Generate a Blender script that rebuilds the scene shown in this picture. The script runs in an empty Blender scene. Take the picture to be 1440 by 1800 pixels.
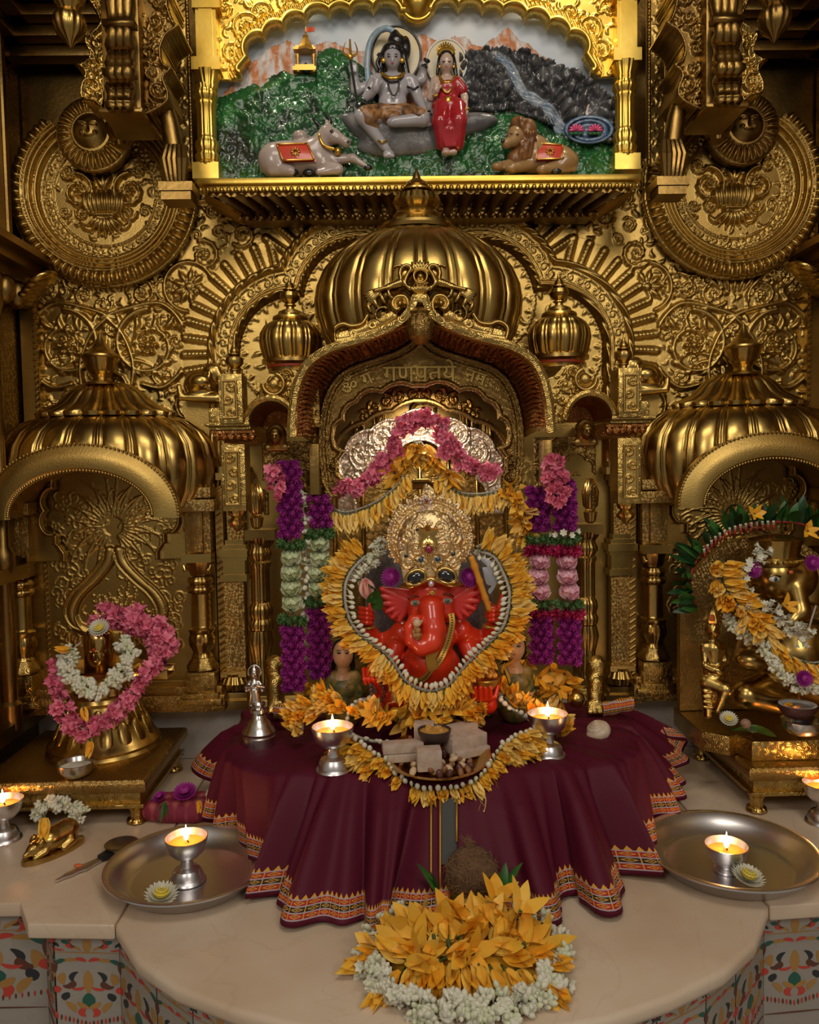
import bpy, bmesh, math, random
import numpy as np
from mathutils import Vector, Matrix, Euler
random.seed(7); rng = np.random.default_rng(7)
C = bpy.context.scene.collection
S = bpy.context.scene
PI = math.pi
# ---------------------------------------------------------------- camera
F = 1400.0; CX = -0.084; CZ = 0.88
PITCH, ROLL, YAW = math.radians(3.3), math.radians(1.0), math.radians(1.1)
_f = np.array([math.sin(YAW)*math.cos(PITCH), math.cos(YAW)*math.cos(PITCH), -math.sin(PITCH)])
_r = np.array([math.cos(YAW), -math.sin(YAW), 0.0]); _u = np.cross(_r, _f)
_R = math.cos(ROLL)*_r - math.sin(ROLL)*_u; _U = math.sin(ROLL)*_r + math.cos(ROLL)*_u
_O = np.array([CX, 0.0, CZ])
cam = bpy.data.objects.new('camera', bpy.data.cameras.new('camera')); C.objects.link(cam)
cam.data.sensor_width = 36; cam.data.lens = F*36/1800; cam.data.clip_start = 0.05
cam.matrix_world = Matrix(((_R[0], _U[0], -_f[0], CX), (_R[1], _U[1], -_f[1], 0), (_R[2], _U[2], -_f[2], CZ), (0, 0, 0, 1)))
S.camera = cam
def ray(px, py): return _R*((px-720)/F) + _U*(-(py-900)/F) + _f
def P(px, py, y):                 # point of the place seen at a pixel, at depth y
    v = ray(px, py); return _O + v*(y/v[1])
def G(px, py, z=0.0):             # the same, lying at height z
    v = ray(px, py); return _O + v*((z-CZ)/v[2])
def XZ(px, py, y): p = P(px, py, y); return (p[0], p[2])
# ---------------------------------------------------------------- light
S.view_settings.view_transform = 'Standard'; S.view_settings.look = 'None'
S.view_settings.exposure = -0.02; S.view_settings.gamma = 1.0; S.view_settings.use_curve_mapping = False
w = bpy.data.worlds.new('room_air'); S.world = w; w.use_nodes = True
w.node_tree.nodes['Background'].inputs[0].default_value = (1.0, 0.90, 0.78, 1); w.node_tree.nodes['Background'].inputs[1].default_value = 0.20
def light(kind, name, loc, power, col, size=0.3, aim=None, size_y=None, spot=None, blend=.6):
    d = bpy.data.lights.new(name, kind); d.energy = power; d.color = col
    if kind == 'AREA':
        d.size = size
        if size_y: d.shape = 'RECTANGLE'; d.size_y = size_y
    else: d.shadow_soft_size = size
    if spot: d.spot_size = spot; d.spot_blend = blend
    o = bpy.data.objects.new(name, d); C.objects.link(o); o.location = loc
    if aim is not None: o.rotation_euler = (Vector(aim)-Vector(loc)).to_track_quat('-Z', 'Y').to_euler()
    return o
light('AREA', 'ceiling_light_panel', (0.1, 0.25, 3.0), 20, (1.0, .89, .74), 1.5, (0, 1.6, 0.5), .8)
light('AREA', 'rear_fill_light', (-1.2, -1.6, 2.45), 23, (1.0, .90, .78), .9, (0, 2.4, 1.0))  # two unseen fill lamps, added and set low to light under the canopy
light('AREA', 'rear_fill_light', (1.4, -1.6, 2.45), 23, (1.0, .90, .78), .9, (0, 2.4, 1.0))
for sx in (-.50, .50):
    light('SPOT', 'mural_downlight', (sx, 2.14, 2.50), 9, (1.0, .90, .68), .02, (sx*.75, 2.36, 1.9), math.radians(110), .9)
light('AREA', 'canopy_light', (0, 2.13, 1.06), 1.3, (1.0, .86, .66), .10, (0, 2.22, .6))
# ---------------------------------------------------------------- materials
def mat(name, col, rough=.5, metal=0., var=None, bump=None, sub=0., spec=None, coat=0., emis=None, rvar=0., trans=0., aniso=0.):
    m = bpy.data.materials.new(name); m.use_nodes = True
    N, L = m.node_tree.nodes, m.node_tree.links; b = N['Principled BSDF']
    b.inputs['Base Color'].default_value = (*col, 1); b.inputs['Roughness'].default_value = rough; b.inputs['Metallic'].default_value = metal
    if sub: b.inputs['Subsurface Weight'].default_value = sub; b.inputs['Subsurface Radius'].default_value = (.012, .006, .003); b.inputs['Subsurface Scale'].default_value = 1
    if spec is not None: b.inputs['Specular IOR Level'].default_value = spec
    if coat: b.inputs['Coat Weight'].default_value = coat; b.inputs['Coat Roughness'].default_value = .08
    if emis: b.inputs['Emission Color'].default_value = (*emis[0], 1); b.inputs['Emission Strength'].default_value = emis[1]
    if trans: b.inputs['Transmission Weight'].default_value = trans
    if var or bump or rvar:
        tc = N.new('ShaderNodeTexCoord')
        if var:
            n = N.new('ShaderNodeTexNoise'); n.inputs['Scale'].default_value = var[1]; n.inputs['Detail'].default_value = var[2] if len(var) > 2 else 4
            L.new(tc.outputs['Object'], n.inputs['Vector'])
            r = N.new('ShaderNodeValToRGB'); r.color_ramp.elements[0].position = .35; r.color_ramp.elements[1].position = .68
            r.color_ramp.elements[0].color = (*col, 1); r.color_ramp.elements[1].color = (*var[0], 1)
            L.new(n.outputs['Fac'], r.inputs['Fac']); L.new(r.outputs['Color'], b.inputs['Base Color'])
        if rvar:
            n = N.new('ShaderNodeTexNoise'); n.inputs['Scale'].default_value = 14; L.new(tc.outputs['Object'], n.inputs['Vector'])
            k = N.new('ShaderNodeMapRange'); k.inputs['To Min'].default_value = rough-rvar; k.inputs['To Max'].default_value = rough+rvar
            L.new(n.outputs['Fac'], k.inputs['Value']); L.new(k.outputs['Result'], b.inputs['Roughness'])
        if bump:
            n = N.new('ShaderNodeTexNoise'); n.inputs['Scale'].default_value = bump[0]; n.inputs['Detail'].default_value = 5
            L.new(tc.outputs['Object'], n.inputs['Vector'])
            u = N.new('ShaderNodeBump'); u.inputs['Strength'].default_value = bump[1]; u.inputs['Distance'].default_value = bump[2] if len(bump) > 2 else .004
            L.new(n.outputs['Fac'], u.inputs['Height']); L.new(u.outputs['Normal'], b.inputs['Normal'])
    return m
def engraved(name, col, rough, scale=26, strength=.5, var=None, metal=1.):
    """beaten metal with chased curling lines"""
    m = mat(name, col, rough, metal, var=var, rvar=.07)
    N, L = m.node_tree.nodes, m.node_tree.links; b = N['Principled BSDF']
    tc = N.new('ShaderNodeTexCoord')
    v = N.new('ShaderNodeTexVoronoi'); v.inputs['Scale'].default_value = scale; L.new(tc.outputs['Object'], v.inputs['Vector'])
    n = N.new('ShaderNodeTexNoise'); n.inputs['Scale'].default_value = scale*.8; L.new(tc.outputs['Object'], n.inputs['Vector'])
    a = N.new('ShaderNodeMath'); a.operation = 'MULTIPLY_ADD'; a.inputs[1].default_value = 2.2
    L.new(v.outputs['Distance'], a.inputs[0]); L.new(n.outputs['Fac'], a.inputs[2])
    s = N.new('ShaderNodeMath'); s.operation = 'MULTIPLY'; s.inputs[1].default_value = 17; L.new(a.outputs[0], s.inputs[0])
    q = N.new('ShaderNodeMath'); q.operation = 'SINE'; L.new(s.outputs[0], q.inputs[0])
    u = N.new('ShaderNodeBump'); u.inputs['Strength'].default_value = strength; u.inputs['Distance'].default_value = .0012
    L.new(q.outputs[0], u.inputs['Height']); L.new(u.outputs['Normal'], b.inputs['Normal'])
    return m
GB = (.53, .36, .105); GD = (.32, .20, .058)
GOLD = mat('gold_plain', GB, .27, 1, var=((.40, .26, .08), 9), bump=(60, .12, .002), rvar=.08)
GOLDC = mat('gold_carved', (.50, .34, .105), .35, 1, var=((.40, .255, .07), 7), bump=(240, .35, .0012), rvar=.06)
GOLDE = engraved('gold_chased', GB, .30, 46, .26, var=((.40, .26, .08), 9))
GOLDF = engraved('gold_fine_chased', (.41, .28, .10), .36, 80, .3, var=((.36, .21, .055), 9))
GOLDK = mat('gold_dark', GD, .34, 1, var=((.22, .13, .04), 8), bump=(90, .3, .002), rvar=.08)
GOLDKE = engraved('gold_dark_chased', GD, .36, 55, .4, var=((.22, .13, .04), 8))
GOLDR = engraved('gold_copper_red_reflection', (.44, .19, .06),  .36, 40, .5, var=((.34, .15, .045), 9))  # copper tint that also carries the red reflected under the cornices
GOLDB = mat('gold_bright', (.86, .62, .14), .34, 1, var=((.72, .45, .07), 8), bump=(70, .12, .002), rvar=.06)
BRASS = mat('brass_polished', (.62, .41, .13), .18, 1, bump=(40, .08, .002), rvar=.06)
SILVER = mat('silver', (.62, .60, .57), .24, 1, bump=(120, .1, .001), rvar=.08)
STEEL = mat('steel', (.74, .72, .73), .30, 1, bump=(200, .05, .0008), rvar=.05)
SILV_W = engraved('silver_embossed', (.78, .68, .55), .34, 60, .25)
# ---------------------------------------------------------------- mesh tools
_loc = {}
def wloc(o): return _loc.get(o.name, Vector((0, 0, 0))) if o else Vector((0, 0, 0))
def tag(o, label=None, cat=None, group=None, kind=None):
    if label: o['label'] = label
    if cat: o['category'] = cat
    if group: o['group'] = group
    if kind: o['kind'] = kind
    return o
def thing(name, label, cat, loc=(0, 0, 0), group=None, rz=0.):
    o = bpy.data.objects.new(name, None); C.objects.link(o); o.empty_display_size = .05
    o.location = loc; o.rotation_euler = (0, 0, rz); _loc[o.name] = Vector(loc)
    return tag(o, label, cat, group)
def link(name, me, parent=None, label=None):
    o = bpy.data.objects.new(name, me); C.objects.link(o)
    if parent: o.parent = parent
    _loc[o.name] = wloc(parent).copy()
    if label: o['label'] = label
    return o
def dup(root, name=None, loc=None, rot=None, label=None, group=None, scale=None):
    def cp(o, par):
        c = o.copy(); C.objects.link(c)
        if par: c.parent = par
        for ch in list(o.children): cp(ch, c)
        return c
    r = cp(root, None)
    if loc is not None: r.location = loc; _loc[r.name] = Vector(loc)
    if rot is not None: r.rotation_euler = rot
    if scale is not None: r.scale = scale if hasattr(scale, '__len__') else (scale,)*3
    if label: r['label'] = label
    if group: r['group'] = group
    return r
class MB:
    def __init__(s): s.v = []; s.f = []; s.m = []; s.mi = 0
    def add(s, vs, fs):
        o = len(s.v); s.v += [tuple(map(float, q)) for q in vs]; s.f += [tuple(i+o for i in f) for f in fs]; s.m += [s.mi]*len(fs); return s
    def grid(s, rows, cu=False, cv=False, cap=False):
        n, m = len(rows), len(rows[0]); vs = [p for r in rows for p in r]; fs = []
        for i in range(n if cu else n-1):
            for j in range(m if cv else m-1):
                a, b = i*m+j, i*m+(j+1) % m; c, d = ((i+1) % n)*m+(j+1) % m, ((i+1) % n)*m+j
                fs.append((a, b, c, d))
        if cap: fs.append(tuple(range(m))[::-1]); fs.append(tuple((n-1)*m+j for j in range(m)))
        return s.add(vs, fs)
    def lathe(s, prof, c=(0, 0, 0), n=48, rf=None, t0=0., t1=2*PI, sq=(1, 1), cap=True):
        full = abs(t1-t0-2*PI) < 1e-6; k = n if full else n+1; rows = []
        for r, z in prof:
            row = []
            for i in range(k):
                t = t0+(t1-t0)*i/n; rr = r*(rf(t, z) if rf else 1)
                row.append((c[0]+rr*math.cos(t)*sq[0], c[1]+rr*math.sin(t)*sq[1], c[2]+z))
            rows.append(row)
        return s.grid(rows, cv=full, cap=cap)
    def tube(s, path, r, n=10, closed=False, cap=True, sq=1.0):
        pts = [Vector(p) for p in path]; K = len(pts); rows = []
        rr = r if hasattr(r, '__len__') else [r]*K; up = None
        for i, p in enumerate(pts):
            a = pts[i-1] if (i > 0 or closed) else p; b = pts[(i+1) % K] if (i < K-1 or closed) else p
            t = (b-a).normalized() if (b-a).length > 1e-9 else Vector((0, 0, 1))
            if up is None:
                up = Vector((0, 0, 1)) if abs(t.z) < .9 else Vector((0, 1, 0))
            x = up.cross(t)
            if x.length < 1e-6: x = Vector((1, 0, 0)).cross(t)
            x.normalize(); y = t.cross(x); up = y
            rows.append([p+x*(rr[i]*math.cos(2*PI*j/n))+y*(rr[i]*sq*math.sin(2*PI*j/n)) for j in range(n)])
        return s.grid(rows, cu=closed, cv=True, cap=(cap and not closed))
    def box(s, c, sz, rz=0., taper=1.):
        x, y, z = sz[0]/2, sz[1]/2, sz[2]/2; vs = []
        for k in (-1, 1):
            for (i, j) in ((-1, -1), (1, -1), (1, 1), (-1, 1)):
                t = taper if k > 0 else 1; a, b = i*x*t, j*y*t
                vs.append((c[0]+a*math.cos(rz)-b*math.sin(rz), c[1]+a*math.sin(rz)+b*math.cos(rz), c[2]+k*z))
        return s.add(vs, [(3, 2, 1, 0), (4, 5, 6, 7), (0, 1, 5, 4), (1, 2, 6, 5), (2, 3, 7, 6), (3, 0, 4, 7)])
    def prism(s, poly, a, b, ax='y'):
        n = len(poly)
        def q(p, t): return {'y': (p[0], t, p[1]), 'z': (p[0], p[1], t), 'x': (t, p[0], p[1])}[ax]
        vs = [q(p, a) for p in poly]+[q(p, b) for p in poly]
        return s.add(vs, [tuple(range(n)), tuple(range(2*n-1, n-1, -1))]+[(i, i+n, (i+1) % n+n, (i+1) % n) for i in range(n)])
    def ball(s, c, r, n=16, m=10, rot=None):
        r = r if hasattr(r, '__len__') else (r, r, r); rows = []
        for i in range(m+1):
            ph = -PI/2+PI*i/m; row = []
            for j in range(n):
                t = 2*PI*j/n; q = Vector((r[0]*math.cos(ph)*math.cos(t), r[1]*math.cos(ph)*math.sin(t), r[2]*math.sin(ph)))
                if rot is not None: q = rot @ q
                row.append((c[0]+q.x, c[1]+q.y, c[2]+q.z))
            rows.append(row)
        return s.grid(rows, cv=True)
    def sweep(s, path, prof, up=(0, -1, 0), closed=False, cap=True):
        """profile (a, b): a along the side vector in the path's own plane, b along up"""
        pts = [Vector(p) for p in path]; K = len(pts); U = Vector(up); rows = []
        for i, p in enumerate(pts):
            a = pts[i-1] if (i > 0 or closed) else p; b = pts[(i+1) % K] if (i < K-1 or closed) else p
            t = (b-a).normalized(); sd = t.cross(U).normalized()
            rows.append([p+sd*q[0]+U*q[1] for q in prof])
        return s.grid(rows, cu=closed, cv=True, cap=(cap and not closed))
    def xf(s, M, i0=0):
        for i in range(i0, len(s.v)): s.v[i] = tuple(M @ Vector(s.v[i]))
        return s
    def mesh(s, name, mats, smooth=35, bevel=0., origin=None, uv=None):
        me = bpy.data.meshes.new(name); o = origin or Vector((0, 0, 0))
        me.from_pydata([(a[0]-o[0], a[1]-o[1], a[2]-o[2]) for a in s.v], [], s.f)
        for m in (mats if isinstance(mats, (list, tuple)) else [mats]): me.materials.append(m)
        if any(s.m): me.polygons.foreach_set('material_index', s.m)
        bm = bmesh.new(); bm.from_mesh(me); bmesh.ops.remove_doubles(bm, verts=bm.verts, dist=1e-6)
        bmesh.ops.recalc_face_normals(bm, faces=bm.faces)
        if bevel:
            es = [e for e in bm.edges if len(e.link_faces) == 2 and e.calc_face_angle(0) > .6]
            bmesh.ops.bevel(bm, geom=es, offset=bevel, segments=2, profile=.6, affect='EDGES', clamp_overlap=True)
        bm.to_mesh(me); bm.free()
        if smooth:
            me.polygons.foreach_set('use_smooth', [True]*len(me.polygons))
            if smooth < 180: me.set_sharp_from_angle(angle=math.radians(smooth))
        return me
    def build(s, name, mats, parent=None, smooth=35, bevel=0., label=None):
        return link(name, s.mesh(name, mats, smooth, bevel, wloc(parent)), parent, label)
def np_mesh(name, V, Q, mats, parent=None, smooth=True, mi=None, label=None):
    V = np.asarray(V, np.float32)-np.array(wloc(parent), np.float32); Q = np.asarray(Q, np.int32)
    me = bpy.data.meshes.new(name); me.vertices.add(len(V)); me.vertices.foreach_set('co', V.ravel())
    k = Q.shape[1]; me.loops.add(Q.size); me.loops.foreach_set('vertex_index', Q.ravel())
    me.polygons.add(len(Q)); me.polygons.foreach_set('loop_start', np.arange(0, Q.size, k, dtype=np.int32))
    try: me.polygons.foreach_set('loop_total', np.full(len(Q), k, np.int32))
    except Exception: pass
    for m in (mats if isinstance(mats, (list, tuple)) else [mats]): me.materials.append(m)
    if mi is not None: me.polygons.foreach_set('material_index', np.asarray(mi, np.int32))
    me.polygons.foreach_set('use_smooth', np.full(len(Q), smooth)); me.update(calc_edges=True); me.validate()
    return link(name, me, parent, label)
# ---- relief: a canvas of heights drawn with round strokes, turned into a solid carved slab
class Relief:
    def __init__(s, x0, x1, z0, z1, res=.0025):
        s.x0, s.z0, s.res = x0, z0, res; s.nx = int((x1-x0)/res)+1; s.nz = int((z1-z0)/res)+1
        s.X, s.Z = np.meshgrid(x0+np.arange(s.nx)*res, z0+np.arange(s.nz)*res); s.h = np.zeros((s.nz, s.nx))
    def stamp(s, x, z, R, h):
        i0 = max(0, int((x-R-s.x0)/s.res)); i1 = min(s.nx, int((x+R-s.x0)/s.res)+2)
        j0 = max(0, int((z-R-s.z0)/s.res)); j1 = min(s.nz, int((z+R-s.z0)/s.res)+2)
        if i0 >= i1 or j0 >= j1: return
        q = 1-((s.X[j0:j1, i0:i1]-x)**2+(s.Z[j0:j1, i0:i1]-z)**2)/(R*R)
        w = s.h[j0:j1, i0:i1]; np.maximum(w, h*np.sqrt(np.clip(q, 0, 1)), out=w)
    def stroke(s, pts, R, h, taper=None):
        pts = np.asarray(pts, float); d = np.hypot(*np.diff(pts, axis=0).T); L = np.concatenate([[0], np.cumsum(d)])
        if L[-1] < 1e-6: return s.stamp(*pts[0], R, h)
        n = max(2, int(L[-1]/max(R*.45, s.res*.7))+1)
        for t in np.linspace(0, L[-1], n):
            u = t/L[-1]; k = taper(u) if taper else 1.
            s.stamp(np.interp(t, L, pts[:, 0]), np.interp(t, L, pts[:, 1]), max(R*k, s.res*.8), h*(.35+.65*k))
    def leaf(s, x, z, a, L, R, h, curl=.8):
        pts = []; 
        for i in range(9):
            pts.append((x, z)); x += math.cos(a)*L/8; z += math.sin(a)*L/8; a += curl/8
        s.stroke(pts, R, h, lambda u: max(.18, math.sin(PI*min(1, .12+u*.95))**.8))
    def spiral(s, cx, cz, R, a0, turns, d, h, stem=.085, lobes=True, core=True):
        pts = []; n = int(26*turns)+8
        for i in range(n+1):
            t = i/n; r = R*(1-.80*t**.9); a = a0+d*turns*2*PI*t; pts.append((cx+r*math.cos(a), cz+r*math.sin(a)))
            if lobes and i % 3 == 1 and t < .9:
                tg = a+d*PI/2
                s.leaf(*pts[-1], tg-d*.75, R*.34*(1-.5*t), R*.085*(1-.4*t), h*.85, d*1.5)
                if i % 2: s.leaf(*pts[-1], tg+d*.7, R*.27*(1-.5*t), R*.075*(1-.4*t), h*.8, d*1.2)
        s.stroke(pts, R*stem, h, lambda u: 1-.45*u)
        if core:
            s.stamp(cx, cz, R*.13, h*1.25)
            for k in range(6): s.stamp(cx+R*.2*math.cos(k*PI/3), cz+R*.2*math.sin(k*PI/3), R*.08, h)
    def fill(s, n, L, h, mask=None, thr=.3):
        for _ in range(n):
            j, i = rng.integers(s.nz), rng.integers(s.nx)
            if s.h[j, i] < h*thr and (mask is None or mask[j, i]):
                l = L*rng.uniform(.6, 1.3); s.leaf(s.X[j, i], s.Z[j, i], rng.uniform(0, 6.28), l, l*.2, h*rng.uniform(.5, 1), rng.choice([-2.2, 2.2]))
    def beads(s, pts, R, h, step):
        pts = np.asarray(pts, float); d = np.hypot(*np.diff(pts, axis=0).T); L = np.concatenate([[0], np.cumsum(d)])
        for t in np.arange(0, L[-1], step): s.stamp(np.interp(t, L, pts[:, 0]), np.interp(t, L, pts[:, 1]), R, h)
    def ring(s, cx, cz, r, R, h, a0=0, a1=2*PI):
        s.stroke([(cx+r*math.cos(a), cz+r*math.sin(a)) for a in np.linspace(a0, a1, 64)], R, h)
    def flower(s, cx, cz, r, n, h, a0=0):
        for k in range(n):
            a = a0+2*PI*k/n; s.leaf(cx+.25*r*math.cos(a), cz+.25*r*math.sin(a), a, r*.75, r*.75*min(.28, 2.1/n), h, 0)
        s.stamp(cx, cz, r*.28, h*1.1)
    def solid(s, name, m, y, parent=None, mask=None, thick=.012, label=None, bend=None, mi=None, back=True):
        mk = np.ones_like(s.h, bool) if mask is None else mask
        cell = mk[:-1, :-1] & mk[1:, :-1] & mk[:-1, 1:] & mk[1:, 1:]
        yf = y-thick-s.h; yb = np.full_like(yf, y)
        if bend is not None: yf = yf+bend; yb = yb+bend
        N = s.nx*s.nz; idx = np.arange(N).reshape(s.nz, s.nx)
        V = np.concatenate([np.stack([s.X, yf, s.Z], -1).reshape(-1, 3), np.stack([s.X, yb, s.Z], -1).reshape(-1, 3)])
        a, b, c, d = idx[:-1, :-1][cell], idx[:-1, 1:][cell], idx[1:, 1:][cell], idx[1:, :-1][cell]
        Q = [np.stack([a, b, c, d], -1)]
        if back:
            Q.append(np.stack([a+N, d+N, c+N, b+N], -1)); pc = np.pad(cell, 1)
            for dj, di, e in ((-1, 0, (a, b)), (1, 0, (c, d)), (0, -1, (d, a)), (0, 1, (b, c))):
                o = ~pc[1+dj:pc.shape[0]-1+dj, 1+di:pc.shape[1]-1+di][cell]
                p, q = e[0][o], e[1][o]; Q.append(np.stack([q, p, p+N, q+N], -1))
        Q = np.concatenate(Q); u, inv = np.unique(Q, return_inverse=True)
        return np_mesh(name, V[u], inv.reshape(Q.shape), m, parent, True, None, label)
def inside(poly, X, Z):
    r = np.zeros_like(X, bool); n = len(poly)
    for i in range(n):
        (x0, z0), (x1, z1) = poly[i], poly[(i+1) % n]
        if z0 == z1: continue
        c = ((Z >= z0) != (Z >= z1)) & (X < (x1-x0)*(Z-z0)/(z1-z0)+x0); r ^= c
    return r
def polydist(poly, X, Z, closed=False):
    d = np.full(X.shape, 9.); n = len(poly)
    for i in range(n if closed else n-1):
        a, b = np.array(poly[i]), np.array(poly[(i+1) % n]); e = b-a; t = np.clip(((X-a[0])*e[0]+(Z-a[1])*e[1])/max(e@e, 1e-12), 0, 1)
        d = np.minimum(d, np.hypot(X-a[0]-t*e[0], Z-a[1]-t*e[1]))
    return d
def smooth_path(pts, n=8, closed=False):
    p = [np.array(q, float) for q in pts]; K = len(p); out = []
    for i in range(K if closed else K-1):
        p0 = p[i-1] if (i > 0 or closed) else p[0]; p1 = p[i]; p2 = p[(i+1) % K]; p3 = p[(i+2) % K] if (i < K-2 or closed) else p[-1]
        for t in np.arange(n)/n:
            out.append(.5*((2*p1)+(-p0+p2)*t+(2*p0-5*p1+4*p2-p3)*t*t+(-p0+3*p1-3*p2+p3)*t**3))
    if not closed: out.append(p[-1])
    return out
# ---- organic: smooth union of capsules and ellipsoids, skinned into one continuous surface
def organic(name, prims, m, parent=None, k=.012, h=.004, label=None, mats=None, local=False):
    lo = np.full(3, 9.); hi = np.full(3, -9.)
    for p in prims:
        if p[0] == 'c':
            for c, r in ((p[1], p[3]), (p[2], p[4])): lo = np.minimum(lo, np.array(c)-r); hi = np.maximum(hi, np.array(c)+r)
        elif p[0] == 'e': r = max(p[2]); lo = np.minimum(lo, np.array(p[1])-r); hi = np.maximum(hi, np.array(p[1])+r)
    lo -= 3*h; hi += 3*h; n = np.ceil((hi-lo)/h).astype(int)+1
    ax = [lo[i]+np.arange(n[i])*h for i in range(3)]; D = np.full(n, 1.0)
    MI = np.zeros(n, int); DM = np.full(n, 9.)
    for p in prims:
        neg = p[0] in ('-e', '-c'); kind = p[0][-1]; c = np.array(p[1]); kk = min(k, .75*max(p[3], p[4])) if kind == 'c' else k
        if kind == 'c':
            a, b = np.array(p[1], float), np.array(p[2], float); ra, rb = p[3], p[4]; l2 = np.minimum(a-ra, b-rb); h2 = np.maximum(a+ra, b+rb)
        else: r = np.array(p[2], float); R = max(r); l2 = c-R; h2 = c+R
        mg = 2*k+2*h; s = tuple(slice(max(0, int((l2[i]-mg-lo[i])/h)), min(n[i], int((h2[i]+mg-lo[i])/h)+2)) for i in range(3))
        q = np.stack(np.meshgrid(ax[0][s[0]], ax[1][s[1]], ax[2][s[2]], indexing='ij'), -1)
        if kind == 'c':
            e = b-a; t = np.clip(((q-a)@e)/max(e@e, 1e-12), 0, 1); d = np.linalg.norm(q-a-t[..., None]*e, axis=-1)-(ra+(rb-ra)*t)
        else:
            q = q-c
            if len(p) > 3 and p[3] is not None: q = q@np.array(Euler(p[3]).to_matrix())
            k0 = np.linalg.norm(q/r, axis=-1); k1 = np.linalg.norm(q/(r*r), axis=-1); d = np.where(k1 > 1e-9, k0*(k0-1)/np.maximum(k1, 1e-9), -min(r))
        w = D[s]
        if neg:
            f = np.clip(.5-.5*(w+d)/kk, 0, 1); D[s] = w*(1-f)+(-d)*f+kk*f*(1-f)
        else:
            f = np.clip(.5+.5*(d-w)/kk, 0, 1); D[s] = d*(1-f)+w*f-kk*f*(1-f)
            if mats:
                mi = p[4] if (kind == 'e' and len(p) > 4) else (p[5] if (kind == 'c' and len(p) > 5) else 0)
                b_ = d < DM[s]; MI[s] = np.where(b_, mi, MI[s]); DM[s] = np.minimum(DM[s], d)
    sg = D < 0; cn = np.zeros(tuple(n-1), int); pos = np.zeros(tuple(n-1)+(3,)); cnt = np.zeros(tuple(n-1))
    off = [(i, j, l) for i in (0, 1) for j in (0, 1) for l in (0, 1)]
    def sl(o): return tuple(slice(o[i], n[i]-1+o[i]) for i in range(3))
    for o in off: cn += sg[sl(o)]
    for o in off:
        for a_ in range(3):
            if o[a_]: continue
            o2 = list(o); o2[a_] = 1; d0, d1 = D[sl(o)], D[sl(o2)]; x = (d0 < 0) != (d1 < 0)
            t = np.where(x, d0/np.where(x, d0-d1, 1), 0); base = np.array(o, float)
            for q in range(3): pos[..., q] += np.where(x, base[q]+(t if q == a_ else 0), 0)
            cnt += x
    act = (cn > 0) & (cn < 8); ids = np.full(act.shape, -1); ids[act] = np.arange(act.sum())
    ijk = np.argwhere(act); V = lo+(ijk+pos[act]/cnt[act][:, None])*h; Q = []
    for a_ in range(3):
        b_, c_ = (a_+1) % 3, (a_+2) % 3
        s0 = [slice(1, n[i]-1) for i in range(3)]; s1 = list(s0); s0[a_] = slice(0, n[a_]-1); s1[a_] = slice(1, n[a_])
        A, B = sg[tuple(s0)], sg[tuple(s1)]; e = np.argwhere(A != B)
        if not len(e): continue
        fl = A[A != B]; st = np.ones(3, int); st[a_] = 0; e = e+st
        def at(db, dc): q = e.copy(); q[:, b_] -= db; q[:, c_] -= dc; return ids[q[:, 0], q[:, 1], q[:, 2]]
        f = np.stack([at(1, 1), at(0, 1), at(0, 0), at(1, 0)], -1); f[~fl] = f[~fl][:, ::-1]; Q.append(f)
    Q = np.concatenate(Q); Q = Q[(Q >= 0).all(1)]; mi = None
    if mats: mi = MI[tuple(ijk.T)][Q[:, 0]]
    return np_mesh(name, V, Q, mats or m, None if local else parent, True, mi, label) if not local else (V, Q)
# ================================================================ the setting
YW = 2.40
def marble(name, c1, c2, vein, rough=.28, scale=3.2):
    m = mat(name, c1, rough, 0, var=(c2, scale, 6), spec=.5)
    N, L = m.node_tree.nodes, m.node_tree.links; b = N['Principled BSDF']
    src = b.inputs['Base Color'].links[0].from_socket
    tc = N.new('ShaderNodeTexCoord'); n = N.new('ShaderNodeTexNoise'); n.inputs['Scale'].default_value = 3.1; n.inputs['Detail'].default_value = 7; n.inputs['Distortion'].default_value = 1.6
    L.new(tc.outputs['Object'], n.inputs['Vector'])
    r = N.new('ShaderNodeValToRGB'); e = r.color_ramp.elements; e[0].position = .485; e[0].color = (0, 0, 0, 1); e[1].position = .50; e[1].color = (1, 1, 1, 1)
    q = e.new(.515); q.color = (0, 0, 0, 1)
    L.new(n.outputs['Fac'], r.inputs['Fac'])
    s = N.new('ShaderNodeMath'); s.operation = 'MULTIPLY'; s.inputs[1].default_value = .16; L.new(r.outputs['Color'], s.inputs[0])
    x = N.new('ShaderNodeMix'); x.data_type = 'RGBA'; L.new(s.outputs[0], x.inputs['Factor']); L.new(src, x.inputs['A']); x.inputs['B'].default_value = (*vein, 1)
    L.new(x.outputs['Result'], b.inputs['Base Color']); return m
MARB = marble('marble_cream', (.66, .54, .41), (.55, .40, .27), (.40, .25, .14))
MARW = marble('marble_white', (.55, .51, .47), (.48, .43, .38), (.33, .27, .21))
fl = MB(); fl.box((0, 1.0, -.66), (3.6, 4, .04)); tag(fl.build('floor', MARW), kind='structure')
b = MB(); b.box((0, YW+.03, .075), (2.6, .06, .15)); tag(b.build('baseboard_back', MARW), kind='structure')
b = MB(); b.box((0, YW+.09, .97), (2.6, .06, 3.3)); tag(b.build('wall_back', GOLDK), kind='structure')
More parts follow.
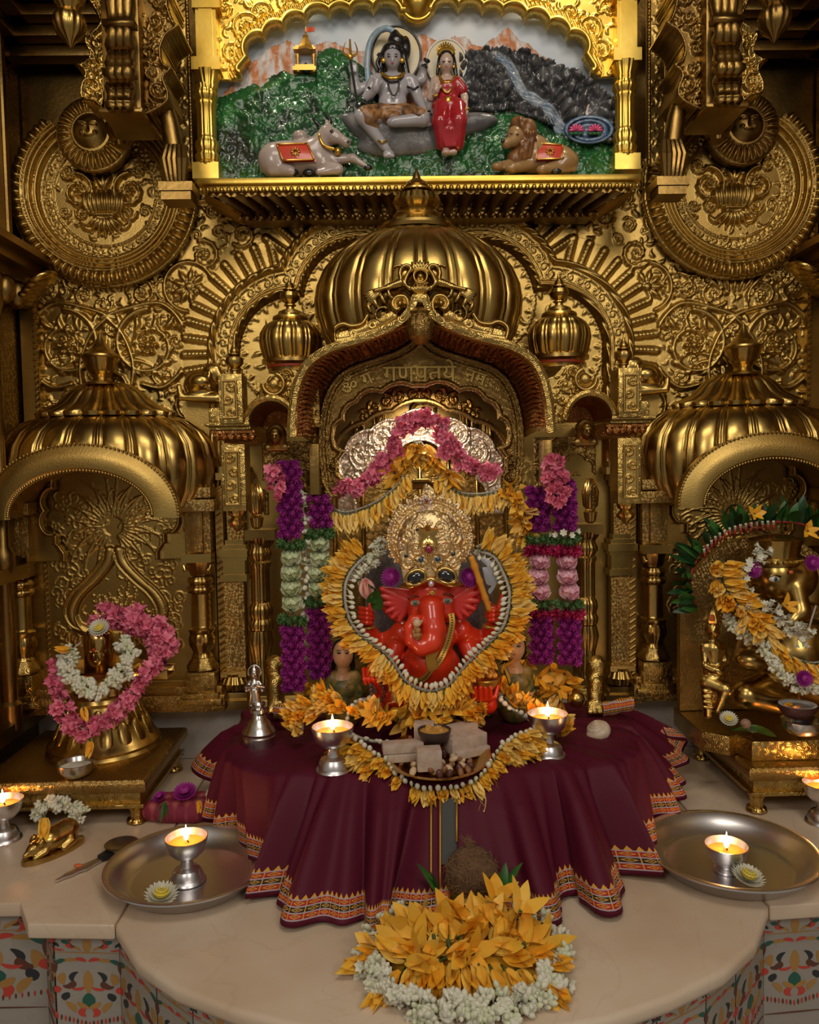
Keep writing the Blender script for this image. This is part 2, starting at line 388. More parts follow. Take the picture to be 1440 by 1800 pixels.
# carved and gilded sheet over the back wall
rl = Relief(-1.16, 1.20, .155, 1.78, .003)
X_, Z_ = rl.X, rl.Z
lob = []
for (px, py, rr) in ((520, 620, 98), (632, 530, 98), (842, 527, 98), (962, 610, 98)):
    c = XZ(px, py, YW); lob.append((c[0], c[1], rr*YW/F*1.02))
sd = np.full(X_.shape, 9.)
for i, c in enumerate(lob): sd = np.minimum(sd, np.hypot(X_-c[0], np.maximum(Z_-c[1], 0) if i in (0, 3) else Z_-c[1])-c[2])
zc = min(c[1] for c in lob)
cl = rl
# outer field: scrolls
seeds = []
def sp(px, py, rpx, a0, t, d, h=.014, **k): c = XZ(px, py, YW); rl.spiral(c[0], c[1], rpx*YW/F, a0, t, d, h, **k)
def ptw(l): return [XZ(a, b, YW) for a, b in l]
for cx, s in ((190, 1), (1290, -1)):                       # crossing heart scrolls above the side shrines
    for q in (-1, 1):
        sp(cx+q*72, 608, 62, PI/2, 1.5, q, .017, stem=.10)
        rl.stroke(smooth_path(ptw([(cx-q*10, 560), (cx+q*30, 545), (cx+q*95, 535), (cx+q*136, 580), (cx+q*138, 640), (cx+q*100, 680), (cx+q*62, 676)]), 8), .0085, .015)
        rl.stroke(smooth_path(ptw([(cx, 560), (cx+q*28, 590), (cx+q*46, 640), (cx+q*40, 690), (cx+q*18, 705)]), 8), .0075, .016)
        for k in range(8):
            a = k/8; c = XZ(cx+q*(20+116*math.sin(a*2.0)), 550+25*math.cos(a*5)+a*90, YW)
            rl.leaf(c[0], c[1], PI/2-q*(k*.33+.3), .05, .010, .014, q*1.6)
    for q in (-1, 1):
        sp(cx+q*105, 505, 30, 0, 1.3, -q, .011); sp(cx+q*150, 715, 34, PI/2, 1.4, q, .013); sp(cx+q*128, 760, 28, 0, 1.3, -q, .012)
        sp(cx+q*60, 492, 22, 0, 1.2, q, .010); sp(cx+q*100, 760, 22, 0, 1.2, q, .010)
    for k in range(-3, 4): c = XZ(cx+k*9, 512-abs(k)*2, YW); rl.leaf(c[0], c[1], PI/2-k*.28, .06, .008, .013, 0)
    for k in range(-4, 5): c = XZ(cx+k*5, 640, YW); rl.leaf(c[0], c[1], PI/2-k*.30, .10, .007, .013, -k*.25)
for s in (-1, 1): c = XZ(735+s*402, 505, YW); rl.ring(c[0], c[1], 42*YW/F, .006, .012); rl.flower(c[0], c[1], .055, 9, .013)
fld = (sd > .165) & (Z_ > .85)
circ = []; occ = rl.h > .002                              # curling vines packed into what is left of the field
for R in (.046, .038, .030, .023, .017):
    for _ in range(900):
        j, i = rng.integers(rl.nz), rng.integers(rl.nx); x, z = X_[j, i], Z_[j, i]
        if not fld[j, i] or occ[j, i] or sd[j, i] < .165+R*.8: continue
        if any((x-c[0])**2+(z-c[1])**2 < (R*.93+c[2])**2 for c in circ): continue
        r_ = int(R*.55/rl.res)
        if occ[max(0, j-r_):j+r_+1:3, max(0, i-r_):i+r_+1:3].mean() > .22: continue
        circ.append((x, z, R)); rl.spiral(x, z, R, rng.uniform(0, 6.28), 1.35 if R > .02 else 1.1, rng.choice([-1, 1]), .008+R*.12, stem=.12, core=R > .02)
rl.fill(7000, .026, .008, fld, .22)
st = (.0012*np.sin(X_*1100)*np.sin(Z_*1100)).clip(0); rl.h = np.maximum(rl.h, np.where(fld, st+.0005, 0))
# radiating darts round the lobed arch, then the arch band with rope edges
keep = (sd < .165); rl.h[keep] = 0
for ci, c in enumerate(lob):
    for a in np.arange(-.35, PI+.36, .152):
        x, z = c[0]+(c[2]+.118)*math.cos(a), c[1]+(c[2]+.118)*math.sin(a)
        if min(math.hypot(x-o[0], z-o[1])-o[2] for o in lob) < .112: continue
        e = np.array((math.cos(a), math.sin(a))); q = np.array(c[:2])
        rl.stroke([q+e*(c[2]+.088), q+e*(c[2]+.158)], .0125, .011); rl.beads([q+e*(c[2]+.10), q+e*(c[2]+.15)], .004, .016, .011)
band = (sd > 0) & (sd < .082); base = np.zeros_like(rl.h); base[band] = .020
for e0, wd, hh in ((.006, .012, .034), (.074, .014, .036), (.022, .005, .026), (.058, .005, .026)):
    t = 1-((sd-e0)/wd)**2; ang = np.arctan2(Z_-1.36, X_-.0); 
    tw = 1+.14*np.sin((np.hypot(X_, Z_-1.3)*60+ang*70+ (sd-e0)*260)) if wd > .01 else 1
    base = np.maximum(base, np.where(t > 0, hh*np.sqrt(np.clip(t, 0, 1))*tw, 0))
keepb = base.copy(); tmp = rl.h.copy(); rl.h = np.zeros_like(tmp)
for c in lob:                                             # vine in the band
    for i, a in enumerate(np.arange(-.5, PI+.5, .135)):
        x, z = c[0]+(c[2]+.040)*math.cos(a), c[1]+(c[2]+.040)*math.sin(a)
        if abs(min(math.hypot(x-o[0], z-o[1])-o[2] for o in lob)-.040) < .006: rl.spiral(x, z, .014, a, 1.1, 1 if i % 2 else -1, .006, stem=.2, lobes=False, core=False)
vine = rl.h*band; rl.h = np.zeros_like(tmp)
for c in lob:                                             # shell pattern inside the arch
    for r, n, L in ((.86, 26, .022), (.60, 16, .03), (.36, 10, .03)):
        for a in np.arange(0, 2*PI, 2*PI/n): rl.leaf(c[0]+c[2]*r*math.cos(a)*.98, c[1]+c[2]*r*math.sin(a)*.98, a, L, .0065, .006, rng.choice([-.8, .8]))
    for a in np.arange(0, 2*PI, .085): rl.ring(c[0]+c[2]*.955*math.cos(a), c[1]+c[2]*.955*math.sin(a), .0045, .003, .005)
inn = np.where(sd <= 0, rl.h*.7, 0)
rl.h = np.maximum(np.maximum(np.where(keep & (sd > .082), tmp, np.where(keep, 0, tmp)), keepb+vine), inn)
# chased field of the lower wall between pilasters
low = Z_ < .85; rl.h[low] = .0006*np.sin(X_[low]*900)*np.sin(Z_[low]*900)
bz = (Z_ < .185); rl.h[bz] = .018+.006*np.abs(np.sin(X_[bz]*160))*np.clip(1-((Z_[bz]-.17)/.008)**2, 0, 1)
tag(rl.solid('wall_back', GOLDC, YW+.058, thick=.058), kind='structure')
for s, x, nm in ((-1, -1.175, 'left'), (1, 1.215, 'right')):
    b = MB(); b.box((x+s*.03, 1.9, .97), (.06, 1.1, 3.3)); tag(b.build('wall_'+nm, GOLDKE), kind='structure')
    b = MB()                                              # beaded border strips where the walls meet and up the side walls
    for z0, z1 in ((.16, 1.52),):
        b.box((x-s*.035, YW-.014, (z0+z1)/2), (.05, .028, z1-z0)); 
        for z in np.arange(z0, z1, .017): b.ball((x-s*.052, YW-.030, z), (.006, .006, .011), 6, 4, rot=Matrix.Rotation(.6, 3, 'Y'))
    tag(b.build('trim_1' if s < 0 else 'trim_2', GOLDC), kind='structure')
    b = MB()
    for yy in (1.62, 1.80, 2.05, 2.30): b.box((x-s*.012, yy, 1.95), (.024, .035, 1.0), 0); b.tube([(x-s*.02, yy, 1.5), (x-s*.02, yy, 2.4)], .014, 8)
    for zz in (.17, .60, 1.50): b.box((x-s*.018, 1.95, zz), (.036, .85, .04))
    for yy in (1.75, 2.0, 2.2): b.lathe([(.03, .17), (.03, .24), (.02, .25), (.024, .4), (.02, .6), (.03, .62), (.03, .66), (.018, .68), (.018, 1.3), (.03, 1.34), (.03, 1.5)], (x-s*.015, yy, 0), 16)
    tag(b.build('trim_3' if s < 0 else 'trim_4', GOLDK), kind='structure')
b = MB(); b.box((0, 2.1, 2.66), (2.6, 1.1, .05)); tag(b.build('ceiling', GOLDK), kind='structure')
for s in (-1, 1):                                        # lower soffits over the two corners, with stepped cornice
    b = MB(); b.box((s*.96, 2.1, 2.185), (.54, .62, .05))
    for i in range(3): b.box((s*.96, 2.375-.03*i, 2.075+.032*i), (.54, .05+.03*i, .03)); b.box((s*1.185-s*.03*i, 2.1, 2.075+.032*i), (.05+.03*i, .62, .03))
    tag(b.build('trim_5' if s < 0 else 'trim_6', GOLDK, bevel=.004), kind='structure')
# ---------------------------------------------------------------- altar platform: marble slabs over inlaid panels
plat = thing('altar_platform', 'cream marble altar platform with stepped curved front edge and inlaid panels', 'platform', (0, 1.8, 0))
half = [(1.21, 1.605), (.865, 1.60), (.815, 1.522), (.645, 1.510)]
curve = [(.56, 1.392), (.47, 1.315), (.357, 1.254), (.24, 1.208), (.12, 1.186), (0, 1.180)]
def outline(off=0.):
    r = [(x-(off if i in (1, 2) else 0), y+off) for i, (x, y) in enumerate(half)]+[(x*(1-off*1.2), y+off) for x, y in curve]
    return [(max(-x, -1.172), y) for x, y in r]+[(x, y) for x, y in r[::-1][1:]]
side = [(-1.172, 1.605), (-.865, 1.60), (-.815, 1.522), (-.645, 1.510)]
cen = [(-.642, 1.511)]+[(-x, y) for x, y in curve]+[(x, y) for x, y in curve[::-1][1:]]+[(.642, 1.511)]
def slab(poly, nm):
    b = MB(); b.prism(poly, -.030, 0, 'z'); b.build(nm, MARB, plat, bevel=.010, smooth=60)
slab(cen+[(.642, 2.40), (-.642, 2.40)], 'center_slab')
slab([(-1.172, 2.40)]+side+[(-.6435, 1.513), (-.6435, 2.40)], 'side_slab'); slab([(-x, y) for x, y in ([(-1.172, 2.40)]+side+[(-.6435, 1.513), (-.6435, 2.40)])][::-1], 'side_slab')
body = outline(.035); b = MB(); b.prism(body+[(1.205, 2.4), (-1.17, 2.4)], -.64, -.030, 'z'); b.build('base', MARW, plat)
PANW = marble('panel_marble', (.36, .33, .29), (.30, .27, .23), (.22, .18, .14))
INK = [mat('inlay_red', (.50, .05, .03), .4), mat('inlay_green', (.015, .10, .07), .4), mat('inlay_ochre', (.38, .20, .05), .4), mat('inlay_brown', (.11, .035, .02), .4), mat('inlay_black', (.02, .025, .03), .4), PANW]
def inlay(A, B, name='inlay_panel'):
    A, B = np.array(A), np.array(B); W = np.linalg.norm(B-A); e = (B-A)/W; nn = np.array((e[1], -e[0])); mb = MB(); lev = [0]
    def q(u, v, d): p = A+e*u+nn*d; return (p[0], p[1], -.034-v)
    def poly(pts, c):
        pts = [(u, v*.62) for u, v in pts]; lev[0] += 1; d = .0032+.00002*lev[0]; n = len(pts); mb.mi = c; mb.add([q(u, v, d) for u, v in pts]+[q(u, v, 0) for u, v in pts], [tuple(range(n))]+[(i, (i+1) % n, (i+1) % n+n, i+n) for i in range(n)])
    def leaf(u, v, a, L, w, c, curl=0.):
        l, r = [], []
        for i in range(9):
            t = i/8; k = .95*w*math.sin(PI*min(1, t*.93+.05))**.8; l.append((u-math.sin(a)*k, v+math.cos(a)*k)); r.append((u+math.sin(a)*k, v-math.cos(a)*k))
            u += math.cos(a)*L/8; v += math.sin(a)*L/8; a += curl/8
        poly(l+r[::-1], c)
    mb.mi = 5; mb.add([q(.002, 0, .003), q(W-.002, 0, .003), q(W-.002, .6, .003), q(.002, .6, .003)], [(0, 1, 2, 3)])
    n = max(1, round(W/.165)); w = W/n
    for k in range(n):
        c = w*(k+.5); s_ = w/.172
        def L(du, v, a, ln, wd, col, cu=0.):
            leaf(c+du*s_, v, a, ln*s_, wd*s_, col, cu); leaf(c-du*s_, v, PI-a, ln*s_, wd*s_, col, -cu)
        # frieze
        leaf(c, .014, PI/2, .06, .013*s_, 2); L(.016, .065, -1.0, .05, .006, 2, 1.4)
        L(.030, .052, -.2, .045, .006, 3, -2.4); L(.040, .030, .6, .045, .007, 0, 2.5); L(.046, .040, -.5, .024, .009, 1); L(.074, .052, -1.2, .035, .006, 4, 1.6); L(.08, .022, .5, .03, .007, 0, 1.5); L(.06, .062, .2, .03, .004, 0, -1.)
        leaf(c-w/2+.002, .070, 0, w-.004, .0022, 2)
        # main motif
        leaf(c, .13, PI/2, .075, .014*s_, 2); L(.004, .100, -.9, .035, .008, 0, 1.5); L(.028, .098, -.5, .04, .008, 2, 1.5); L(.058, .095, .2, .035, .009, 1, 1.2); L(.082, .10, 1.3, .05, .008, 3, .5)
        L(.026, .135, .5, .05, .008, 4, 1.8); L(.04, .165, 1.8, .045, .012, 3, -2.6); L(.062, .14, 1.0, .05, .012, 2, 1.2); L(.010, .185, .8, .04, .006, 0, -1.6); L(.052, .205, .9, .035, .012, 4, .8); L(.085, .205, -2.3, .03, .008, 0, 1.5); L(.06, .235, 2.4, .05, .010, 2, -.8)
        leaf(c, .205, PI/2, .05, .018*s_, 1); L(.008, .255, .5, .045, .010, 0, 2.4); L(.03, .235, 2.2, .04, .010, 2, .6)
        for i in range(-8, 9): leaf(c+i*.0105*s_, .30-.012*abs(i)/8*2, PI/2, .018, .0022, 3 if i % 2 else 0)
        leaf(c-w/2+.004, .34, 0, w-.008, .0022, 3)
    mb.build(name, INK, plat, smooth=0)
pb = body
for i in range(len(pb)-1):
    A, B = pb[i], pb[i+1]
    if i == 0: A = (-1.05, A[1])
    if i == len(pb)-2: B = (1.05, B[1])
    inlay(A, B)
# ================================================================ painted relief over the altar
YM = 2.34
def noise2(X, Z, sc, oct=4, seed=0):
    r = np.random.default_rng(seed); out = np.zeros_like(X); amp = 1.
    for o in range(oct):
        g = r.uniform(-1, 1, (64, 64)); u = X*sc*2**o+17.3; v = Z*sc*2**o+9.1; i = np.floor(u).astype(int); j = np.floor(v).astype(int)
        a = u-i; b_ = v-j; a = a*a*(3-2*a); b_ = b_*b_*(3-2*b_); G_ = lambda q, w: g[w % 64, q % 64]
        out += amp*((G_(i, j)*(1-a)+G_(i+1, j)*a)*(1-b_)+(G_(i, j+1)*(1-a)+G_(i+1, j+1)*a)*b_); amp *= .5
    return out
def m3(px, py, dy=0.): return tuple(P(px, py, YM-dy))
def mxz(l): return [XZ(a, b, YM) for a, b in l]
MP = 1.672e-3
mural = thing('painted_relief', 'painted relief of two seated haloed figures, white bull and lion before green hills', 'mural', (0.01, YM, 1.66))
x0, z0 = XZ(385, 330, YM); x1, z1 = XZ(1085, 0, YM)
b = MB(); b.box(((x0+x1)/2, YM+.012, (1.66+z1)/2), (x1-x0+.06, .02, z1-1.66+.03))
SKY = mat('painted_sky', (.42, .52, .62), .30, var=((.66, .68, .70), 5), spec=.5)
b.build('sky_board', SKY, mural)
# mountains
rm = Relief(x0, x1, 1.66, z1, .004); N_ = noise2(rm.X, rm.Z, 26, 4, 3)
pk = mxz([(385, 170), (425, 130), (470, 90), (505, 70), (540, 95), (575, 70), (605, 85), (640, 90), (700, 75), (745, 60), (770, 75), (800, 62), (822, 72), (850, 80), (893, 52), (925, 78), (965, 105), (1000, 130), (1040, 150), (1085, 190)])
top = np.interp(rm.X, [p[0] for p in pk], [p[1] for p in pk])+N_*.006
rm.h = .010+.006*np.abs(N_)-.05*np.clip(.05-(top-rm.Z), 0, .05)*3; rm.h = rm.h.clip(.002)
MOU = mat('painted_mountain', (.62, .25, .10), .32)
N, L = MOU.node_tree.nodes, MOU.node_tree.links
tc = N.new('ShaderNodeTexCoord'); mp = N.new('ShaderNodeMapping'); mp.inputs['Scale'].default_value = (26, 1, 7); nz = N.new('ShaderNodeTexNoise'); nz.inputs['Scale'].default_value = 1.6; nz.inputs['Detail'].default_value = 5
r_ = N.new('ShaderNodeValToRGB'); r_.color_ramp.elements[0].position = .44; r_.color_ramp.elements[0].color = (.60, .24, .10, 1); r_.color_ramp.elements[1].position = .56; r_.color_ramp.elements[1].color = (.70, .66, .64, 1)
L.new(tc.outputs['Object'], mp.inputs['Vector']); L.new(mp.outputs[0], nz.inputs['Vector']); L.new(nz.outputs['Fac'], r_.inputs['Fac']); L.new(r_.outputs['Color'], N['Principled BSDF'].inputs['Base Color'])
rm.solid('mountain_range', MOU, YM+.002, mural, rm.Z < top, .001)
# hills and ground
rh = Relief(x0, x1, 1.66, z1, .003); N1 = noise2(rh.X, rh.Z, 14, 3, 5); N2 = noise2(rh.X, rh.Z, 60, 3, 8)
pk = mxz([(385, 172), (430, 158), (470, 140), (500, 128), (520, 138), (556, 136), (560, 95), (582, 84), (605, 96), (625, 108), (660, 135), (690, 200), (800, 205), (830, 190), (900, 195), (960, 215), (1085, 250)])
top = np.interp(rh.X, [p[0] for p in pk], [p[1] for p in pk])+N2*.003
d_ = np.clip(top-rh.Z, 0, 1); rh.h = .006+.030*(1-np.exp(-d_*16))+.010*N1+.0055*np.abs(N2)+.004*np.clip(N1*N2*3, 0, 1)
rp = polydist(smooth_path(mxz([(556, 138), (505, 150), (470, 170), (440, 180), (400, 200)]), 6), rh.X, rh.Z); rh.h += .008*np.exp(-(rp/.012)**2); rh.h = rh.h.clip(.003)
HILL = mat('painted_grass', (.012, .085, .026), .22, var=((.03, .16, .042), 16, 6), bump=(150, .4, .003), coat=.4)
Nn, Ll = HILL.node_tree.nodes, HILL.node_tree.links
src = Nn['Principled BSDF'].inputs['Base Color'].links[0].from_socket
tc = Nn.new('ShaderNodeTexCoord'); n2 = Nn.new('ShaderNodeTexNoise'); n2.inputs['Scale'].default_value = 11; n2.inputs['Detail'].default_value = 8; Ll.new(tc.outputs['Object'], n2.inputs['Vector'])
r2 = Nn.new('ShaderNodeValToRGB'); r2.color_ramp.elements[0].position = .50; r2.color_ramp.elements[1].position = .66; Ll.new(n2.outputs['Fac'], r2.inputs['Fac'])
mx = Nn.new('ShaderNodeMix'); mx.data_type = 'RGBA'; Ll.new(r2.outputs['Color'], mx.inputs['Factor']); Ll.new(src, mx.inputs['A']); mx.inputs['B'].default_value = (.02, .03, .022, 1); Ll.new(mx.outputs['Result'], Nn['Principled BSDF'].inputs['Base Color'])
rh.solid('green_hill', HILL, YM, mural, rh.Z < top, .002)
# rock cliff with waterfall
rc = Relief(*[f(XZ(800, 260, YM)[0], XZ(1085, 260, YM)[0]) for f in (min, max)], XZ(900, 262, YM)[1], XZ(900, 80, YM)[1], .0028)
pl = mxz([(806, 98), (870, 90), (925, 97), (985, 120), (1040, 150), (1085, 185), (1085, 262), (985, 248), (960, 225), (900, 200), (850, 204), (806, 200)])
msk = inside(pl, rc.X, rc.Z); pts = rng.uniform((rc.x0, rc.z0), (XZ(1085, 260, YM)[0], XZ(900, 80, YM)[1]), (190, 2)); f1 = np.full(rc.X.shape, 9.); f2 = f1.copy()
for p in pts:
    d_ = np.hypot((rc.X-p[0])*1.35, rc.Z-p[1]); f2 = np.minimum(f2, np.maximum(f1, d_)); f1 = np.minimum(f1, d_)
N3 = noise2(rc.X, rc.Z, 40, 4, 2); rc.h = .010+.026*np.clip((f2-f1)/.014, 0, 1)**.5-.25*f1+.006*N3; wf = smooth_path(mxz([(872, 105), (890, 118), (905, 145), (918, 168), (945, 185), (968, 205), (985, 235), (1010, 250)]), 8)
pd = polydist(wf, rc.X, rc.Z); rc.h = np.where(pd < .018, .010+.2*pd, rc.h).clip(.002)
ROCK = mat('painted_rock', (.12, .12, .125), .26, var=((.028, .03, .034), 22, 6), bump=(90, .5, .003), coat=.4)
rc.solid('rock_cliff', ROCK, YM-.004, mural, msk, .004)
WAT = mat('painted_water', (.10, .16, .24), .15, var=((.34, .38, .42), 40, 5), bump=(60, .5, .003))
b = MB(); rows = []
for i, p in enumerate(wf):
    a = wf[max(0, i-1)]; c = wf[min(len(wf)-1, i+1)]; t = np.array(c)-a; t /= np.linalg.norm(t); nn = np.array((t[1], -t[0])); wd = .010+.010*i/len(wf)
    rows.append([(p[0]+nn[0]*k*wd, YM-.020-.004*(j % 2)-.003*math.sin(i*.7+j), p[1]+nn[1]*k*wd) for j, k in enumerate(np.linspace(-1, 1, 9))])
b.grid(rows); o = b.build('waterfall', WAT, mural, smooth=180)
pd_c = m3(1036, 228, .046); b = MB(); rows = []
for r in np.linspace(0.02, 1, 10): rows.append([(pd_c[0]+.072*r*math.cos(t), pd_c[1]-.004*math.sin(r*22), pd_c[2]+.040*r*math.sin(t)) for t in np.linspace(0, 2*PI, 40, endpoint=False)])
b.grid(rows, cv=True, cap=True); b.lathe([], n=3) if 0 else None; po = b.build('lotus_pond', mat('painted_pond', (.05, .10, .20), .15, var=((.16, .24, .34), 50, 5), bump=(70, .5, .003)), mural, smooth=180)
PINKP = mat('painted_pink', (.55, .05, .16), .3); GRNP = mat('painted_leaf', (.02, .12, .03), .3)
for (px, py) in ((1013, 228), (1046, 228)):
    b = MB(); c = m3(px, py+2, .056)
    for k in range(7): a = PI*(k/6); b.ball((c[0]+.013*math.cos(a), c[1]-.004, c[2]+.009*math.sin(a)), (.004, .004, .010), 8, 6, rot=Matrix.Rotation(PI/2-a, 3, 'Y'))
    b.mi = 1
    for k in (-1, 0, 1): b.ball((c[0]+k*.012, c[1], c[2]-.007), (.010, .004, .004), 8, 6)
    b.build('lotus', [PINKP, GRNP], po, smooth=180)
# small gold shrine on the hill
GP = mat('painted_gold', (.55, .30, .05), .22, .6); FLAG = mat('flag_orange', (.75, .10, .03), .4)
tm = MB(); 
def bx(px0, px1, py0, py1, d0, d1): a = P(px0, py1, YM); c = P(px1, py0, YM); return ((a[0]+c[0])/2, YM-(d0+d1)/2, (a[2]+c[2])/2), (c[0]-a[0], d1-d0, c[2]-a[2])
for q in ((518, 558, 130, 137, .022, .046), (522, 555, 126, 131, .022, .043), (519, 557, 97, 101, .022, .046), (522, 554, 93, 97, .022, .043)): tm.box(*bx(*q))
for px in (524, 552):
    c = P(px, 127, YM-.038); tm.lathe([(.007, 0), (.007, .005), (.005, .008), (.0045, .036), (.007, .042), (.007, .047)], c, 12)
c = P(538, 92, YM-.036); tm.lathe([(.024, 0), (.024, .006), (.019, .016), (.013, .030), (.006, .040), (.008, .045), (.003, .050), (.001, .058)], c, 16, rf=lambda t, z: 1+.05*math.cos(8*t))
so = tm.build('hill_shrine', GP, mural)
b = MB(); c, s_ = bx(527, 550, 100, 127, .018, .022); b.box(c, s_); b.build('shrine_niche', mat('painted_niche', (.30, .32, .36), .4), so)
b = MB(); c = P(538, 122, YM-.034); b.lathe([(.012, -.008), (.012, 0), (.006, .001), (.006, .012), (.003, .017), (0.0005, .018)], c, 14); b.build('shrine_stone', mat('painted_black', (.015, .015, .02), .25), so)
b = MB(); c = P(538, 66, YM-.036); b.tube([c, (c[0], c[1], c[2]+.030)], .0014, 6); f0 = Vector(c)+Vector((0, 0, .028))
b.mi = 1; b.grid([[f0+Vector((i*.006, .002*math.sin(i*1.6)+dz*.0, -dz)) for dz in (0, .012)] for i in range(5)]); b.grid([[f0+Vector((i*.006, .0015+.002*math.sin(i*1.6), -dz)) for dz in (0, .012)] for i in range(5)]); b.build('shrine_flag', [GP, FLAG], so)
# --- figures
SKG = mat('painted_grey_skin', (.42, .40, .42), .2, coat=.5, var=((.36, .34, .37), 20)); SKP = mat('painted_pale_skin', (.58, .42, .34), .22, coat=.5)
BLK = mat('painted_hair', (.012, .012, .014), .25, coat=.5); RED = mat('painted_red', (.36, .012, .02), .22, coat=.5, var=((.46, .03, .04), 20)); TIG = mat('painted_tiger', (.42, .20, .07), .3, var=((.06, .03, .02), 55, 3), bump=(80, .4)); GLD = mat('painted_gilt', (.62, .36, .06), .22, .8)
WHT = mat('painted_white', (.75, .72, .68), .25); LIP = mat('painted_lip', (.5, .05, .05), .3); YEL = mat('painted_halo', (.62, .46, .14), .3, var=((.62, .56, .42), 16)); ROB = mat('painted_boulder', (.20, .19, .19), .3, var=((.09, .09, .09), 20), bump=(70, .5, .004))
def cap(a, b_, ra, rb): return ('c', m3(*a), m3(*b_), ra*MP, rb*MP)
def ell(c, r, e=None): return ('e', m3(*c), (r[0]*MP, r[1]*MP, r[2]*MP), e)
# boulder seat
organic('boulder_seat', [ell((690, 225, .035), (62, 18, 18)), ell((640, 222, .03), (30, 14, 14)), ell((790, 222, .03), (60, 16, 18)), ell((845, 212, .03), (30, 14, 11)), ell((612, 208, .03), (16, 10, 7)), ell((735, 245, .03), (70, 12, 22)), ell((690, 258, .03), (60, 12, 18))], ROB, mural, .03, .005)
for (cx, cy, rx, ry, nm) in ((697, 97, 41, 46, 0), (785, 111, 34, 38, 1)):
    b = MB(); c = m3(cx, cy, .018); b.lathe([(.0, -.004), (1, -.004), (1, .004), (0, .004)], (0, 0, 0), 40); b.xf(Matrix.Translation(c) @ Matrix.Diagonal((rx*MP, 1, ry*MP, 1)) @ Matrix.Rotation(PI/2, 4, 'X')); h_ = b.build('halo', YEL, mural)
    b = MB(); b.tube([(c[0]+rx*MP*math.cos(t), c[1]-.004, c[2]+ry*MP*math.sin(t)) for t in np.linspace(0, 2*PI, 40, endpoint=False)], .0035, 6, closed=True); b.build('halo_rim', WHT if nm else BLK, h_, smooth=180)
h = .0032
man = organic('seated_man', [ell((690, 101, .070), (14, 13, 18)), cap((690, 115, .062), (690, 128, .05), 7.5, 9), cap((664, 141, .05), (717, 141, .05), 11, 11), ell((690, 152, .055), (30, 14, 22)), ell((690, 178, .05), (24, 14, 18)), ell((690, 198, .05), (32, 16, 13)),
    cap((658, 143, .05), (645, 173, .055), 10.5, 8), cap((645, 173, .06), (660, 158, .085), 8, 5.5), cap((724, 143, .05), (737, 176, .06), 10.5, 8), cap((737, 176, .062), (748, 200, .08), 7.5, 5.5),
    cap((661, 152, .088), (663, 142, .09), 7, 6), *[cap((657+i*4, 141, .09), (657.5+i*3.6, 131+abs(i-1.6)*1.2, .091), 2.1, 1.7) for i in range(4)], cap((669, 148, .09), (673, 143, .092), 2.4, 1.8),
    cap((748, 201, .084), (749, 214, .082), 6.5, 4), *[cap((744+i*3.4, 210, .083), (743.5+i*3.6, 221, .08), 2., 1.5) for i in range(4)],
    cap((650, 150, .03), (626, 160, .035), 9, 8), cap((626, 160, .035), (622, 126, .05), 8.5, 6.5), ell((621, 120, .055), (8.5, 8, 9)), *[cap((616, 114+i*4, .064), (626, 114+i*4, .066), 2.2, 2) for i in range(4)],
    cap((726, 146, .03), (742, 140, .035), 8, 7), cap((742, 140, .035), (745, 120, .045), 7.5, 6), ell((745, 115, .05), (7.5, 7, 7.5)),
    cap((672, 203, .055), (637, 205, .085), 15, 13), cap((637, 205, .085), (674, 255, .062), 12, 7.5), cap((675, 256, .064), (684, 268, .075), 7.5, 6), ell((683, 271, .082), (10, 10, 6)), *[ell((676+i*4, 274.5, .092), (2.4, 3.4, 2.4)) for i in range(5)],
    cap((708, 203, .055), (742, 208, .085), 15, 12), cap((742, 210, .085), (697, 214, .092), 11, 8.5), ell((690, 215, .092), (10, 8, 7)),
    ell((690, 103, .084), (2.6, 5, 5)), cap((690, 98, .083), (690, 105, .091), 2, 2.6), ell((690, 114, .079), (6, 6, 5))], SKG, mural, .007, h, 'grey-skinned seated man with trident, snakes and tiger skin')
organic('hair', [ell((690, 90, .062), (18, 17, 13)), ell((697, 74, .058), (15, 13, 13)), ell((694, 62, .058), (8, 8, 9)), cap((674, 96, .058), (668, 128, .05), 6, 5), cap((708, 96, .058), (716, 135, .05), 7, 6), cap((716, 135, .045), (726, 148, .05), 5, 3), ell((713, 85, .05), (9, 9, 20)), ell((670, 110, .045), (8, 6, 14))], BLK, man, .007, h)
organic('loincloth', [ell((690, 196, .056), (37, 19, 10)), cap((668, 199, .062), (642, 200, .088), 15.5, 13), cap((712, 199, .062), (738, 203, .087), 15.5, 12.5), cap((650, 210, .088), (662, 232, .07), 12, 5), ell((690, 208, .075), (16, 12, 11))], TIG, man, .008, h)
def dots(par, name, m, l, r, sq=(1, .6, 1)):
    b = MB()
    for q in l: b.ball(m3(*q), (r*sq[0], r*sq[1], r*sq[2]), 8, 6)
    return b.build(name, m, par, smooth=180)
def necklace(par, name, m, pts, r, n=8):
    b = MB(); b.tube(smooth_path([m3(*q) for q in pts], n), r, 8); return b.build(name, m, par, smooth=180)
[(dots(man, 'eye', BLK, [(q, 99, .0905)], .0034, (1.5, .5, .6)), dots(man, 'eyebrow', BLK, [(q, 95, .0905)], .0034, (1.7, .5, .35))) for q in (684, 696)]; dots(man, 'mouth', LIP, [(690, 110.5, .0925)], .004, (1.2, .5, .5)); [dots(man, 'earring', GLD, [q], .008) for q in [(674, 106, .075), (707, 106, .075)]]
necklace(man, 'neck_snake', GLD, [(672, 130, .065), (680, 136, .078), (690, 138, .082), (702, 136, .078), (710, 130, .062)], .006); necklace(man, 'neck_snake', BLK, [(672, 134, .07), (680, 141, .08), (690, 143, .083), (702, 140, .08), (712, 132, .062)], .0036)
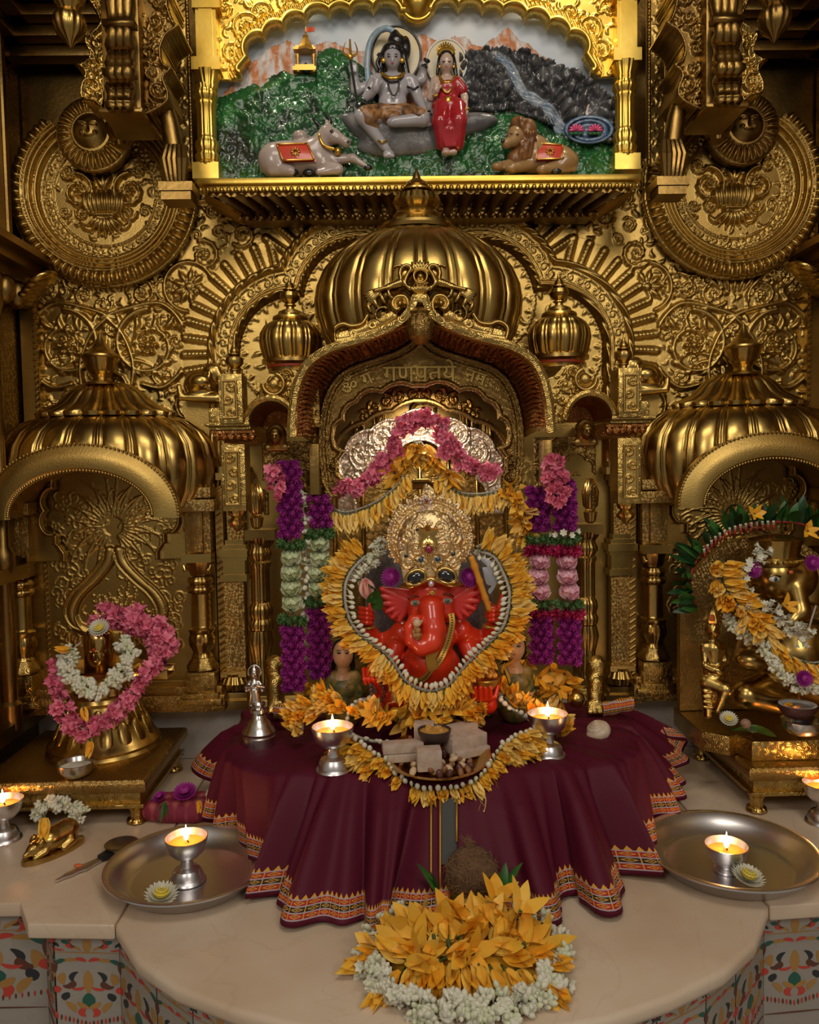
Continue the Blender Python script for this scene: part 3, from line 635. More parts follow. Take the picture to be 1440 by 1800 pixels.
necklace(man, 'bead_necklace', BLK, [(682, 140, .08), (684, 155, .083), (692, 168, .085), (700, 158, .083), (702, 140, .08)], .0028)
for l, nm in (([(637, 172, .066), (645, 178, .075), (655, 174, .066)], 'bracelet'), ([(741, 194, .085), (748, 197, .094), (756, 195, .085)], 'bracelet'), ([(647, 153, .07), (655, 156, .072), (666, 152, .07)], 'armlet'), ([(716, 152, .07), (728, 156, .074), (736, 152, .068)], 'armlet'), ([(665, 247, .078), (672, 250, .084), (681, 247, .076)], 'anklet')): necklace(man, nm, GLD if nm == 'anklet' else BLK, l, .0028)
b = MB(); t0, t1 = m3(629, 190, .07), m3(616, 104, .074); b.tube([t0, t1], .0034, 8); b.mi = 1; c = Vector(m3(616, 100, .074)); s_ = MP
b.ball(c, (.008, .008, .010), 10, 8)
for k in (-1, 0, 1): b.tube(smooth_path([c, c+Vector((k*9*s_, 0, 4*s_)), c+Vector((k*11.5*s_, 0, 12*s_)), c+Vector((k*7.5*s_, 0, 24*s_))] if k else [c, c+Vector((0, 0, 12*s_)), c+Vector((0, 0, 28*s_))], 6), [(.0046-.0036*i/18)*(1 if k else 1.1) for i in range(19 if k else 13)], 8)
b.build('trident', [BLK, GLD], man)
b = MB(); c = Vector(m3(748, 112, .056)); b.lathe([(.010, -.011), (.010, -.009), (.004, 0), (.010, .009), (.010, .011)], (0, 0, 0), 16); b.xf(Matrix.Translation(c) @ Matrix.Rotation(.4, 4, 'Y')); b.build('hand_drum', BLK, man)
necklace(mural, 'water_stream', mat('painted_stream', (.22, .34, .44), .2, var=((.40, .48, .54), 60)), [(692, 56, .062), (680, 50, .062), (662, 58, .05), (650, 78, .04), (646, 110, .036), (648, 150, .036)], .0085)
necklace(mural, 'cobra', BLK, [(668, 122, .06), (663, 110, .06), (668, 100, .062), (664, 94, .066)], .005)
wom = organic('seated_woman', [ell((785, 110, .066), (11.5, 12, 15)), cap((785, 122, .06), (785, 132, .05), 6, 7.5), cap((766, 143, .048), (806, 143, .048), 8, 8), ell((785, 152, .054), (20, 12, 16)), ell((787, 172, .05), (16, 11, 14)), ell((790, 190, .052), (24, 15, 14)),
    cap((764, 146, .05), (757, 172, .058), 7.5, 6), cap((757, 172, .06), (767, 160, .078), 6, 4.5), cap((767, 157, .08), (768, 150, .082), 5.5, 5), *[cap((763+i*3.2, 149, .082), (763.3+i*3, 141+abs(i-1.6), .083), 1.8, 1.4) for i in range(4)], cap((774, 154, .082), (777, 150, .083), 2, 1.5),
    cap((809, 146, .048), (817, 172, .055), 7.5, 6), cap((817, 172, .055), (818, 196, .07), 5.5, 4.5), cap((818, 197, .074), (815, 207, .078), 5.5, 4), *[cap((810+i*3, 205, .079), (809+i*3, 214, .078), 1.8, 1.3) for i in range(4)],
    cap((780, 258, .06), (786, 266, .07), 6, 5), ell((784, 269, .078), (8, 9, 4.5)), ell((797, 268, .076), (7, 8, 4.5)), cap((785, 107, .077), (785, 112, .083), 1.6, 2)], SKP, mural, .006, h, 'seated woman in red sari with gold crown')
organic('sari', [ell((787, 154, .057), (19.5, 12.5, 13)), ell((787, 170, .054), (18, 12.5, 14)), ell((790, 188, .058), (30, 18, 16)), cap((778, 192, .065), (774, 214, .085), 16, 14), cap((803, 192, .065), (806, 212, .085), 16, 14), cap((774, 214, .085), (780, 252, .06), 14, 13), cap((806, 212, .085), (803, 252, .06), 14, 13), cap((790, 220, .083), (791, 255, .065), 9, 8), cap((803, 146, .055), (813, 158, .056), 10, 9)]+[cap((776+i*6, 226, .096-.002*abs(i-2)), (783+i*3.6, 256, .080), 2.2, 2) for i in range(6)], RED, wom, .006, h)
organic('hair', [ell((785, 100, .058), (14, 12, 12)), cap((773, 106, .055), (769, 130, .05), 4, 3), cap((797, 106, .055), (802, 134, .05), 4.5, 3.5)], BLK, wom, .005, h)
b = MB(); c = m3(784, 96, .066)
for k in range(-5, 6): a = PI/2-k*.21; b.tube([(c[0]+.008*math.cos(a), c[1], c[2]+.006*math.sin(a)), (c[0]+(.036-.0012*abs(k))*math.cos(a), c[1]-.002, c[2]+(.034-.0016*abs(k))*math.sin(a))], [.006, .0018], 8)
b.tube([(c[0]+.021*math.cos(a), c[1]-.006, c[2]-.003+.014*math.sin(a)) for a in np.linspace(0, PI, 16)], .005, 8); b.ball((c[0], c[1]-.009, c[2]+.016), .0055, 8, 6); b.build('crown', GLD, wom)
[dots(wom, 'eye', BLK, [(q, 108, .0855)], .0028, (1.6, .5, .6)) for q in (780, 790)]; dots(wom, 'mouth', LIP, [(785, 117.5, .085)], .0032, (1.2, .6, .5)); dots(wom, 'bindi', LIP, [(785, 102, .084)], .0018); [dots(wom, 'earring', GLD, [q], .005) for q in [(773, 117, .066), (798, 117, .066)]]
necklace(wom, 'necklace', GLD, [(772, 133, .058), (778, 142, .072), (786, 145, .076), (795, 142, .072), (800, 133, .058)], .0042); necklace(wom, 'necklace', GLD, [(773, 140, .065), (778, 155, .077), (786, 163, .079), (794, 155, .077), (799, 140, .065)], .0028)
b = MB(); c = Vector(m3(788, 176, .084)); b.ball(c, (.010, .006, .012), 12, 8)
for k in range(-4, 5): a = -PI/2+k*.34; b.tube([c, c+Vector((math.cos(a)*.040, .004, math.sin(a)*.038))], [.0034, .0014], 6)
for k in (-1, 1): b.tube([c, c+Vector((k*.022, .004, .002)), c+Vector((k*.036, .028, .003))], .0042, 6)
b.build('waist_ornament', GLD, wom)
for l in ([(813, 190, .078), (819, 192, .082), (824, 190, .076)], [(759, 166, .07), (764, 169, .076), (770, 166, .078)]): necklace(wom, 'bangle', GLD, l, .003)
HID = mat('painted_hide', (.42, .34, .31), .24, coat=.5, var=((.36, .28, .25), 14)); TAN = mat('painted_lion', (.34, .20, .08), .26, coat=.4); MANE = mat('painted_mane', (.25, .11, .035), .3, var=((.14, .055, .02), 40)); CLO = mat('painted_blanket', (.55, .045, .02), .28, coat=.4)
bull = organic('reclining_bull', [ell((505, 280, .045), (44, 22, 30)), ell((482, 282, .05), (27, 24, 28)), ell((545, 276, .05), (40, 22, 28)), ell((528, 241, .038), (14, 13, 11)), cap((555, 262, .05), (577, 240, .062), 20, 14), cap((576, 235, .066), (586, 240, .074), 14.5, 12), cap((590, 240, .076), (607, 250, .088), 10, 7.5), ell((609, 251, .09), (7, 7, 6)), cap((578, 222, .07), (575, 214, .072), 4.5, 3.5),
    cap((575, 282, .05), (620, 278, .065), 11, 6.5), cap((620, 278, .065), (645, 293, .07), 6.5, 4), cap((565, 288, .06), (595, 297, .075), 11, 8), cap((595, 299, .075), (560, 303, .075), 7.5, 5.5), cap((480, 290, .06), (510, 300, .075), 15, 8), cap((510, 301, .075), (478, 303, .07), 7.5, 5.5), cap((500, 298, .075), (515, 303, .08), 7, 6), cap((459, 270, .045), (460, 300, .05), 4, 3)], HID, mural, .010, .0034, 'grey-white reclining bull with red blanket')
for px, py, r in ((515, 303, 6.5), (543, 304, 7), (647, 295, 5)): dots(bull, 'hoof', BLK, [(px, py, .08)], r*MP*1.2, (1.3, .8, .8))
organic('ear', [cap((565, 232, .075), (553, 244, .07), 5, 2.4), ell((558, 240, .073), (7, 3, 6))], HID, bull, .004, .0026)
for l in ([(562, 222, .062), (556, 215, .066), (551, 208, .066), (555, 203, .066)], [(578, 220, .066), (580, 211, .066), (574, 203, .066), (569, 196, .066)]):
    b = MB(); b.tube(smooth_path([m3(*q) for q in l], 5), [.0075-.0055*i/15 for i in range(16)], 8); b.build('horn', BLK, bull, smooth=180)
dots(bull, 'eye', BLK, [(583, 230, .0985)], .0045, (1.2, .5, 1)); dots(bull, 'nostril', BLK, [(612, 249, .1015)], .004)
necklace(bull, 'bell_chain', GLD, [(566, 226, .06), (562, 240, .082), (570, 256, .084), (588, 262, .078)], .0048); dots(bull, 'bell', GLD, [(594, 266, .078)], .010, (1, 1, 1.2))
def blanket(par, pl, dy0, dyf, rx):
    r = MB(); a, b_, c, d = [np.array(q, float) for q in pl]; rows = []
    for i in range(13):
        u = i/12; row = []
        for j in range(11): v = j/10; q = (a*(1-u)+b_*u)*(1-v)+(d*(1-u)+c*u)*v; row.append(m3(q[0], q[1], dyf(u, v)))
        rows.append(row)
    r.grid(rows); n = len(r.v); r.add([(x, y+.01, z) for x, y, z in r.v[:n]], [f[::-1] for f in r.f]); o = r.build('blanket', CLO, par, smooth=180)
    e = MB(); e.tube([m3(*q[:2], dyf(*q[2:])+.002) for q in [(*((a*(1-u)+b_*u)*(1-v)+(d*(1-u)+c*u)*v), u, v) for u, v in [(t, .06) for t in np.linspace(.04, .96, 9)]+[(.96, t) for t in np.linspace(.06, .94, 9)]+[(t, .94) for t in np.linspace(.96, .04, 9)]+[(.04, t) for t in np.linspace(.94, .06, 9)]]], .0022, 6, closed=True)
    cc = (a+b_+c+d)/4
    for k in range(8): t = k*PI/4; q = (a*.25+b_*.25+c*.25+d*.25); e.tube([m3(q[0]+3*math.cos(t), q[1]+3*math.sin(t), dyf(.5, .5)+.002), m3(q[0]+rx*math.cos(t), q[1]+rx*math.sin(t), dyf(.5, .5)+.002)], [.0036, .0015], 6)
    e.build('gold_trim', GLD, o, smooth=180)
blanket(bull, [(484, 252), (541, 250), (556, 282), (496, 284)], 0, lambda u, v: .091+.012*math.sin(PI*u)*.4-.010*(1-v)**3+.002*v, 9)
lion = organic('reclining_lion', [ell((965, 278, .045), (46, 20, 24)), ell((990, 285, .05), (26, 22, 20)), ell((935, 270, .045), (34, 22, 32)), ell((906, 240, .075), (15, 14, 17)), cap((903, 248, .088), (890, 251, .096), 9, 7), ell((890, 255, .09), (7, 7, 6)), cap((915, 285, .055), (880, 292, .075), 10, 7), ell((874, 293, .08), (10, 9, 6.5)), cap((930, 290, .06), (902, 296, .085), 10, 7.5), ell((898, 297, .088), (10, 9, 6.5)), cap((985, 292, .065), (955, 298, .082), 12, 7), ell((952, 299, .085), (9, 8, 6)), cap((1012, 275, .055), (1010, 298, .06), 4, 3.5), cap((1010, 298, .06), (985, 301, .075), 3.5, 3.5)], TAN, mural, .009, .0034, 'reclining tawny lion with red blanket')
pr = [ell((918, 240, .055), (26, 18, 30)), ell((920, 265, .055), (22, 20, 26)), ell((905, 280, .06), (14, 14, 16)), ell((912, 217, .068), (14, 12, 12)), ell((928, 228, .065), (15, 14, 18))]
for k in range(38):
    a = rng.uniform(-1.9, 1.9); px = 920+rng.uniform(2, 24)*math.cos(a)-4; py = 248+rng.uniform(8, 36)*math.sin(a); pr.append(cap((px, py-7, .080+rng.uniform(0, .012)), (px+rng.uniform(-4, 6), py+9, .078), 3.6, 1.6))
organic('mane', pr, MANE, lion, .004, .0032)
[dots(lion, 'eye', BLK, [q], .0034, (1.3, .6, .7)) for q in ((899, 235, .1045), (910, 236, .1035))]; dots(lion, 'nose', BLK, [(884, 247, .106)], .006); dots(lion, 'tail_tuft', BLK, [(978, 301, .082)], .009, (1.8, .8, .9))
blanket(lion, [(946, 250), (990, 253), (993, 280), (940, 282)], 0, lambda u, v: .080+.012*math.sin(PI*u)*.4+.004*v-.010*(1-v)**3, 8)
# ---------------------------------------------------------------- gilt frame of the relief
YF = 2.315
frame = thing('scalloped_archway', 'bright gold scalloped arch frame with two turned columns round the painted relief', 'archway', (0.01, YF, 1.68))
xa, _ = XZ(385, 0, YF); xb, _ = XZ(1082, 0, YF)
ra = Relief(xa, xb, XZ(735, 142, YF)[1], XZ(735, -6, YF)[1], .002)
fm = lambda l: [XZ(a, b, YF) for a, b in l]
tips = fm([(427, 131), (445, 109), (471, 77), (506, 66), (541, 48), (582, 42), (618, 37), (657, 33), (700, 36), (763, 33), (805, 31), (846, 34), (880, 38), (919, 45), (957, 60), (991, 75), (1019, 103), (1035, 128)])
op = inside(tips+fm([(1035, 160), (427, 160)]), ra.X, ra.Z); sda = np.where(op, -polydist(tips, ra.X, ra.Z), polydist(tips, ra.X, ra.Z))
for i in range(1, len(tips)-2):
    if i in (8,): continue
    a, b_ = np.array(tips[i]), np.array(tips[i+1]); c = (a+b_)/2+np.array((0, -.004)); sda = np.minimum(sda, np.hypot(ra.X-c[0], ra.Z-c[1])-np.linalg.norm(a-b_)/2*1.02)
ra.h = np.where((sda > 0) & (sda < .022), .024*np.sqrt(np.clip(1-((sda-.011)/.011)**2, 0, 1))+.006, 0)
ra.h = np.where((sda >= .022) & (sda < .034), .010+.006*np.abs(np.sin(ra.X*260+ra.Z*120)), ra.h)
fl_ = sda > .040; k0 = ra.h.copy(); ra.h[:] = 0
for s in (-1, 1):
    for (dx, py, rp, t) in ((300, 55, 26, 1.6), (322, 95, 20, 1.4), (268, 30, 20, 1.4), (222, 18, 16, 1.3), (335, 22, 18, 1.3), (190, 12, 13, 1.2), (160, 9, 12, 1.2), (310, 122, 14, 1.2), (125, 8, 11, 1.1)):
        c = XZ(733+s*dx, py, YF); ra.spiral(c[0], c[1], rp*YF/F, rng.uniform(0, 6), t, s*rng.choice((-1, 1)), .010, stem=.12)
ra.fill(500, .03, .007, fl_, .25); ra.h = np.where(fl_, ra.h+.004, k0)
c = XZ(733, 18, YF); ra.stamp(c[0], c[1], .042, .055); ra.ring(c[0], c[1], .042, .007, .022)
for a in np.arange(0, 2*PI, PI/9): ra.leaf(c[0]+.018*math.cos(a), c[1]+.018*math.sin(a), a, .022, .004, .056-.02, .5)
mk = (sda > 0) | (np.hypot(ra.X-c[0], ra.Z-c[1]) < .048)
ra.solid('scalloped_arch', GOLDB, YF, frame, mk, .012)
def turned_column(par, name, px, yy, m, lv, wpx=1.0):
    """square post with turned vase shaft; lv = pixel heights from top to foot"""
    sc_ = yy/F; b = MB(); cx = lambda py: P(px, py, yy)
    def bxp(p0, p1, hw, dep): c = (np.array(cx(p0))+cx(p1))/2; b.box(c, (2*hw*sc_*wpx, dep*sc_*2*wpx, abs(p1-p0)*sc_))
    for it in lv:
        if it[0] == 'b': bxp(*it[1:])
        else:
            _, p0, p1, pr_ = it; c = cx(p1); H = (p1-p0)*sc_; b.lathe([(r*sc_*wpx, t*H) for r, t in pr_], c, 96, rf=(lambda t, z: 1+.035*math.cos(16*t)) if it[0] == 'f' else None)
    return b.build(name, m, par, bevel=0)
VASE = [(13, 0), (19, .03), (21, .10), (17, .15), (20, .22), (19, .28), (14.5, .33), (16, .36), (15.5, .38), (15.5, .72), (18, .75), (18, .78), (15, .80), (20, .86), (20, .90), (16, .95), (17, 1)]
for px in (366, 1098):
    o = -16 if px > 700 else 0
    turned_column(frame, 'column', px, YF-.03, GOLDB, [('b', 3+o, 24+o, 23, 20), ('b', 24+o, 112+o, 17, 16), ('b', 28+o, 110+o, 11, 18), ('b', 110+o, 131+o, 24, 20), ('f', 131+o, 163+o, [(14, 0), (17, .2), (16, .35), (21, .8), (23, 1)]), ('f', 160+o, 290+o, [(r, t) for r, t in VASE]), ('f', 284+o, 296+o, [(20, 0), (22, .4), (15, 1)]), ('b', 293+o, 320+o, 22, 20)])
# ---------------------------------------------------------------- ledge under the relief
ledge = thing('mural_ledge', 'gold cornice ledge carved with a row of leaves below the painted relief', 'ledge', (0.01, 2.3, 1.61))
yf, yb = 2.215, 2.385; zt, zb = P(735, 309, yf)[2], P(735, 383, 2.33)[2]; xl, xr = P(345, 315, yf)[0], P(1128, 303, yf)[0]
b = MB(); b.box(((xl+xr)/2, (yf+yb)/2, zt-.008), (xr-xl, yb-yf, .016)); b.box(((xl+xr)/2, (yf+yb)/2+.012, zt-.024), (xr-xl-.024, yb-yf, .016))
b.build('top_board', GOLDB, ledge, bevel=.003)
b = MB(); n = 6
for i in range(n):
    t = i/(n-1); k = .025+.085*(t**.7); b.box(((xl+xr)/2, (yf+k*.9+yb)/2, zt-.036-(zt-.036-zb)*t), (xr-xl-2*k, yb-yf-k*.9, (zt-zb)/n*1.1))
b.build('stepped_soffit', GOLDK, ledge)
b = MB(); W = xr-xl
def leafrow(x, k, wd, L0, L1): 
    rows = []
    for i in range(8):
        t = i/7; y = yf+.018+k(t)[0]; z = zt-.036+k(t)[1]; ww = wd*math.sin(PI*min(1, .22+.76*t))**.7
        rows.append([(x(t)+q*ww, y-.020*(1-abs(q))**.8, z-.016*(1-abs(q))**.8) for q in np.linspace(-1, 1, 9)])
    b.grid(rows)
NL = 25
for i in range(NL):
    xx = xl+.03+(W-.06)*(i+.5)/NL; leafrow(lambda t, xx=xx: xx+((xl+xr)/2-xx)*.16*t, lambda t: (.05*t+.02*t*t, -(zt-.036-zb)*t*.95), W/NL*.46, 0, 1)
for s in (-1, 1):
    i0 = len(b.v)
    for i in range(3):
        y0 = yf+.02+i*.04; rows = []
        for j in range(8): t = j/7; ww = .026*math.sin(PI*min(1, .22+.76*t))**.7; rows.append([((xl if s < 0 else xr)-s*(.02+.09*t)+s*.010*(1-abs(q)), y0+.02+.03*t+q*ww, zt-.036-(zt-.036-zb)*.95*t-.008*(1-abs(q))) for q in np.linspace(-1, 1, 9)])
        b.grid(rows)
b.build('leaf_carving', GOLDK, ledge, smooth=50)
b = MB()
for i in range(64): b.ball((xl+W*(i+.5)/64, yf+.006, zt-.030), (.0065, .006, .008), 8, 6)
b.build('bead_row', GOLDC, ledge, smooth=180); b = MB()
for i in range(52): b.ball((xl+.09+(W-.18)*(i+.5)/52, yf+.085, zb-.002), (.008, .008, .008), 8, 6)
b.build('bead_row', GOLDC, ledge, smooth=180)
# ================================================================ central domed canopy
XM = .012                                   # centre line of the altar wall
def mx_(p): return (2*XM-p[0], *p[1:])
def finial(b, c, H, R, n=24, rib=12):
    """fluted pot, disc and spike standing on c"""
    b.lathe([(R*.8, 0), (R*.8, H*.03), (R*.45, H*.06), (R*.4, H*.12), (R*.62, H*.15), (R*.62, H*.18), (R*.42, H*.20)], c, n)
    b.lathe([(R*.42, H*.20), (R*.85, H*.30), (R, H*.40), (R*.9, H*.50), (R*.55, H*.56)], c, max(n, 4*rib), rf=lambda t, z: 1+.05*abs(math.cos(rib*t/2)))
    b.lathe([(R*.55, H*.56), (R*.72, H*.58), (R*.72, H*.61), (R*.4, H*.63), (R*.5, H*.68), (R*.42, H*.74), (R*.2, H*.80), (R*.16, H*.86), (R*.07, H*.94), (.0006, H)], c, n)
def ribbed(n, amp=.020, g=.03):
    def f(t, z):
        u = (t*n/(2*PI)) % 1.0; d = min(u, 1-u); return 1-g*.5+g*math.sin(PI*u)**.6+amp*math.exp(-(d/.06)**2)-amp*.7*math.exp(-((d-.13)/.035)**2)
    return f
canopy = thing('domed_canopy', 'large ribbed gold dome canopy over the red idol with pointed hood and inscription', 'canopy', (XM, 2.2, 1.15))
YD = 2.165; c0 = P(737, 615, YD); pr = YD/F
def prof(l, z0=615): return [(r*pr, (z0-y)*pr) for r, y in l]
b = MB(); b.lathe(prof([(140, 640), (150, 615), (165, 590), (174, 560), (176, 535), (172, 508), (160, 480), (140, 455), (112, 434), (80, 419), (60, 413)]), c0, 480, rf=ribbed(20, .024, .055), sq=(1, .74), cap=False); dome_b = b
b = MB(); b.lathe(prof([(63, 416), (66, 411), (64, 406), (45, 401), (38, 392), (41, 388), (38, 384), (34, 380)]), (c0[0], YD-.012, c0[2]), 64, sq=(1, .8)); b.build('dome_collar', GOLD, canopy)
b = MB(); finial(b, (c0[0], YD-.012, P(737, 400, YD)[2]), 98*pr, 40*pr, 40, 18); b.build('finial', GOLD, canopy)
YC, YI = 1.90, 2.06
ou = smooth_path([P(*q, YC) for q in ((508, 768), (509, 740), (513, 700), (523, 663), (541, 634), (577, 610), (641, 590), (690, 569), (715, 548), (726, 522))], 8)
iN = smooth_path([P(*q, YI) for q in ((560, 768), (561, 745), (566, 715), (574, 690), (590, 665), (617, 645), (672, 626), (706, 612), (726, 596), (735, 580))], 8)
xo = P(739, 600, YC)[0]; XI = P(738, 600, YI)[0]
fo = [tuple(p) for p in ou]+[(2*xo-p[0], p[1], p[2]) for p in ou[::-1]]; fi = [tuple(p) for p in iN]+[(2*XI-p[0], p[1], p[2]) for p in iN[::-1]]
xs_h = sorted((p[0], p[2]) for p in fo if abs(p[0]) < .31)
def hood_z(x): return np.interp(x, [q[0] for q in xs_h], [q[1] for q in xs_h])
kk = [f for f in dome_b.f if not (sum(dome_b.v[i][1] for i in f)/4 < 2.16 and sum(dome_b.v[i][2] for i in f)/4 < hood_z(sum(dome_b.v[i][0] for i in f)/4)+.004)]
dome_b.f = kk; dome_b.m = [0]*len(kk); dome_b.build('dome', GOLD, canopy, smooth=60)
b = MB(); A = np.array(fo); B_ = np.array(fi); rows = []
for t in np.linspace(0, 1, 9): q = A*(1-t)+B_*t; q[:, 2] += .022*math.sin(PI*t); rows.append([tuple(x) for x in q])
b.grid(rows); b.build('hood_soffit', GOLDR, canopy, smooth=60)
b = MB()                                                  # copper leaf carving under the hood
for i in range(3, len(fo)-3, 4):
    p = A[i]*.82+B_[i]*.18; q = A[i]*.12+B_[i]*.88; tt = A[i+2]-A[i-2]; tt = tt/np.linalg.norm(tt); up = np.cross(q-p, tt); up /= np.linalg.norm(up); up *= np.sign(up[2]) if abs(up[2]) > .01 else 1
    mid = (p+q)/2-np.array((0, 0, -.014))
    for k in (-1, 0, 1): b.tube([p+tt*.006*k, mid+tt*.014*k-np.array((0, .004, .004)), q+tt*.010*k], [.003, .007-.002*abs(k), .003], 6)
b.build('hood_carving', GOLDR, canopy, smooth=180)
b = MB(); b.sweep(fo, [(-.004, -.006), (-.004, .010), (.004, .014), (.014, .012), (.018, .004), (.016, -.020), (.006, -.026)], up=(0, -1, 0)); b.build('hood_rim', GOLDE, canopy)
b = MB(); rows = [[(p[0], YC+.02, p[2]+.0) for p in fo], [(p[0]*.985+.015*XM, 2.10, p[2]+.012) for p in fo], [(p[0]*.97+.03*XM, 2.385, p[2]-.004) for p in fo]]; b.grid(rows); b.build('hood_roof', GOLDE, canopy, smooth=60)
# dark arch panel with cusped edge and the inscription
rp_ = Relief(P(540, 0, YI)[0], P(935, 700, YI)[0], P(738, 885, YI)[1+1], P(738, 560, YI)[2], .0022)
outl = [(p[0], p[2]) for p in fi]; q0 = [XZ(a, c, YI) for a, c in ((560, 770), (560, 800), (566, 850), (580, 876), (600, 872))]
outl = [(2*XI-x, z) for x, z in q0][::-1] and (q0[::-1]+outl+[(2*XI-x, z) for x, z in q0])
lt = [XZ(a, c, YI) for a, c in ((604, 868), (604, 842), (597, 830), (596, 810), (608, 792), (592, 784), (588, 770), (590, 758), (607, 744), (608, 726), (629, 707), (640, 697), (673, 692), (700, 682), (737, 681))]
ltip = [XZ(a, c, YI) for a, c in ((590, 760), (607, 742), (629, 710), (672, 694), (737, 692))]
opn = lt+[(2*XI-x, z) for x, z in lt[::-1][1:]]
inn_ = inside(outl, rp_.X, rp_.Z); o_ = inside(opn+[XZ(870, 900, YI), XZ(604, 900, YI)], rp_.X, rp_.Z)
sdo = np.where(o_, -1, 1)*polydist(opn, rp_.X, rp_.Z)
tp = ltip+[(2*XI-x, z) for x, z in ltip[::-1][1:]]
for i in range(len(tp)-1):
    a, b_ = np.array(tp[i]), np.array(tp[i+1]); ch = np.linalg.norm(b_-a); sg_ = ch*.24; R_c = (ch*ch/4+sg_*sg_)/(2*sg_); nn_ = np.array((-(b_-a)[1], (b_-a)[0]))/ch; c = (a+b_)/2+nn_*(sg_-R_c); sdo = np.minimum(sdo, np.hypot(rp_.X-c[0], rp_.Z-c[1])-R_c)
rp_.h = np.where((sdo > 0) & (sdo < .014), .016*np.sqrt(np.clip(1-((sdo-.007)/.007)**2, 0, 1)), .002)
so_ = polydist(outl, rp_.X, rp_.Z, True); rp_.h = np.maximum(rp_.h, np.where(so_ < .010, .012, np.where((so_ > .018) & (so_ < .026), .008, 0)))
for s in (-1, 1):
    for (px, py, r) in ((585, 820, 14), (588, 850, 16), (578, 700, 10)):
        c = XZ(px, py, YI); x = c[0] if s < 0 else 2*XI-c[0]; rp_.spiral(x, c[1], r*YI/F, 1.5, 1.3, s, .020 if py > 780 else .006)
    c = XZ(725, 668, YI); x = c[0] if s < 0 else 2*XI-c[0]; rp_.spiral(x, c[1], 8*YI/F, PI/2, 1.2, -s, .010, stem=.2, lobes=False)
c = XZ(738, 680, YI); rp_.leaf(c[0], c[1], -PI/2, .02, .006, .012, 0)
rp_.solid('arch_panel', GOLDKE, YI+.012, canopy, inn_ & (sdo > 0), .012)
def text(s_, px, py, y, size, m, name, par, dz=0., ang=0.):
    cu = bpy.data.curves.new('lettering', 'FONT'); cu.body = s_; cu.size = size; cu.extrude = .0035; cu.bevel_depth = .0008; cu.align_x = 'CENTER'
    o = bpy.data.objects.new('lettering', cu); C.objects.link(o); bpy.context.view_layer.update()
    me = bpy.data.meshes.new_from_object(o.evaluated_get(bpy.context.evaluated_depsgraph_get())); bpy.data.objects.remove(o)
    c = Vector(P(px, py, y)); me.transform(Matrix.Translation(c-wloc(par)) @ Matrix.Rotation(-ang, 4, 'Y') @ Matrix.Rotation(PI/2, 4, 'X')); me.materials.clear(); me.materials.append(m)
    return link(name, me, par)
text('गणपतये', 738, 671, YI-.004, .062, GOLD, 'inscription', canopy)
text('ॐ गं', 632, 684, YI-.004, .048, GOLD, 'inscription', canopy, ang=.42); text('नम:', 836, 674, YI-.004, .048, GOLD, 'inscription', canopy, ang=-.33)
yJ = 2.27; ri = Relief(P(560, 0, yJ)[0], P(916, 700, yJ)[0], P(738, 860, yJ)[2], P(738, 640, yJ)[2], .0025); xj = P(738, 740, yJ)[0]; sj = np.full(ri.X.shape, 9.)
for px, py, rr in ((738, 775, 66), (690, 790, 62), (650, 805, 58), (622, 828, 44), (612, 862, 36)):
    c = XZ(px, py, yJ)
    for x in (c[0], 2*xj-c[0]): sj = np.minimum(sj, np.hypot(ri.X-x, ri.Z-c[1])-rr*yJ/F)
for i in range(16): a = PI*(i+.5)/16; ri.spiral(xj+.20*math.cos(a), P(738, 800, yJ)[2]+.175*math.sin(a), .020, a, 1.3, 1 if i % 2 else -1, .010, stem=.14)
ri.h = np.where((sj > 0) & (sj < .012), .014, ri.h); ri.solid('inner_arch', GOLDK, yJ, canopy, sj > 0, .01)
# crest: scrolls, peacocks and a medallion above the point of the hood
YX = 1.925; rcx = Relief(P(575, 0, YX)[0], P(905, 600, YX)[0], P(738, 612, YX)[2], P(738, 445, YX)[2], .0018)
cp = lambda l: [XZ(a, b_, YX) for a, b_ in l]; xx = P(739, 540, YX)[0]
def both(f):
    for s in (1, -1): f(lambda p: p if s > 0 else (2*xx-p[0], p[1]), s)
def cr(M_, s):
    S_ = lambda l, R, h, **k: rcx.stroke([M_(p) for p in smooth_path(cp(l), 6)], R*YX/F, h, **k)
    S_([(724, 556), (700, 572), (650, 590), (600, 600), (590, 602)], 9, .012); S_([(712, 565), (718, 540), (712, 524), (697, 524), (690, 536), (697, 546), (705, 540)], 6.5, .020); rcx.stamp(*M_(XZ(703, 536, YX)), .012, .026)
    S_([(590, 600), (586, 585), (592, 574), (604, 570), (618, 574), (636, 570), (646, 556)], 5, .014); S_([(600, 592), (620, 586), (650, 574), (672, 566), (690, 555)], 11, .008)
    for (px, py, r) in ((672, 555, 15), (655, 572, 9), (622, 585, 9)): c = M_(XZ(px, py, YX)); rcx.spiral(c[0], c[1], r*YX/F, 1, 1.3, s, .013, stem=.16)
    S_([(722, 510), (712, 500), (716, 485), (722, 474), (716, 468), (706, 472), (703, 482), (704, 494), (692, 504), (676, 508), (660, 512)], 5, .017)   # peacock neck and back
    rcx.stroke([M_(p) for p in cp([(704, 498), (682, 505), (662, 514)])], .013, .020, lambda u: 1-.6*u); S_([(715, 468), (700, 468), (693, 471)], 3, .014)
    for k in range(5): rcx.leaf(*M_(XZ(672, 509, YX)), (PI if s > 0 else 0)+s*(.15+.16*k), .055, .007, .012, s*.3)
    for k in range(4): rcx.leaf(*M_(XZ(690-k*12, 525+k*8, YX)), (PI*.75 if s > 0 else PI*.25), .03, .007, .012, -s)
both(cr)
c = XZ(739, 487, YX); rcx.ring(c[0], c[1], .016, .005, .018); rcx.stamp(c[0], c[1], .010, .018)
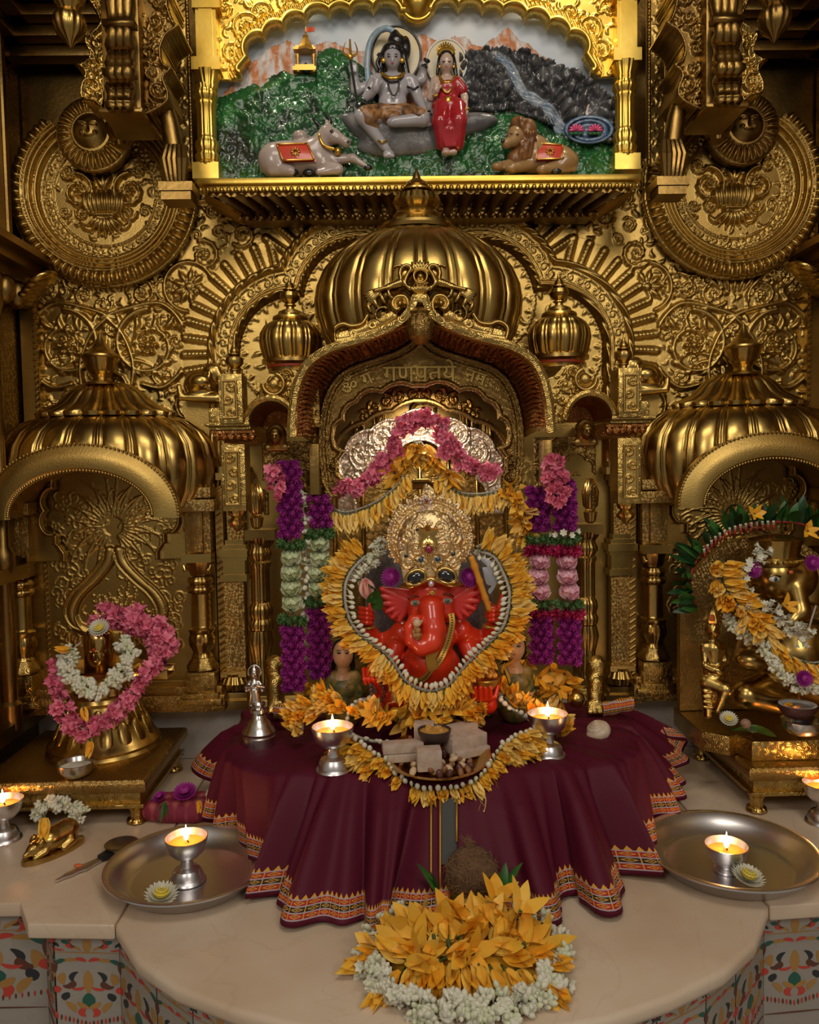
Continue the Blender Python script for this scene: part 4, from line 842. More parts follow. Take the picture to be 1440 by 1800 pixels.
for k in range(-4, 5): rcx.leaf(c[0]+k*.003, c[1]+.014, PI/2-k*.3, .032, .005, .014, 0)
c = XZ(739, 535, YX); rcx.ring(c[0], c[1], .017, .006, .022); rcx.stamp(c[0], c[1], .012, .028); rcx.stroke(cp([(739, 500), (739, 560)]), .018, .012)
for k in range(-3, 4): rcx.leaf(c[0]+k*.004, c[1]+.024, PI/2-k*.2, .03, .005, .02, 0)
rcx.solid('crest', GOLD, YX+.02, canopy, rcx.h > .0025, .016)
c = P(739, 573, YC); b = MB(); b.lathe([(.001, -.045), (.012, -.042), (.030, -.026), (.036, -.004), (.032, .016), (.024, .026), (.028, .032), (.014, .042)], c, 48, rf=lambda t, z: 1+.05*math.sin(8*t+z*120)); b.build('boss', GOLDKE, canopy)
# side wings of the canopy
YG = 2.02
def wing(s):
    T = lambda p: tuple(p) if s < 0 else (2*XM-p[0], p[1], p[2]); Q = lambda px, py, y=YG: T(P(px, py, y)); sc_ = YG/F
    def bx2(b, p0, p1, q0, q1, y0, y1): a = P(p0, q1, YG); d = P(p1, q0, YG); m_ = T(((a[0]+d[0])/2, (y0+y1)/2, (a[2]+d[2])/2)); b.box(m_, (abs(d[0]-a[0]), y1-y0, abs(d[2]-a[2])))
    w_ = thing('wing', None, None, Q(450, 760)); w_.parent = canopy; w_.location = Vector(Q(450, 760))-wloc(canopy)
    b = MB(); bx2(b, 372, 444, 750, 757, YG-.03, 2.38); bx2(b, 366, 444, 744, 751, YG-.045, 2.38); b.build('cornice', GOLDE, w_, bevel=.002)
    b = MB()
    for i in range(4): bx2(b, 374+i*5, 450, 757+i*5, 763+i*5, YG-.024+i*.018, 2.38)
    for i in range(6): q = Q(382+i*12, 767, YG-.016); b.ball(q, (.011, .010, .012), 8, 6); 
    b.build('red_reflection_soffit', GOLDR, w_)  # reflected red light is put into the colour of this underside
    # small arch
    cc = P(480, 748, YG); pth = [T((cc[0]+.062*math.cos(a), YG-.03, cc[2]+.066*math.sin(a))) for a in np.linspace(PI, 0, 25)]
    b = MB(); b.tube(pth, .010, 8, sq=1.3); b.build('arch_rim', GOLDE, w_)
    b = MB(); b.grid([[T((cc[0]+r*math.cos(a), y, cc[2]+r*1.05*math.sin(a))) for a in np.linspace(PI, 0, 25)] for r, y in ((.060, YG-.028), (.054, YG+.02), (.046, YG+.06), (.040, YG+.10), (0, YG+.11))]); b.build('arch_hollow', GOLDR, w_, smooth=60)
    h_ = Q(486, 767, YG-.03); organic('head_boss', [('e', h_, (.026, .022, .032)), ('e', (h_[0], h_[1]-.02, h_[2]), (.014, .012, .020)), ('c', (h_[0], h_[1]-.03, h_[2]+.006), (h_[0], h_[1]-.036, h_[2]-.004), .003, .004), ('e', (h_[0]-.006, h_[1]-.031, h_[2]+.006), (.004, .003, .002)), ('e', (h_[0]+.006, h_[1]-.031, h_[2]+.006), (.004, .003, .002)), ('e', (h_[0], h_[1]-.030, h_[2]-.011), (.006, .004, .002)), ('c', (h_[0]-.022, h_[1], h_[2]-.028), (h_[0]+.022, h_[1], h_[2]-.028), .010, .010)], GOLDK, w_, .004, .0025)
    # fascia above the arch, with cartouche
    x_ = sorted((Q(432, 0)[0], Q(545, 0)[0])); r = Relief(x_[0], x_[1], P(480, 752, YG)[2], P(480, 640, YG)[2], .002)
    topz = np.interp(r.X if s < 0 else 2*XM-r.X, [P(a, 0, YG)[0] for a in (430, 445, 462, 475, 490, 505, 520, 545)], [P(480, a, YG)[2] for a in (668, 676, 664, 650, 648, 652, 668, 676)])
    ca = T((cc[0], 0, cc[2])); mk = (r.Z < topz) & (np.hypot(r.X-ca[0], (r.Z-ca[2])/1.05) > .058)
    k = Q(482, 676); r.ring(k[0], k[2], .026, .007, .013); r.stamp(k[0], k[2], .016, .012)
    for a in (-1, 1):
        r.spiral(k[0]+a*.030, k[2]+.022, .017, 0, 1.2, a, .012, stem=.2); r.spiral(k[0]+a*.024, k[2]-.028, .014, 0, 1.2, -a, .010, stem=.2); r.spiral(k[0]+a*.055, k[2]-.012, .018, 0, 1.3, a, .009); r.spiral(k[0]+a*.060, k[2]-.050, .014, 0, 1.2, a, .008)
    r.fill(120, .02, .007, mk, .25); r.solid('fascia', GOLDC, YG+.01, w_, mk, .016)
    b = MB(); bx2(b, 394, 432, 661, 747, YG-.055, YG+.02); b.build('upper_pier', GOLDE, w_, bevel=.003)
    b = MB(); bx2(b, 400, 437, 782, 897, YG-.055, YG+.02); b.build('hanging_pier', GOLDE, w_, bevel=.003)
    for nm, y0, y1, px in (('pier_panel', 672, 738, 413), ('pier_panel', 793, 886, 418)):
        lo = Q(px, y1); hi = Q(px, y0); r = Relief(lo[0]-.019, lo[0]+.019, lo[2], hi[2], .0018); n = max(2, int((hi[2]-lo[2])/.028))
        for i in range(n): r.spiral(lo[0]+(-.004 if i % 2 else .004), lo[2]+(i+.5)*(hi[2]-lo[2])/n, .014, i*PI, 1.2, 1 if i % 2 else -1, .006, stem=.18)
        e = np.minimum(np.minimum(r.X-lo[0]+.019, lo[0]+.019-r.X), np.minimum(r.Z-lo[2], hi[2]-r.Z)); r.h = np.where(e < .004, .007, r.h); r.solid(nm, GOLDC, YG-.053, w_, None, .003)
    b = MB(); q = Q(418, 935, YG-.018); H = 38*sc_; b.lathe([(.0006, 0), (.006, H*.05), (.010, H*.18), (.020, H*.32), (.024, H*.45), (.019, H*.58), (.013, H*.68), (.020, H*.78), (.022, H*.9), (.024, H)], q, 40, rf=lambda t, z: 1+.05*math.cos(10*t)); b.build('drop', GOLD, w_)
    b = MB(); q = Q(413, 661, YG-.018); finial(b, q, 62*sc_, 15*sc_, 24, 9); b.build('finial', GOLD, w_)
    b = MB(); bx2(b, 366, 394, 716, 746, YG, 2.38); b.build('shoulder', GOLDE, w_, bevel=.008)
    # panel under the cornice with a small scalloped opening
    x_ = sorted((Q(438, 0, 2.09)[0], Q(552, 0, 2.09)[0])); r = Relief(x_[0], x_[1], P(490, 905, 2.09)[2], P(490, 775, 2.09)[2], .0022); k = Q(497, 860, 2.09)
    sd2 = np.full(r.X.shape, 9.)
    for dx, dz, rr in ((0, .055, .022), (-.022, .040, .020), (.022, .040, .020), (-.032, .012, .020), (.032, .012, .020)): sd2 = np.minimum(sd2, np.hypot(r.X-k[0]-dx, r.Z-k[2]-dz)-rr)
    sd2 = np.minimum(sd2, np.maximum(np.abs(r.X-k[0])-.038, r.Z-k[2]-.02)); r.fill(160, .02, .007, sd2 > .02, .3)
    for i in range(9): r.spiral(x_[0]+(i+.5)*(x_[1]-x_[0])/9, P(490, 792, 2.09)[2], .009, i, 1.1, 1, .008, stem=.2, lobes=False)
    r.h = np.where((sd2 > 0) & (sd2 < .008), .010, r.h); r.solid('pierced_panel', GOLDKE, 2.105, w_, sd2 > 0, .010)
    b = MB(); bx2(b, 545, 560, 780, 870, 2.02, 2.08); b.build('bracket_post', GOLDK, w_, bevel=.003)
    b = MB(); q = Q(553, 900, 2.05); b.lathe([(.001, 0), (.012, .006), (.020, .02), (.014, .036), (.010, .04), (.016, .048), (.014, .06)], q, 24, rf=lambda t, z: 1+.05*math.cos(8*t)); b.build('bracket_drop', GOLDK, w_)
    # small dome behind the wing
    YS = 2.24; q = P(513, 655, YS); q = T(q); ps = YS/F
    d_ = thing('turret_dome', 'small ribbed gold dome with red band '+('left' if s < 0 else 'right')+' of the large dome', 'dome', q, 'small domes flanking the large dome')
    b = MB(); b.lathe([(r*ps, (628-y)*ps) for r, y in ((46, 634), (51, 615), (53, 602), (51, 588), (44, 576), (32, 568), (26, 566))], (q[0], q[1], q[2]+27*ps), 288, rf=ribbed(14, .035, .08), t0=0, t1=2*PI); b.build('dome', GOLD, d_, smooth=60)
    b = MB(); b.lathe([(r*ps, (655-y)*ps) for r, y in ((40, 655), (40, 648), (44, 641), (51, 640), (51, 634), (46, 630))], q, 48); b.build('base_ring', GOLD, d_)
    b = MB(); b.lathe([(42*ps, 7*ps), (42.5*ps, 14*ps)], q, 48); b.build('red_band', mat('red_cloth_band', (.45, .05, .015), .5), d_)
    b = MB(); b.lathe([(r*ps, (655-y)*ps) for r, y in ((27, 568), (31, 564), (30, 560), (22, 556), (20, 551), (12, 548))], q, 40); b.build('collar', GOLD, d_)
    b = MB(); finial(b, (q[0], q[1], q[2]+105*ps), 62*ps, 17*ps, 24, 10); b.build('finial', GOLD, d_)
    # makara scroll on the wall outside the wing
    k = Q(356, 678, 2.38); mk_ = organic('wall_scroll', [('e', (k[0], 2.36, k[2]), (.050, .030, .045)), ('e', (k[0]-s*.035, 2.355, k[2]+.035), (.028, .02, .028)), ('c', (k[0]-s*.05, 2.35, k[2]-.04), (k[0]+s*.055, 2.345, k[2]-.035), .018, .010), ('c', (k[0]+s*.055, 2.345, k[2]-.035), (k[0]+s*.06, 2.345, k[2]-.005), .010, .008), ('c', (k[0]-s*.05, 2.35, k[2]+.045), (k[0]-s*.07, 2.35, k[2]-.01), .012, .014), ('e', (k[0]-s*.005, 2.335, k[2]+.008), (.030, .018, .022)), *[('c', (k[0]-s*.03, 2.335, k[2]-.01), (k[0]-s*.03+.045*math.cos(a)*s, 2.334, k[2]-.01+.045*math.sin(a)), .006, .004) for a in (0, .4, .8, 1.2, 1.6)]], GOLD, None, .006, .0035)
    tag(mk_, 'carved gold beaked scroll on the wall at the outer end of the '+('left' if s < 0 else 'right')+' canopy wing', 'carving', 'beaked wall scrolls')
for s in (-1, 1): wing(s)
# silver backed arch and gilt panel behind the idol
YB = 2.34; niche = thing('throne_back', 'embossed silver scalloped arch and gilt panel behind the red idol', 'throne back', (XM, YB, .2))
rs = Relief(P(575, 0, YB)[0], P(905, 800, YB)[0], P(738, 905, YB)[2], P(738, 712, YB)[2], .0024); xb_ = P(738, 800, YB)[0]
def lobes(spec, y, R):
    sd = np.full(R.X.shape, 9.)
    for px, py, rr in spec:
        c = XZ(px, py, y)
        for x in (c[0], 2*xb_-c[0]): sd = np.minimum(sd, np.hypot(R.X-x, R.Z-c[1])-rr*y/F)
    return sd
o1 = np.minimum(lobes(((738, 770, 52), (690, 785, 50), (650, 800, 46), (624, 820, 32), (618, 850, 28)), YB, rs), np.maximum(np.abs(rs.X-xb_)-146*YB/F, rs.Z-XZ(738, 850, YB)[1]))
i1 = np.minimum(lobes(((738, 820, 44), (700, 832, 36), (672, 848, 30), (652, 872, 26)), YB, rs), np.maximum(np.abs(rs.X-xb_)-110*YB/F, rs.Z-XZ(738, 860, YB)[1]))
for (px, py, r, t) in ((640, 800, 22, 1.5), (672, 768, 20, 1.4), (704, 752, 16, 1.4), (622, 840, 17, 1.4), (738, 745, 16, 1.3), (660, 790, 10, 1.2)):
    c = XZ(px, py, YB)
    for s, x in ((1, c[0]), (-1, 2*xb_-c[0])): rs.spiral(x, c[1], r*YB/F, 1, t, s, .011, stem=.13); rs.ring(x, c[1], r*1.12*YB/F, .003, .008)
rs.h = np.where((o1 > -.010) | ((i1 < .012) & (i1 > 0)), .012, rs.h); rs.solid('silver_arch', SILV_W, YB, niche, (o1 < 0) & (i1 > 0), .006)
b = MB(); a = P(590, 1240, 2.37); c = P(905, 800, 2.37); b.box(((a[0]+c[0])/2, 2.375, (a[2]+c[2])/2), (c[0]-a[0]+.1, .01, c[2]-a[2])); b.build('gilt_panel', GOLDE, niche)
b = MB()
for i in range(7): xx_ = xb_+(i-3)*.085; b.tube([(xx_, 2.368, .45), (xx_, 2.366, 1.0)], .007, 8)
b.build('panel_mouldings', GOLD, niche, smooth=180)
# pilasters and turned columns either side of the niche
for s in (-1, 1):
    k = 414 if s < 0 else 1090; o = 0 if s < 0 else -10
    t = thing('wall_pilaster', 'gold stepped pilaster on the wall '+('left' if s < 0 else 'right')+' of the central niche', 'pilaster', P(k, 1240+o, 2.36), 'pilasters of the central niche')
    turned_column(t, 'shaft', k, 2.365, GOLDF, [('b', 800+o, 950+o, 14, 10), ('b', 1020+o, 1185+o, 18, 9), ('b', 1025+o, 1180+o, 9, 11)])
    turned_column(t, 'upper_capital', k, 2.365, GOLD, [('b', 820+o, 831+o, 24, 18), ('b', 831+o, 843+o, 30, 22), ('b', 843+o, 854+o, 22, 16), ('b', 854+o, 864+o, 18, 12)])
    turned_column(t, 'capital', k, 2.365, GOLD, [('b', 948+o, 956+o, 16, 12), ('b', 956+o, 964+o, 21, 16), ('b', 964+o, 977+o, 26, 20), ('b', 977+o, 984+o, 22, 14), ('b', 984+o, 1008+o, 19, 13), ('b', 1008+o, 1020+o, 23, 17)])
    turned_column(t, 'foot', k, 2.365, GOLD, [('b', 1176+o, 1186+o, 22, 18), ('f', 1180+o, 1214+o, [(16, 0), (24, .15), (27, .5), (20, .85), (21, 1)]), ('b', 1212+o, 1224+o, 24, 20), ('b', 1224+o, 1240+o, 31, 26)])
    k = 460 if s < 0 else 1030
    t = thing('niche_column', 'turned gold column partly hidden by flower garlands on the '+('left' if s < 0 else 'right')+' of the niche', 'column', P(k, 1240+o, 2.26), 'columns of the central niche')
    turned_column(t, 'shaft', k, 2.27, GOLD, [('f', 952+o, 1110+o, VASE), ('f', 1105+o, 1200+o, [(20, 0), (22, .2), (15, .4), (16, .5), (22, .8), (18, 1)])], 1.05)
    turned_column(t, 'capital', k, 2.27, GOLDK, [('b', 930+o, 948+o, 26, 22), ('f', 944+o, 962+o, [(14, 0), (22, .6), (24, 1)])])
    turned_column(t, 'lamp_bracket', k+8*s, 2.2, BRASS, [('f', 850+o, 930+o, [(4, 0), (9, .05), (12, .25), (8, .32), (13, .4), (15, .7), (10, .9), (6, 1)])])
# ================================================================ domed side shrines
def shrine(s):
    XS = P(194, 700, 2.39)[0]; T = lambda p: tuple(p) if s < 0 else (2*XM-p[0], p[1], p[2]); side_ = 'left' if s < 0 else 'right'
    cz = lambda py, y: P(194, py, y)[2]; xs = T((XS, 0, 0))[0]
    t = thing('side_shrine', 'ribbed gold half dome niche with arched hood on the '+side_+' of the altar', 'shrine', (xs, 2.38, .2), 'domed side niches')
    y = 2.375; p_ = y/F
    b = MB(); z0 = cz(860, y); b.lathe([(r*p_, (860-q)*p_) for r, q in ((140, 905), (165, 890), (178, 865), (184, 838), (184, 812), (178, 785), (164, 763), (140, 745), (112, 735), (95, 730))], (xs, y, z0), 440, rf=ribbed(22, .022, .055), t0=PI, t1=2*PI, sq=(1, .72), cap=False)
    zh = P(194, 905, 2.14)[2]; b.f = [f for f in b.f if sum(math.hypot((b.v[i][0]-xs)/.226, (b.v[i][2]-zh)/.156) for i in f)/4 > .97 and sum(b.v[i][2] for i in f)/4 > zh-.03 or False]; b.m = [0]*len(b.f); b.build('dome', GOLD, t, smooth=60)
    rim = [(xs+187*p_*math.cos(a), y-.004, cz(838, y)+112*p_*math.sin(a)) for a in np.linspace(-.5, PI+.5, 50)]
    b = MB(); b.tube(rim, .010, 8); 
    b.build('dome_border', GOLDC, t, smooth=180)
    b = MB(); z0 = cz(730, y); n = 20
    b.lathe([(r*p_, (730-q)*p_) for r, q in ((110, 735), (112, 728), (100, 722), (80, 712), (62, 694), (44, 680), (28, 676))], (xs, y-.02, z0), 200, rf=lambda a, z: 1+(.10 if z < .03 else .09)*(abs(math.cos(n*a/2))**.8-.5)*1.2, sq=(1, .7), t0=PI, t1=2*PI); b.build('petal_cap', GOLD, t, smooth=60)
    b = MB(); z0 = cz(680, y); R = 30*p_
    b.lathe([(R*.9, 0), (R*.95, .006), (R*.6, .012), (R*.5, .02), (R*.55, .026), (R*.62, .03)], (xs, y-.05, z0), 40)
    b.lathe([(R*.55, .03), (R*.8, .045), (R*.95, .07), (R, .075)], (xs, y-.05, z0), 64, rf=lambda a, z: 1+.03*abs(math.cos(7*a)))
    b.lathe([(R*1.0, .075), (R*1.08, .079), (R*1.05, .084), (R*.8, .092), (R*.5, .106), (R*.28, .122), (R*.14, .138), (.0006, .155)], (xs, y-.05, z0), 40); b.build('finial', GOLD, t)
    # projecting hood
    yh = 2.14; q_ = P(152, 850, yh); hx = xs; hz = cz(905, yh); RW, RH = .226, .156
    arc = [(hx+RW*math.cos(a), yh, hz+RH*math.sin(a)) for a in np.linspace(PI+.06, -.06, 60)]
    b = MB(); pr_ = [(.034, .010), (.034, -.02), (.020, -.03), (-.006, -.012), (-.034, -.002), (-.040, .012), (-.030, .020), (-.006, .022), (.012, .018)]
    b.sweep(arc, [(-a, c) for a, c in pr_]); b.build('hood_rim', GOLDC, t, smooth=30)
    for k, (da, r_) in enumerate(((.034, .004), (-.036, .005))):
        b = MB()
        for i in range(70): a = PI*i/69; b.ball((hx+(RW+da)*math.cos(a), yh-.016+k*.002, hz+(RH+da)*math.sin(a)), (r_,)*3, 6, 4)
        b.build('hood_beading', GOLDC, t, smooth=180)
    b = MB(); b.grid([[(hx+(RW+d)*math.cos(a), yy, hz+(RH+d)*math.sin(a)) for a in np.linspace(PI+.06, -.06, 50)] for d, yy in ((.0, yh+.01), (-.010, 2.25), (-.016, 2.37))]); b.build('hood_vault', GOLDF, t, smooth=60)
    # back panel and cusped arch
    yb = 2.372; x0, x1 = hx-.30, hx+.30; r = Relief(x0, x1, .19, cz(800, yb), .0026); zsp = cz(985, yb)
    dd = np.abs(r.X-hx); ap = cz(975, yb); bt = cz(1090, yb)
    for rr in (.165,): pass
    og = [(hx+a_*p_, cz(q, yb)) for a_, q in ((8, 968), (14, 990), (38, 1018), (62, 1040), (76, 1062), (78, 1082), (66, 1102), (40, 1112))]
    for s2 in (-1, 1):
        pth = smooth_path([(hx+s2*(x-hx), z) for x, z in og], 8); r.stroke(pth, .016, .012); r.stroke([(x+s2*.018, z+.004) for x, z in pth], .004, .015); r.stroke([(x-s2*.014, z-.006) for x, z in pth], .004, .015)
        for i in range(26):
            a = PI/2+s2*i*.11; zc_ = cz(925, yb); L_ = .035+.055*((i*7) % 3)/2; r.leaf(hx+.03*math.cos(a), zc_+.03*math.sin(a), a, L_+.05, .0032, .004, s2*((i % 3)-1)*1.0)
        for i in range(90):
            xx, zz = hx+s2*rng.uniform(.02, .19), rng.uniform(.35, cz(870, yb)); k = rng.uniform(.012, .026); r.spiral(xx, zz, k, rng.uniform(0, 6), 1.2, rng.choice((-1, 1)), .0025, stem=.09, lobes=False, core=False)
        for i in range(7): a = PI/2+s2*(.1+i*.22); r.leaf(hx, cz(1100, yb), a, .10, .004, .004, -s2*.5)
    ins = inside([(hx+s3*(x-hx), z) for s3, l in ((1, og), (-1, og[::-1])) for x, z in l], r.X, r.Z); r.h = np.where(ins & (r.h < .002), 0, r.h+.003)
    bb = r.Z < .245; r.h = np.where(bb, .02+.012*(r.Z < .215), r.h); r.solid('back_panel', GOLDC, 2.385, t, None, .008)
    ya = 2.35; r = Relief(x0, x1, cz(985, ya), cz(795, ya), .0024); ccz = cz(905, ya); R0 = .172
    sd = np.full(r.X.shape, 9.); tz = []
    for i, a in enumerate(np.linspace(-.12, PI+.12, 9)): c = (hx+R0*.93*math.cos(a), ccz+R0*.80*math.sin(a)); sd = np.minimum(sd, np.hypot(r.X-c[0], r.Z-c[1])-.036)
    sd = np.minimum(sd, (np.hypot((r.X-hx)/1.0, (r.Z-ccz)/.86)-R0*.93)); sd = np.where(r.Z < ccz-.03, np.minimum(sd, np.abs(r.X-hx)-.158+.03*np.clip((ccz-.03-r.Z)/.08, -1, 1)**2), sd)
    sd = np.where((r.Z < ccz-.055) & (r.Z > ccz-.085), np.abs(r.X-hx)-.150, sd)
    for i in range(60):
        a = rng.uniform(-.2, PI+.2); d_ = rng.uniform(.075, .13); r.spiral(hx+(R0+d_-.03)*math.cos(a), ccz+(R0*.86+d_-.03)*math.sin(a), .016, a, 1.2, rng.choice((-1, 1)), .006, stem=.14)
    r.h = np.where((sd > 0) & (sd < .014), .016*np.sqrt(np.clip(1-((sd-.007)/.007)**2, 0, 1)), np.where(sd < .022, .002, r.h)); r.solid('cusped_arch', GOLDC, ya+.012, t, sd > 0, .012)
    # posts, capitals, columns
    for q in (-1, 1):
        cx = hx+q*.262; b = MB(); yy = 2.33
        zt, zc_ = cz(860, yy), cz(975, yy)
        b.box((cx, yy+.02, (zt+zc_)/2), (.075, .07, zt-zc_)); b.box((cx, yy-.018, (zt+zc_)/2-.01), (.035, .02, zt-zc_-.03)); b.box((cx, yy-.005, cz(868, yy)), (.10, .10, .03)); b.box((cx, yy-.005, cz(890, yy)), (.12, .11, .035)); b.build('post', GOLDF, t, bevel=.003)
        Z = lambda py: cz(py, yy); u = yy/F; w2 = .010
        cb = MB(); cb.box((cx, yy, Z(982)), (.085, .085, 15*u)); cb.lathe([(16*u, 0), (18*u, 6*u), (22*u, 14*u), (24*u, 28*u)], (cx, yy, Z(1014)), 32, rf=lambda a, z: 1+.06*math.cos(8*a)); 
        for e in (-1, 1): cb.tube([(cx+e*17*u, yy-.02, Z(1000)), (cx+e*23*u, yy-.03, Z(996)), (cx+e*22*u, yy-.032, Z(1004)), (cx+e*18*u, yy-.03, Z(1002))], .005, 6)
        cb.build('capital', GOLD, t)
        cb = MB(); H = (1165-1014)*u; cb.lathe([(a_*u*1.05, k*H) for a_, k in ((15, 0), (16, .04), (18, .06), (15, .09), (15, .12), (21, .2), (22, .27), (19, .33), (22, .36), (22, .39), (17, .41), (16.5, .43), (16.5, .80), (21, .82), (23, .85), (21, .88), (18, .90), (21, .93), (21, .96), (17, 1))], (cx, yy, Z(1165)), 48, rf=lambda a, z: 1+(.035*math.cos(14*a) if .07 < z/H < .34 or z/H > .8 else .02*math.cos(8*a))); cb.build('column_shaft', GOLD, t, smooth=50)
        cb = MB(); cb.lathe([(28*u, 0), (27*u, 6*u), (20*u, 16*u), (17*u, 24*u)], (cx, yy, Z(1178)), 32, rf=lambda a, z: 1+.05*math.cos(8*a)); cb.box((cx, yy, Z(1198)), (.085, .085, 38*u)); cb.box((cx, yy, Z(1220)), (.105, .10, 10*u)); cb.box((cx, yy, Z(1229)), (.125, .11, 10*u)); cb.box((cx, yy-.04, Z(1198)), (.06, .012, 26*u)); cb.build('column_base', GOLDE, t, bevel=.003)
        b = MB(); b.box((hx+q*.318, 2.365, (.19+cz(860, 2.36))/2), (.022, .03, cz(860, 2.36)-.19))
        for z in np.arange(.2, cz(860, 2.36), .020): b.tube([(hx+q*.318-.008, 2.348, z), (hx+q*.318+.008, 2.346, z+.012)], .004, 6)
        b.build('rope_border', GOLDC, t, smooth=40)
    b = MB(); b.box((hx, 2.34, .200), (.66, .09, .05)); b.box((hx, 2.345, .235), (.64, .07, .024)); b.build('plinth', GOLDF, t, bevel=.004)
for s in (-1, 1): shrine(s)
# ---------------------------------------------------------------- round medallions, sun roundels, brackets
for s in (-1, 1):
    side_ = 'left' if s < 0 else 'right'; T = lambda p: tuple(p) if s < 0 else (2*XM-p[0], p[1], p[2])
    y = 2.39; c = T(P(187, 345, y)); u = .87*y/F
    t = thing('wall_medallion', 'large round gold medallion with embossed vase and fluted rim high on the '+side_+' wall', 'medallion', c, 'large wall medallions')
    r = Relief(c[0]-.30, c[0]+.30, c[2]-.30, c[2]+.30, .0026); d = np.hypot(r.X-c[0], r.Z-c[2]); ang = np.arctan2(r.Z-c[2], r.X-c[0]); k = u
    q = lambda dx, py: (c[0]+dx*u, c[2]+(P(187, py, y)[2]-c[2])*.87)
    for e in (-1, 1):
        a = q(e*50, 340); r.spiral(a[0], a[1], 34*u, PI/2, 1.5, e, .020, stem=.14); a = q(e*44, 383); r.spiral(a[0], a[1], 18*u, 0, 1.3, -e, .014, stem=.14); a = q(e*26, 318); r.leaf(a[0], a[1], PI/2-e*.6, .06, .010, .016, -e*1.5); a = q(e*70, 300); r.spiral(a[0], a[1], 17*u, 0, 1.3, e, .014, stem=.14); a = q(e*78, 380); r.spiral(a[0], a[1], 12*u, 0, 1.2, e, .010); a=q(e*25,415); r.leaf(a[0],a[1],0 if e>0 else PI,.05,.008,.01,e*1.5)
    for i in range(46): a = 2*PI*i/46; r.spiral(c[0]+110*u*math.cos(a), c[2]+110*u*math.sin(a), 7.5*u, a, 1.1, 1 if i % 2 else -1, .007, stem=.2, lobes=False, core=False)
    r.fill(260, .024, .008, d < 100*u, .22)
    a = q(0, 362); 
    for i in range(-4, 5): r.leaf(a[0]+i*.011, a[1]-.030, PI/2-i*.12, .075, .010, .030-.002*abs(i), i*.25)
    r.stroke([q(-18, 388), q(18, 388)], .008, .024); 
    for i in range(-3, 4): r.leaf(a[0]+i*.004, q(0, 392)[1], -PI/2+i*.33, .055, .008, .024, 0)
    for i in range(-1, 2): r.leaf(a[0], q(0, 335)[1], PI/2-i*.5, .05, .009, .018, 0)
    h = r.h.copy(); h = np.where((d > 118*u) & (d < 122*u), .010, h); h = np.where((d > 98*u) & (d < 101*u), .008, h)
    for r0, w_, hh in ((128, 6, .030), (138, 5, .040), (146, 4, .044), (152, 3, .046)): e = 1-((d/u-r0)/w_)**2; h = np.maximum(h, np.where(e > 0, hh*np.sqrt(np.clip(e, 0, 1)), 0))
    fl2 = (d/u > 154) & (d/u < 176); h = np.where(fl2, .020+.024*np.abs(np.cos(ang*32))**.7*np.sqrt(np.clip(1-((d/u-164)/13)**2, 0, 1)), h); h = np.where((d/u >= 176) & (d/u < 181), .014, h)
    r.h = h; mk = (d/u < 181) & (r.Z < P(187, 232, y)[2]+.02*np.cos((r.X-c[0])*40)); r.solid('embossed_disc', GOLDC, y-.0, t, mk, .012)
    # sun roundel
    y2 = 2.32; c = T(P(160, 232, y2)); r = Relief(c[0]-.105, c[0]+.105, c[2]-.105, c[2]+.105, .002); d = np.hypot(r.X-c[0], r.Z-c[2])/.001; ang = np.arctan2(r.Z-c[2], r.X-c[0])
    r.h = np.where(d < 52, .034*np.sqrt(np.clip(1-(d/52)**2, 0, 1))+.012, 0); r.h = np.maximum(r.h, np.where((d > 44) & (d < 56), .026, 0)); r.h = np.maximum(r.h, np.where((d > 56) & (d < 98), .010+.014*np.abs(np.cos(ang*13))**.8*np.sqrt(np.clip(1-((d-76)/24)**2, 0, 1)), 0)); r.h = np.where(d >= 98, .008, r.h)
    for e in (-1, 1):
        r.stroke([(c[0]+e*.010, c[2]+.010), (c[0]+e*.022, c[2]+.011)], .005, .052); r.stroke([(c[0]+e*.008, c[2]+.018), (c[0]+e*.026, c[2]+.019)], .003, .050); r.stamp(c[0]+e*.018, c[2]-.010, .014, .048)
    r.stroke([(c[0], c[2]+.014), (c[0], c[2]-.006)], .006, .058); r.stroke([(c[0]-.010, c[2]-.018), (c[0]+.010, c[2]-.018)], .004, .054)
    o = r.solid('sun_roundel', GOLDC if s < 0 else GOLDK, y2+.05, None, d < 104, .03); tag(o, 'round gold boss with a smiling sun face above the '+side_+' medallion', 'roundel', 'sun face bosses')
    b = MB(); b.lathe([(.02, 0), (.022, .012), (.034, .02), (.040, .035), (.046, .045), (.042, .06), (.03, .075), (.036, .085), (.040, .10)], T(P(217, 258, 2.25)), 40, rf=lambda a, z: 1+.05*math.cos(9*a)); o = b.build('hanging_pendant', GOLDK); tag(o, 'fluted gold drop hanging under the carved bracket beside the '+side_+' sun face boss', 'pendant', 'drops under the brackets')
    # bracket
    t = thing('carved_bracket', 'dark gold carved scroll bracket hanging from above '+side_+' of the painted relief', 'bracket', T(P(235, 200, 2.1)), 'large carved brackets')
    yb_ = 2.06; B = lambda l: smooth_path([XZ(a, e, yb_) for a, e in l], 6)
    def plate(poly, y0, y1, nm, m, car, res=.0026, hh=.012):
        pl = [(T((x, 0, z))[0], z) for x, z in poly]; xs_ = [p[0] for p in pl]; zs = [p[1] for p in pl]; r = Relief(min(xs_)-.01, max(xs_)+.01, min(zs)-.01, max(zs)+.01, res); mk = inside(pl, r.X, r.Z); ds = polydist(pl, r.X, r.Z, True)
        for (px, py, rp, tt) in car: a = T(P(px, py, yb_)); r.spiral(a[0], a[2], rp*yb_/F, rng.uniform(0, 6), tt, rng.choice((-1, 1)), hh*1.3, stem=.15)
        r.fill(int(200), .024, hh*.8, mk, .3); r.h = np.where(ds < .008, hh*1.1, r.h); r.h = np.where(ds < .0025, hh*.5, r.h); r.solid(nm, m, y1, t, mk, y1-y0)
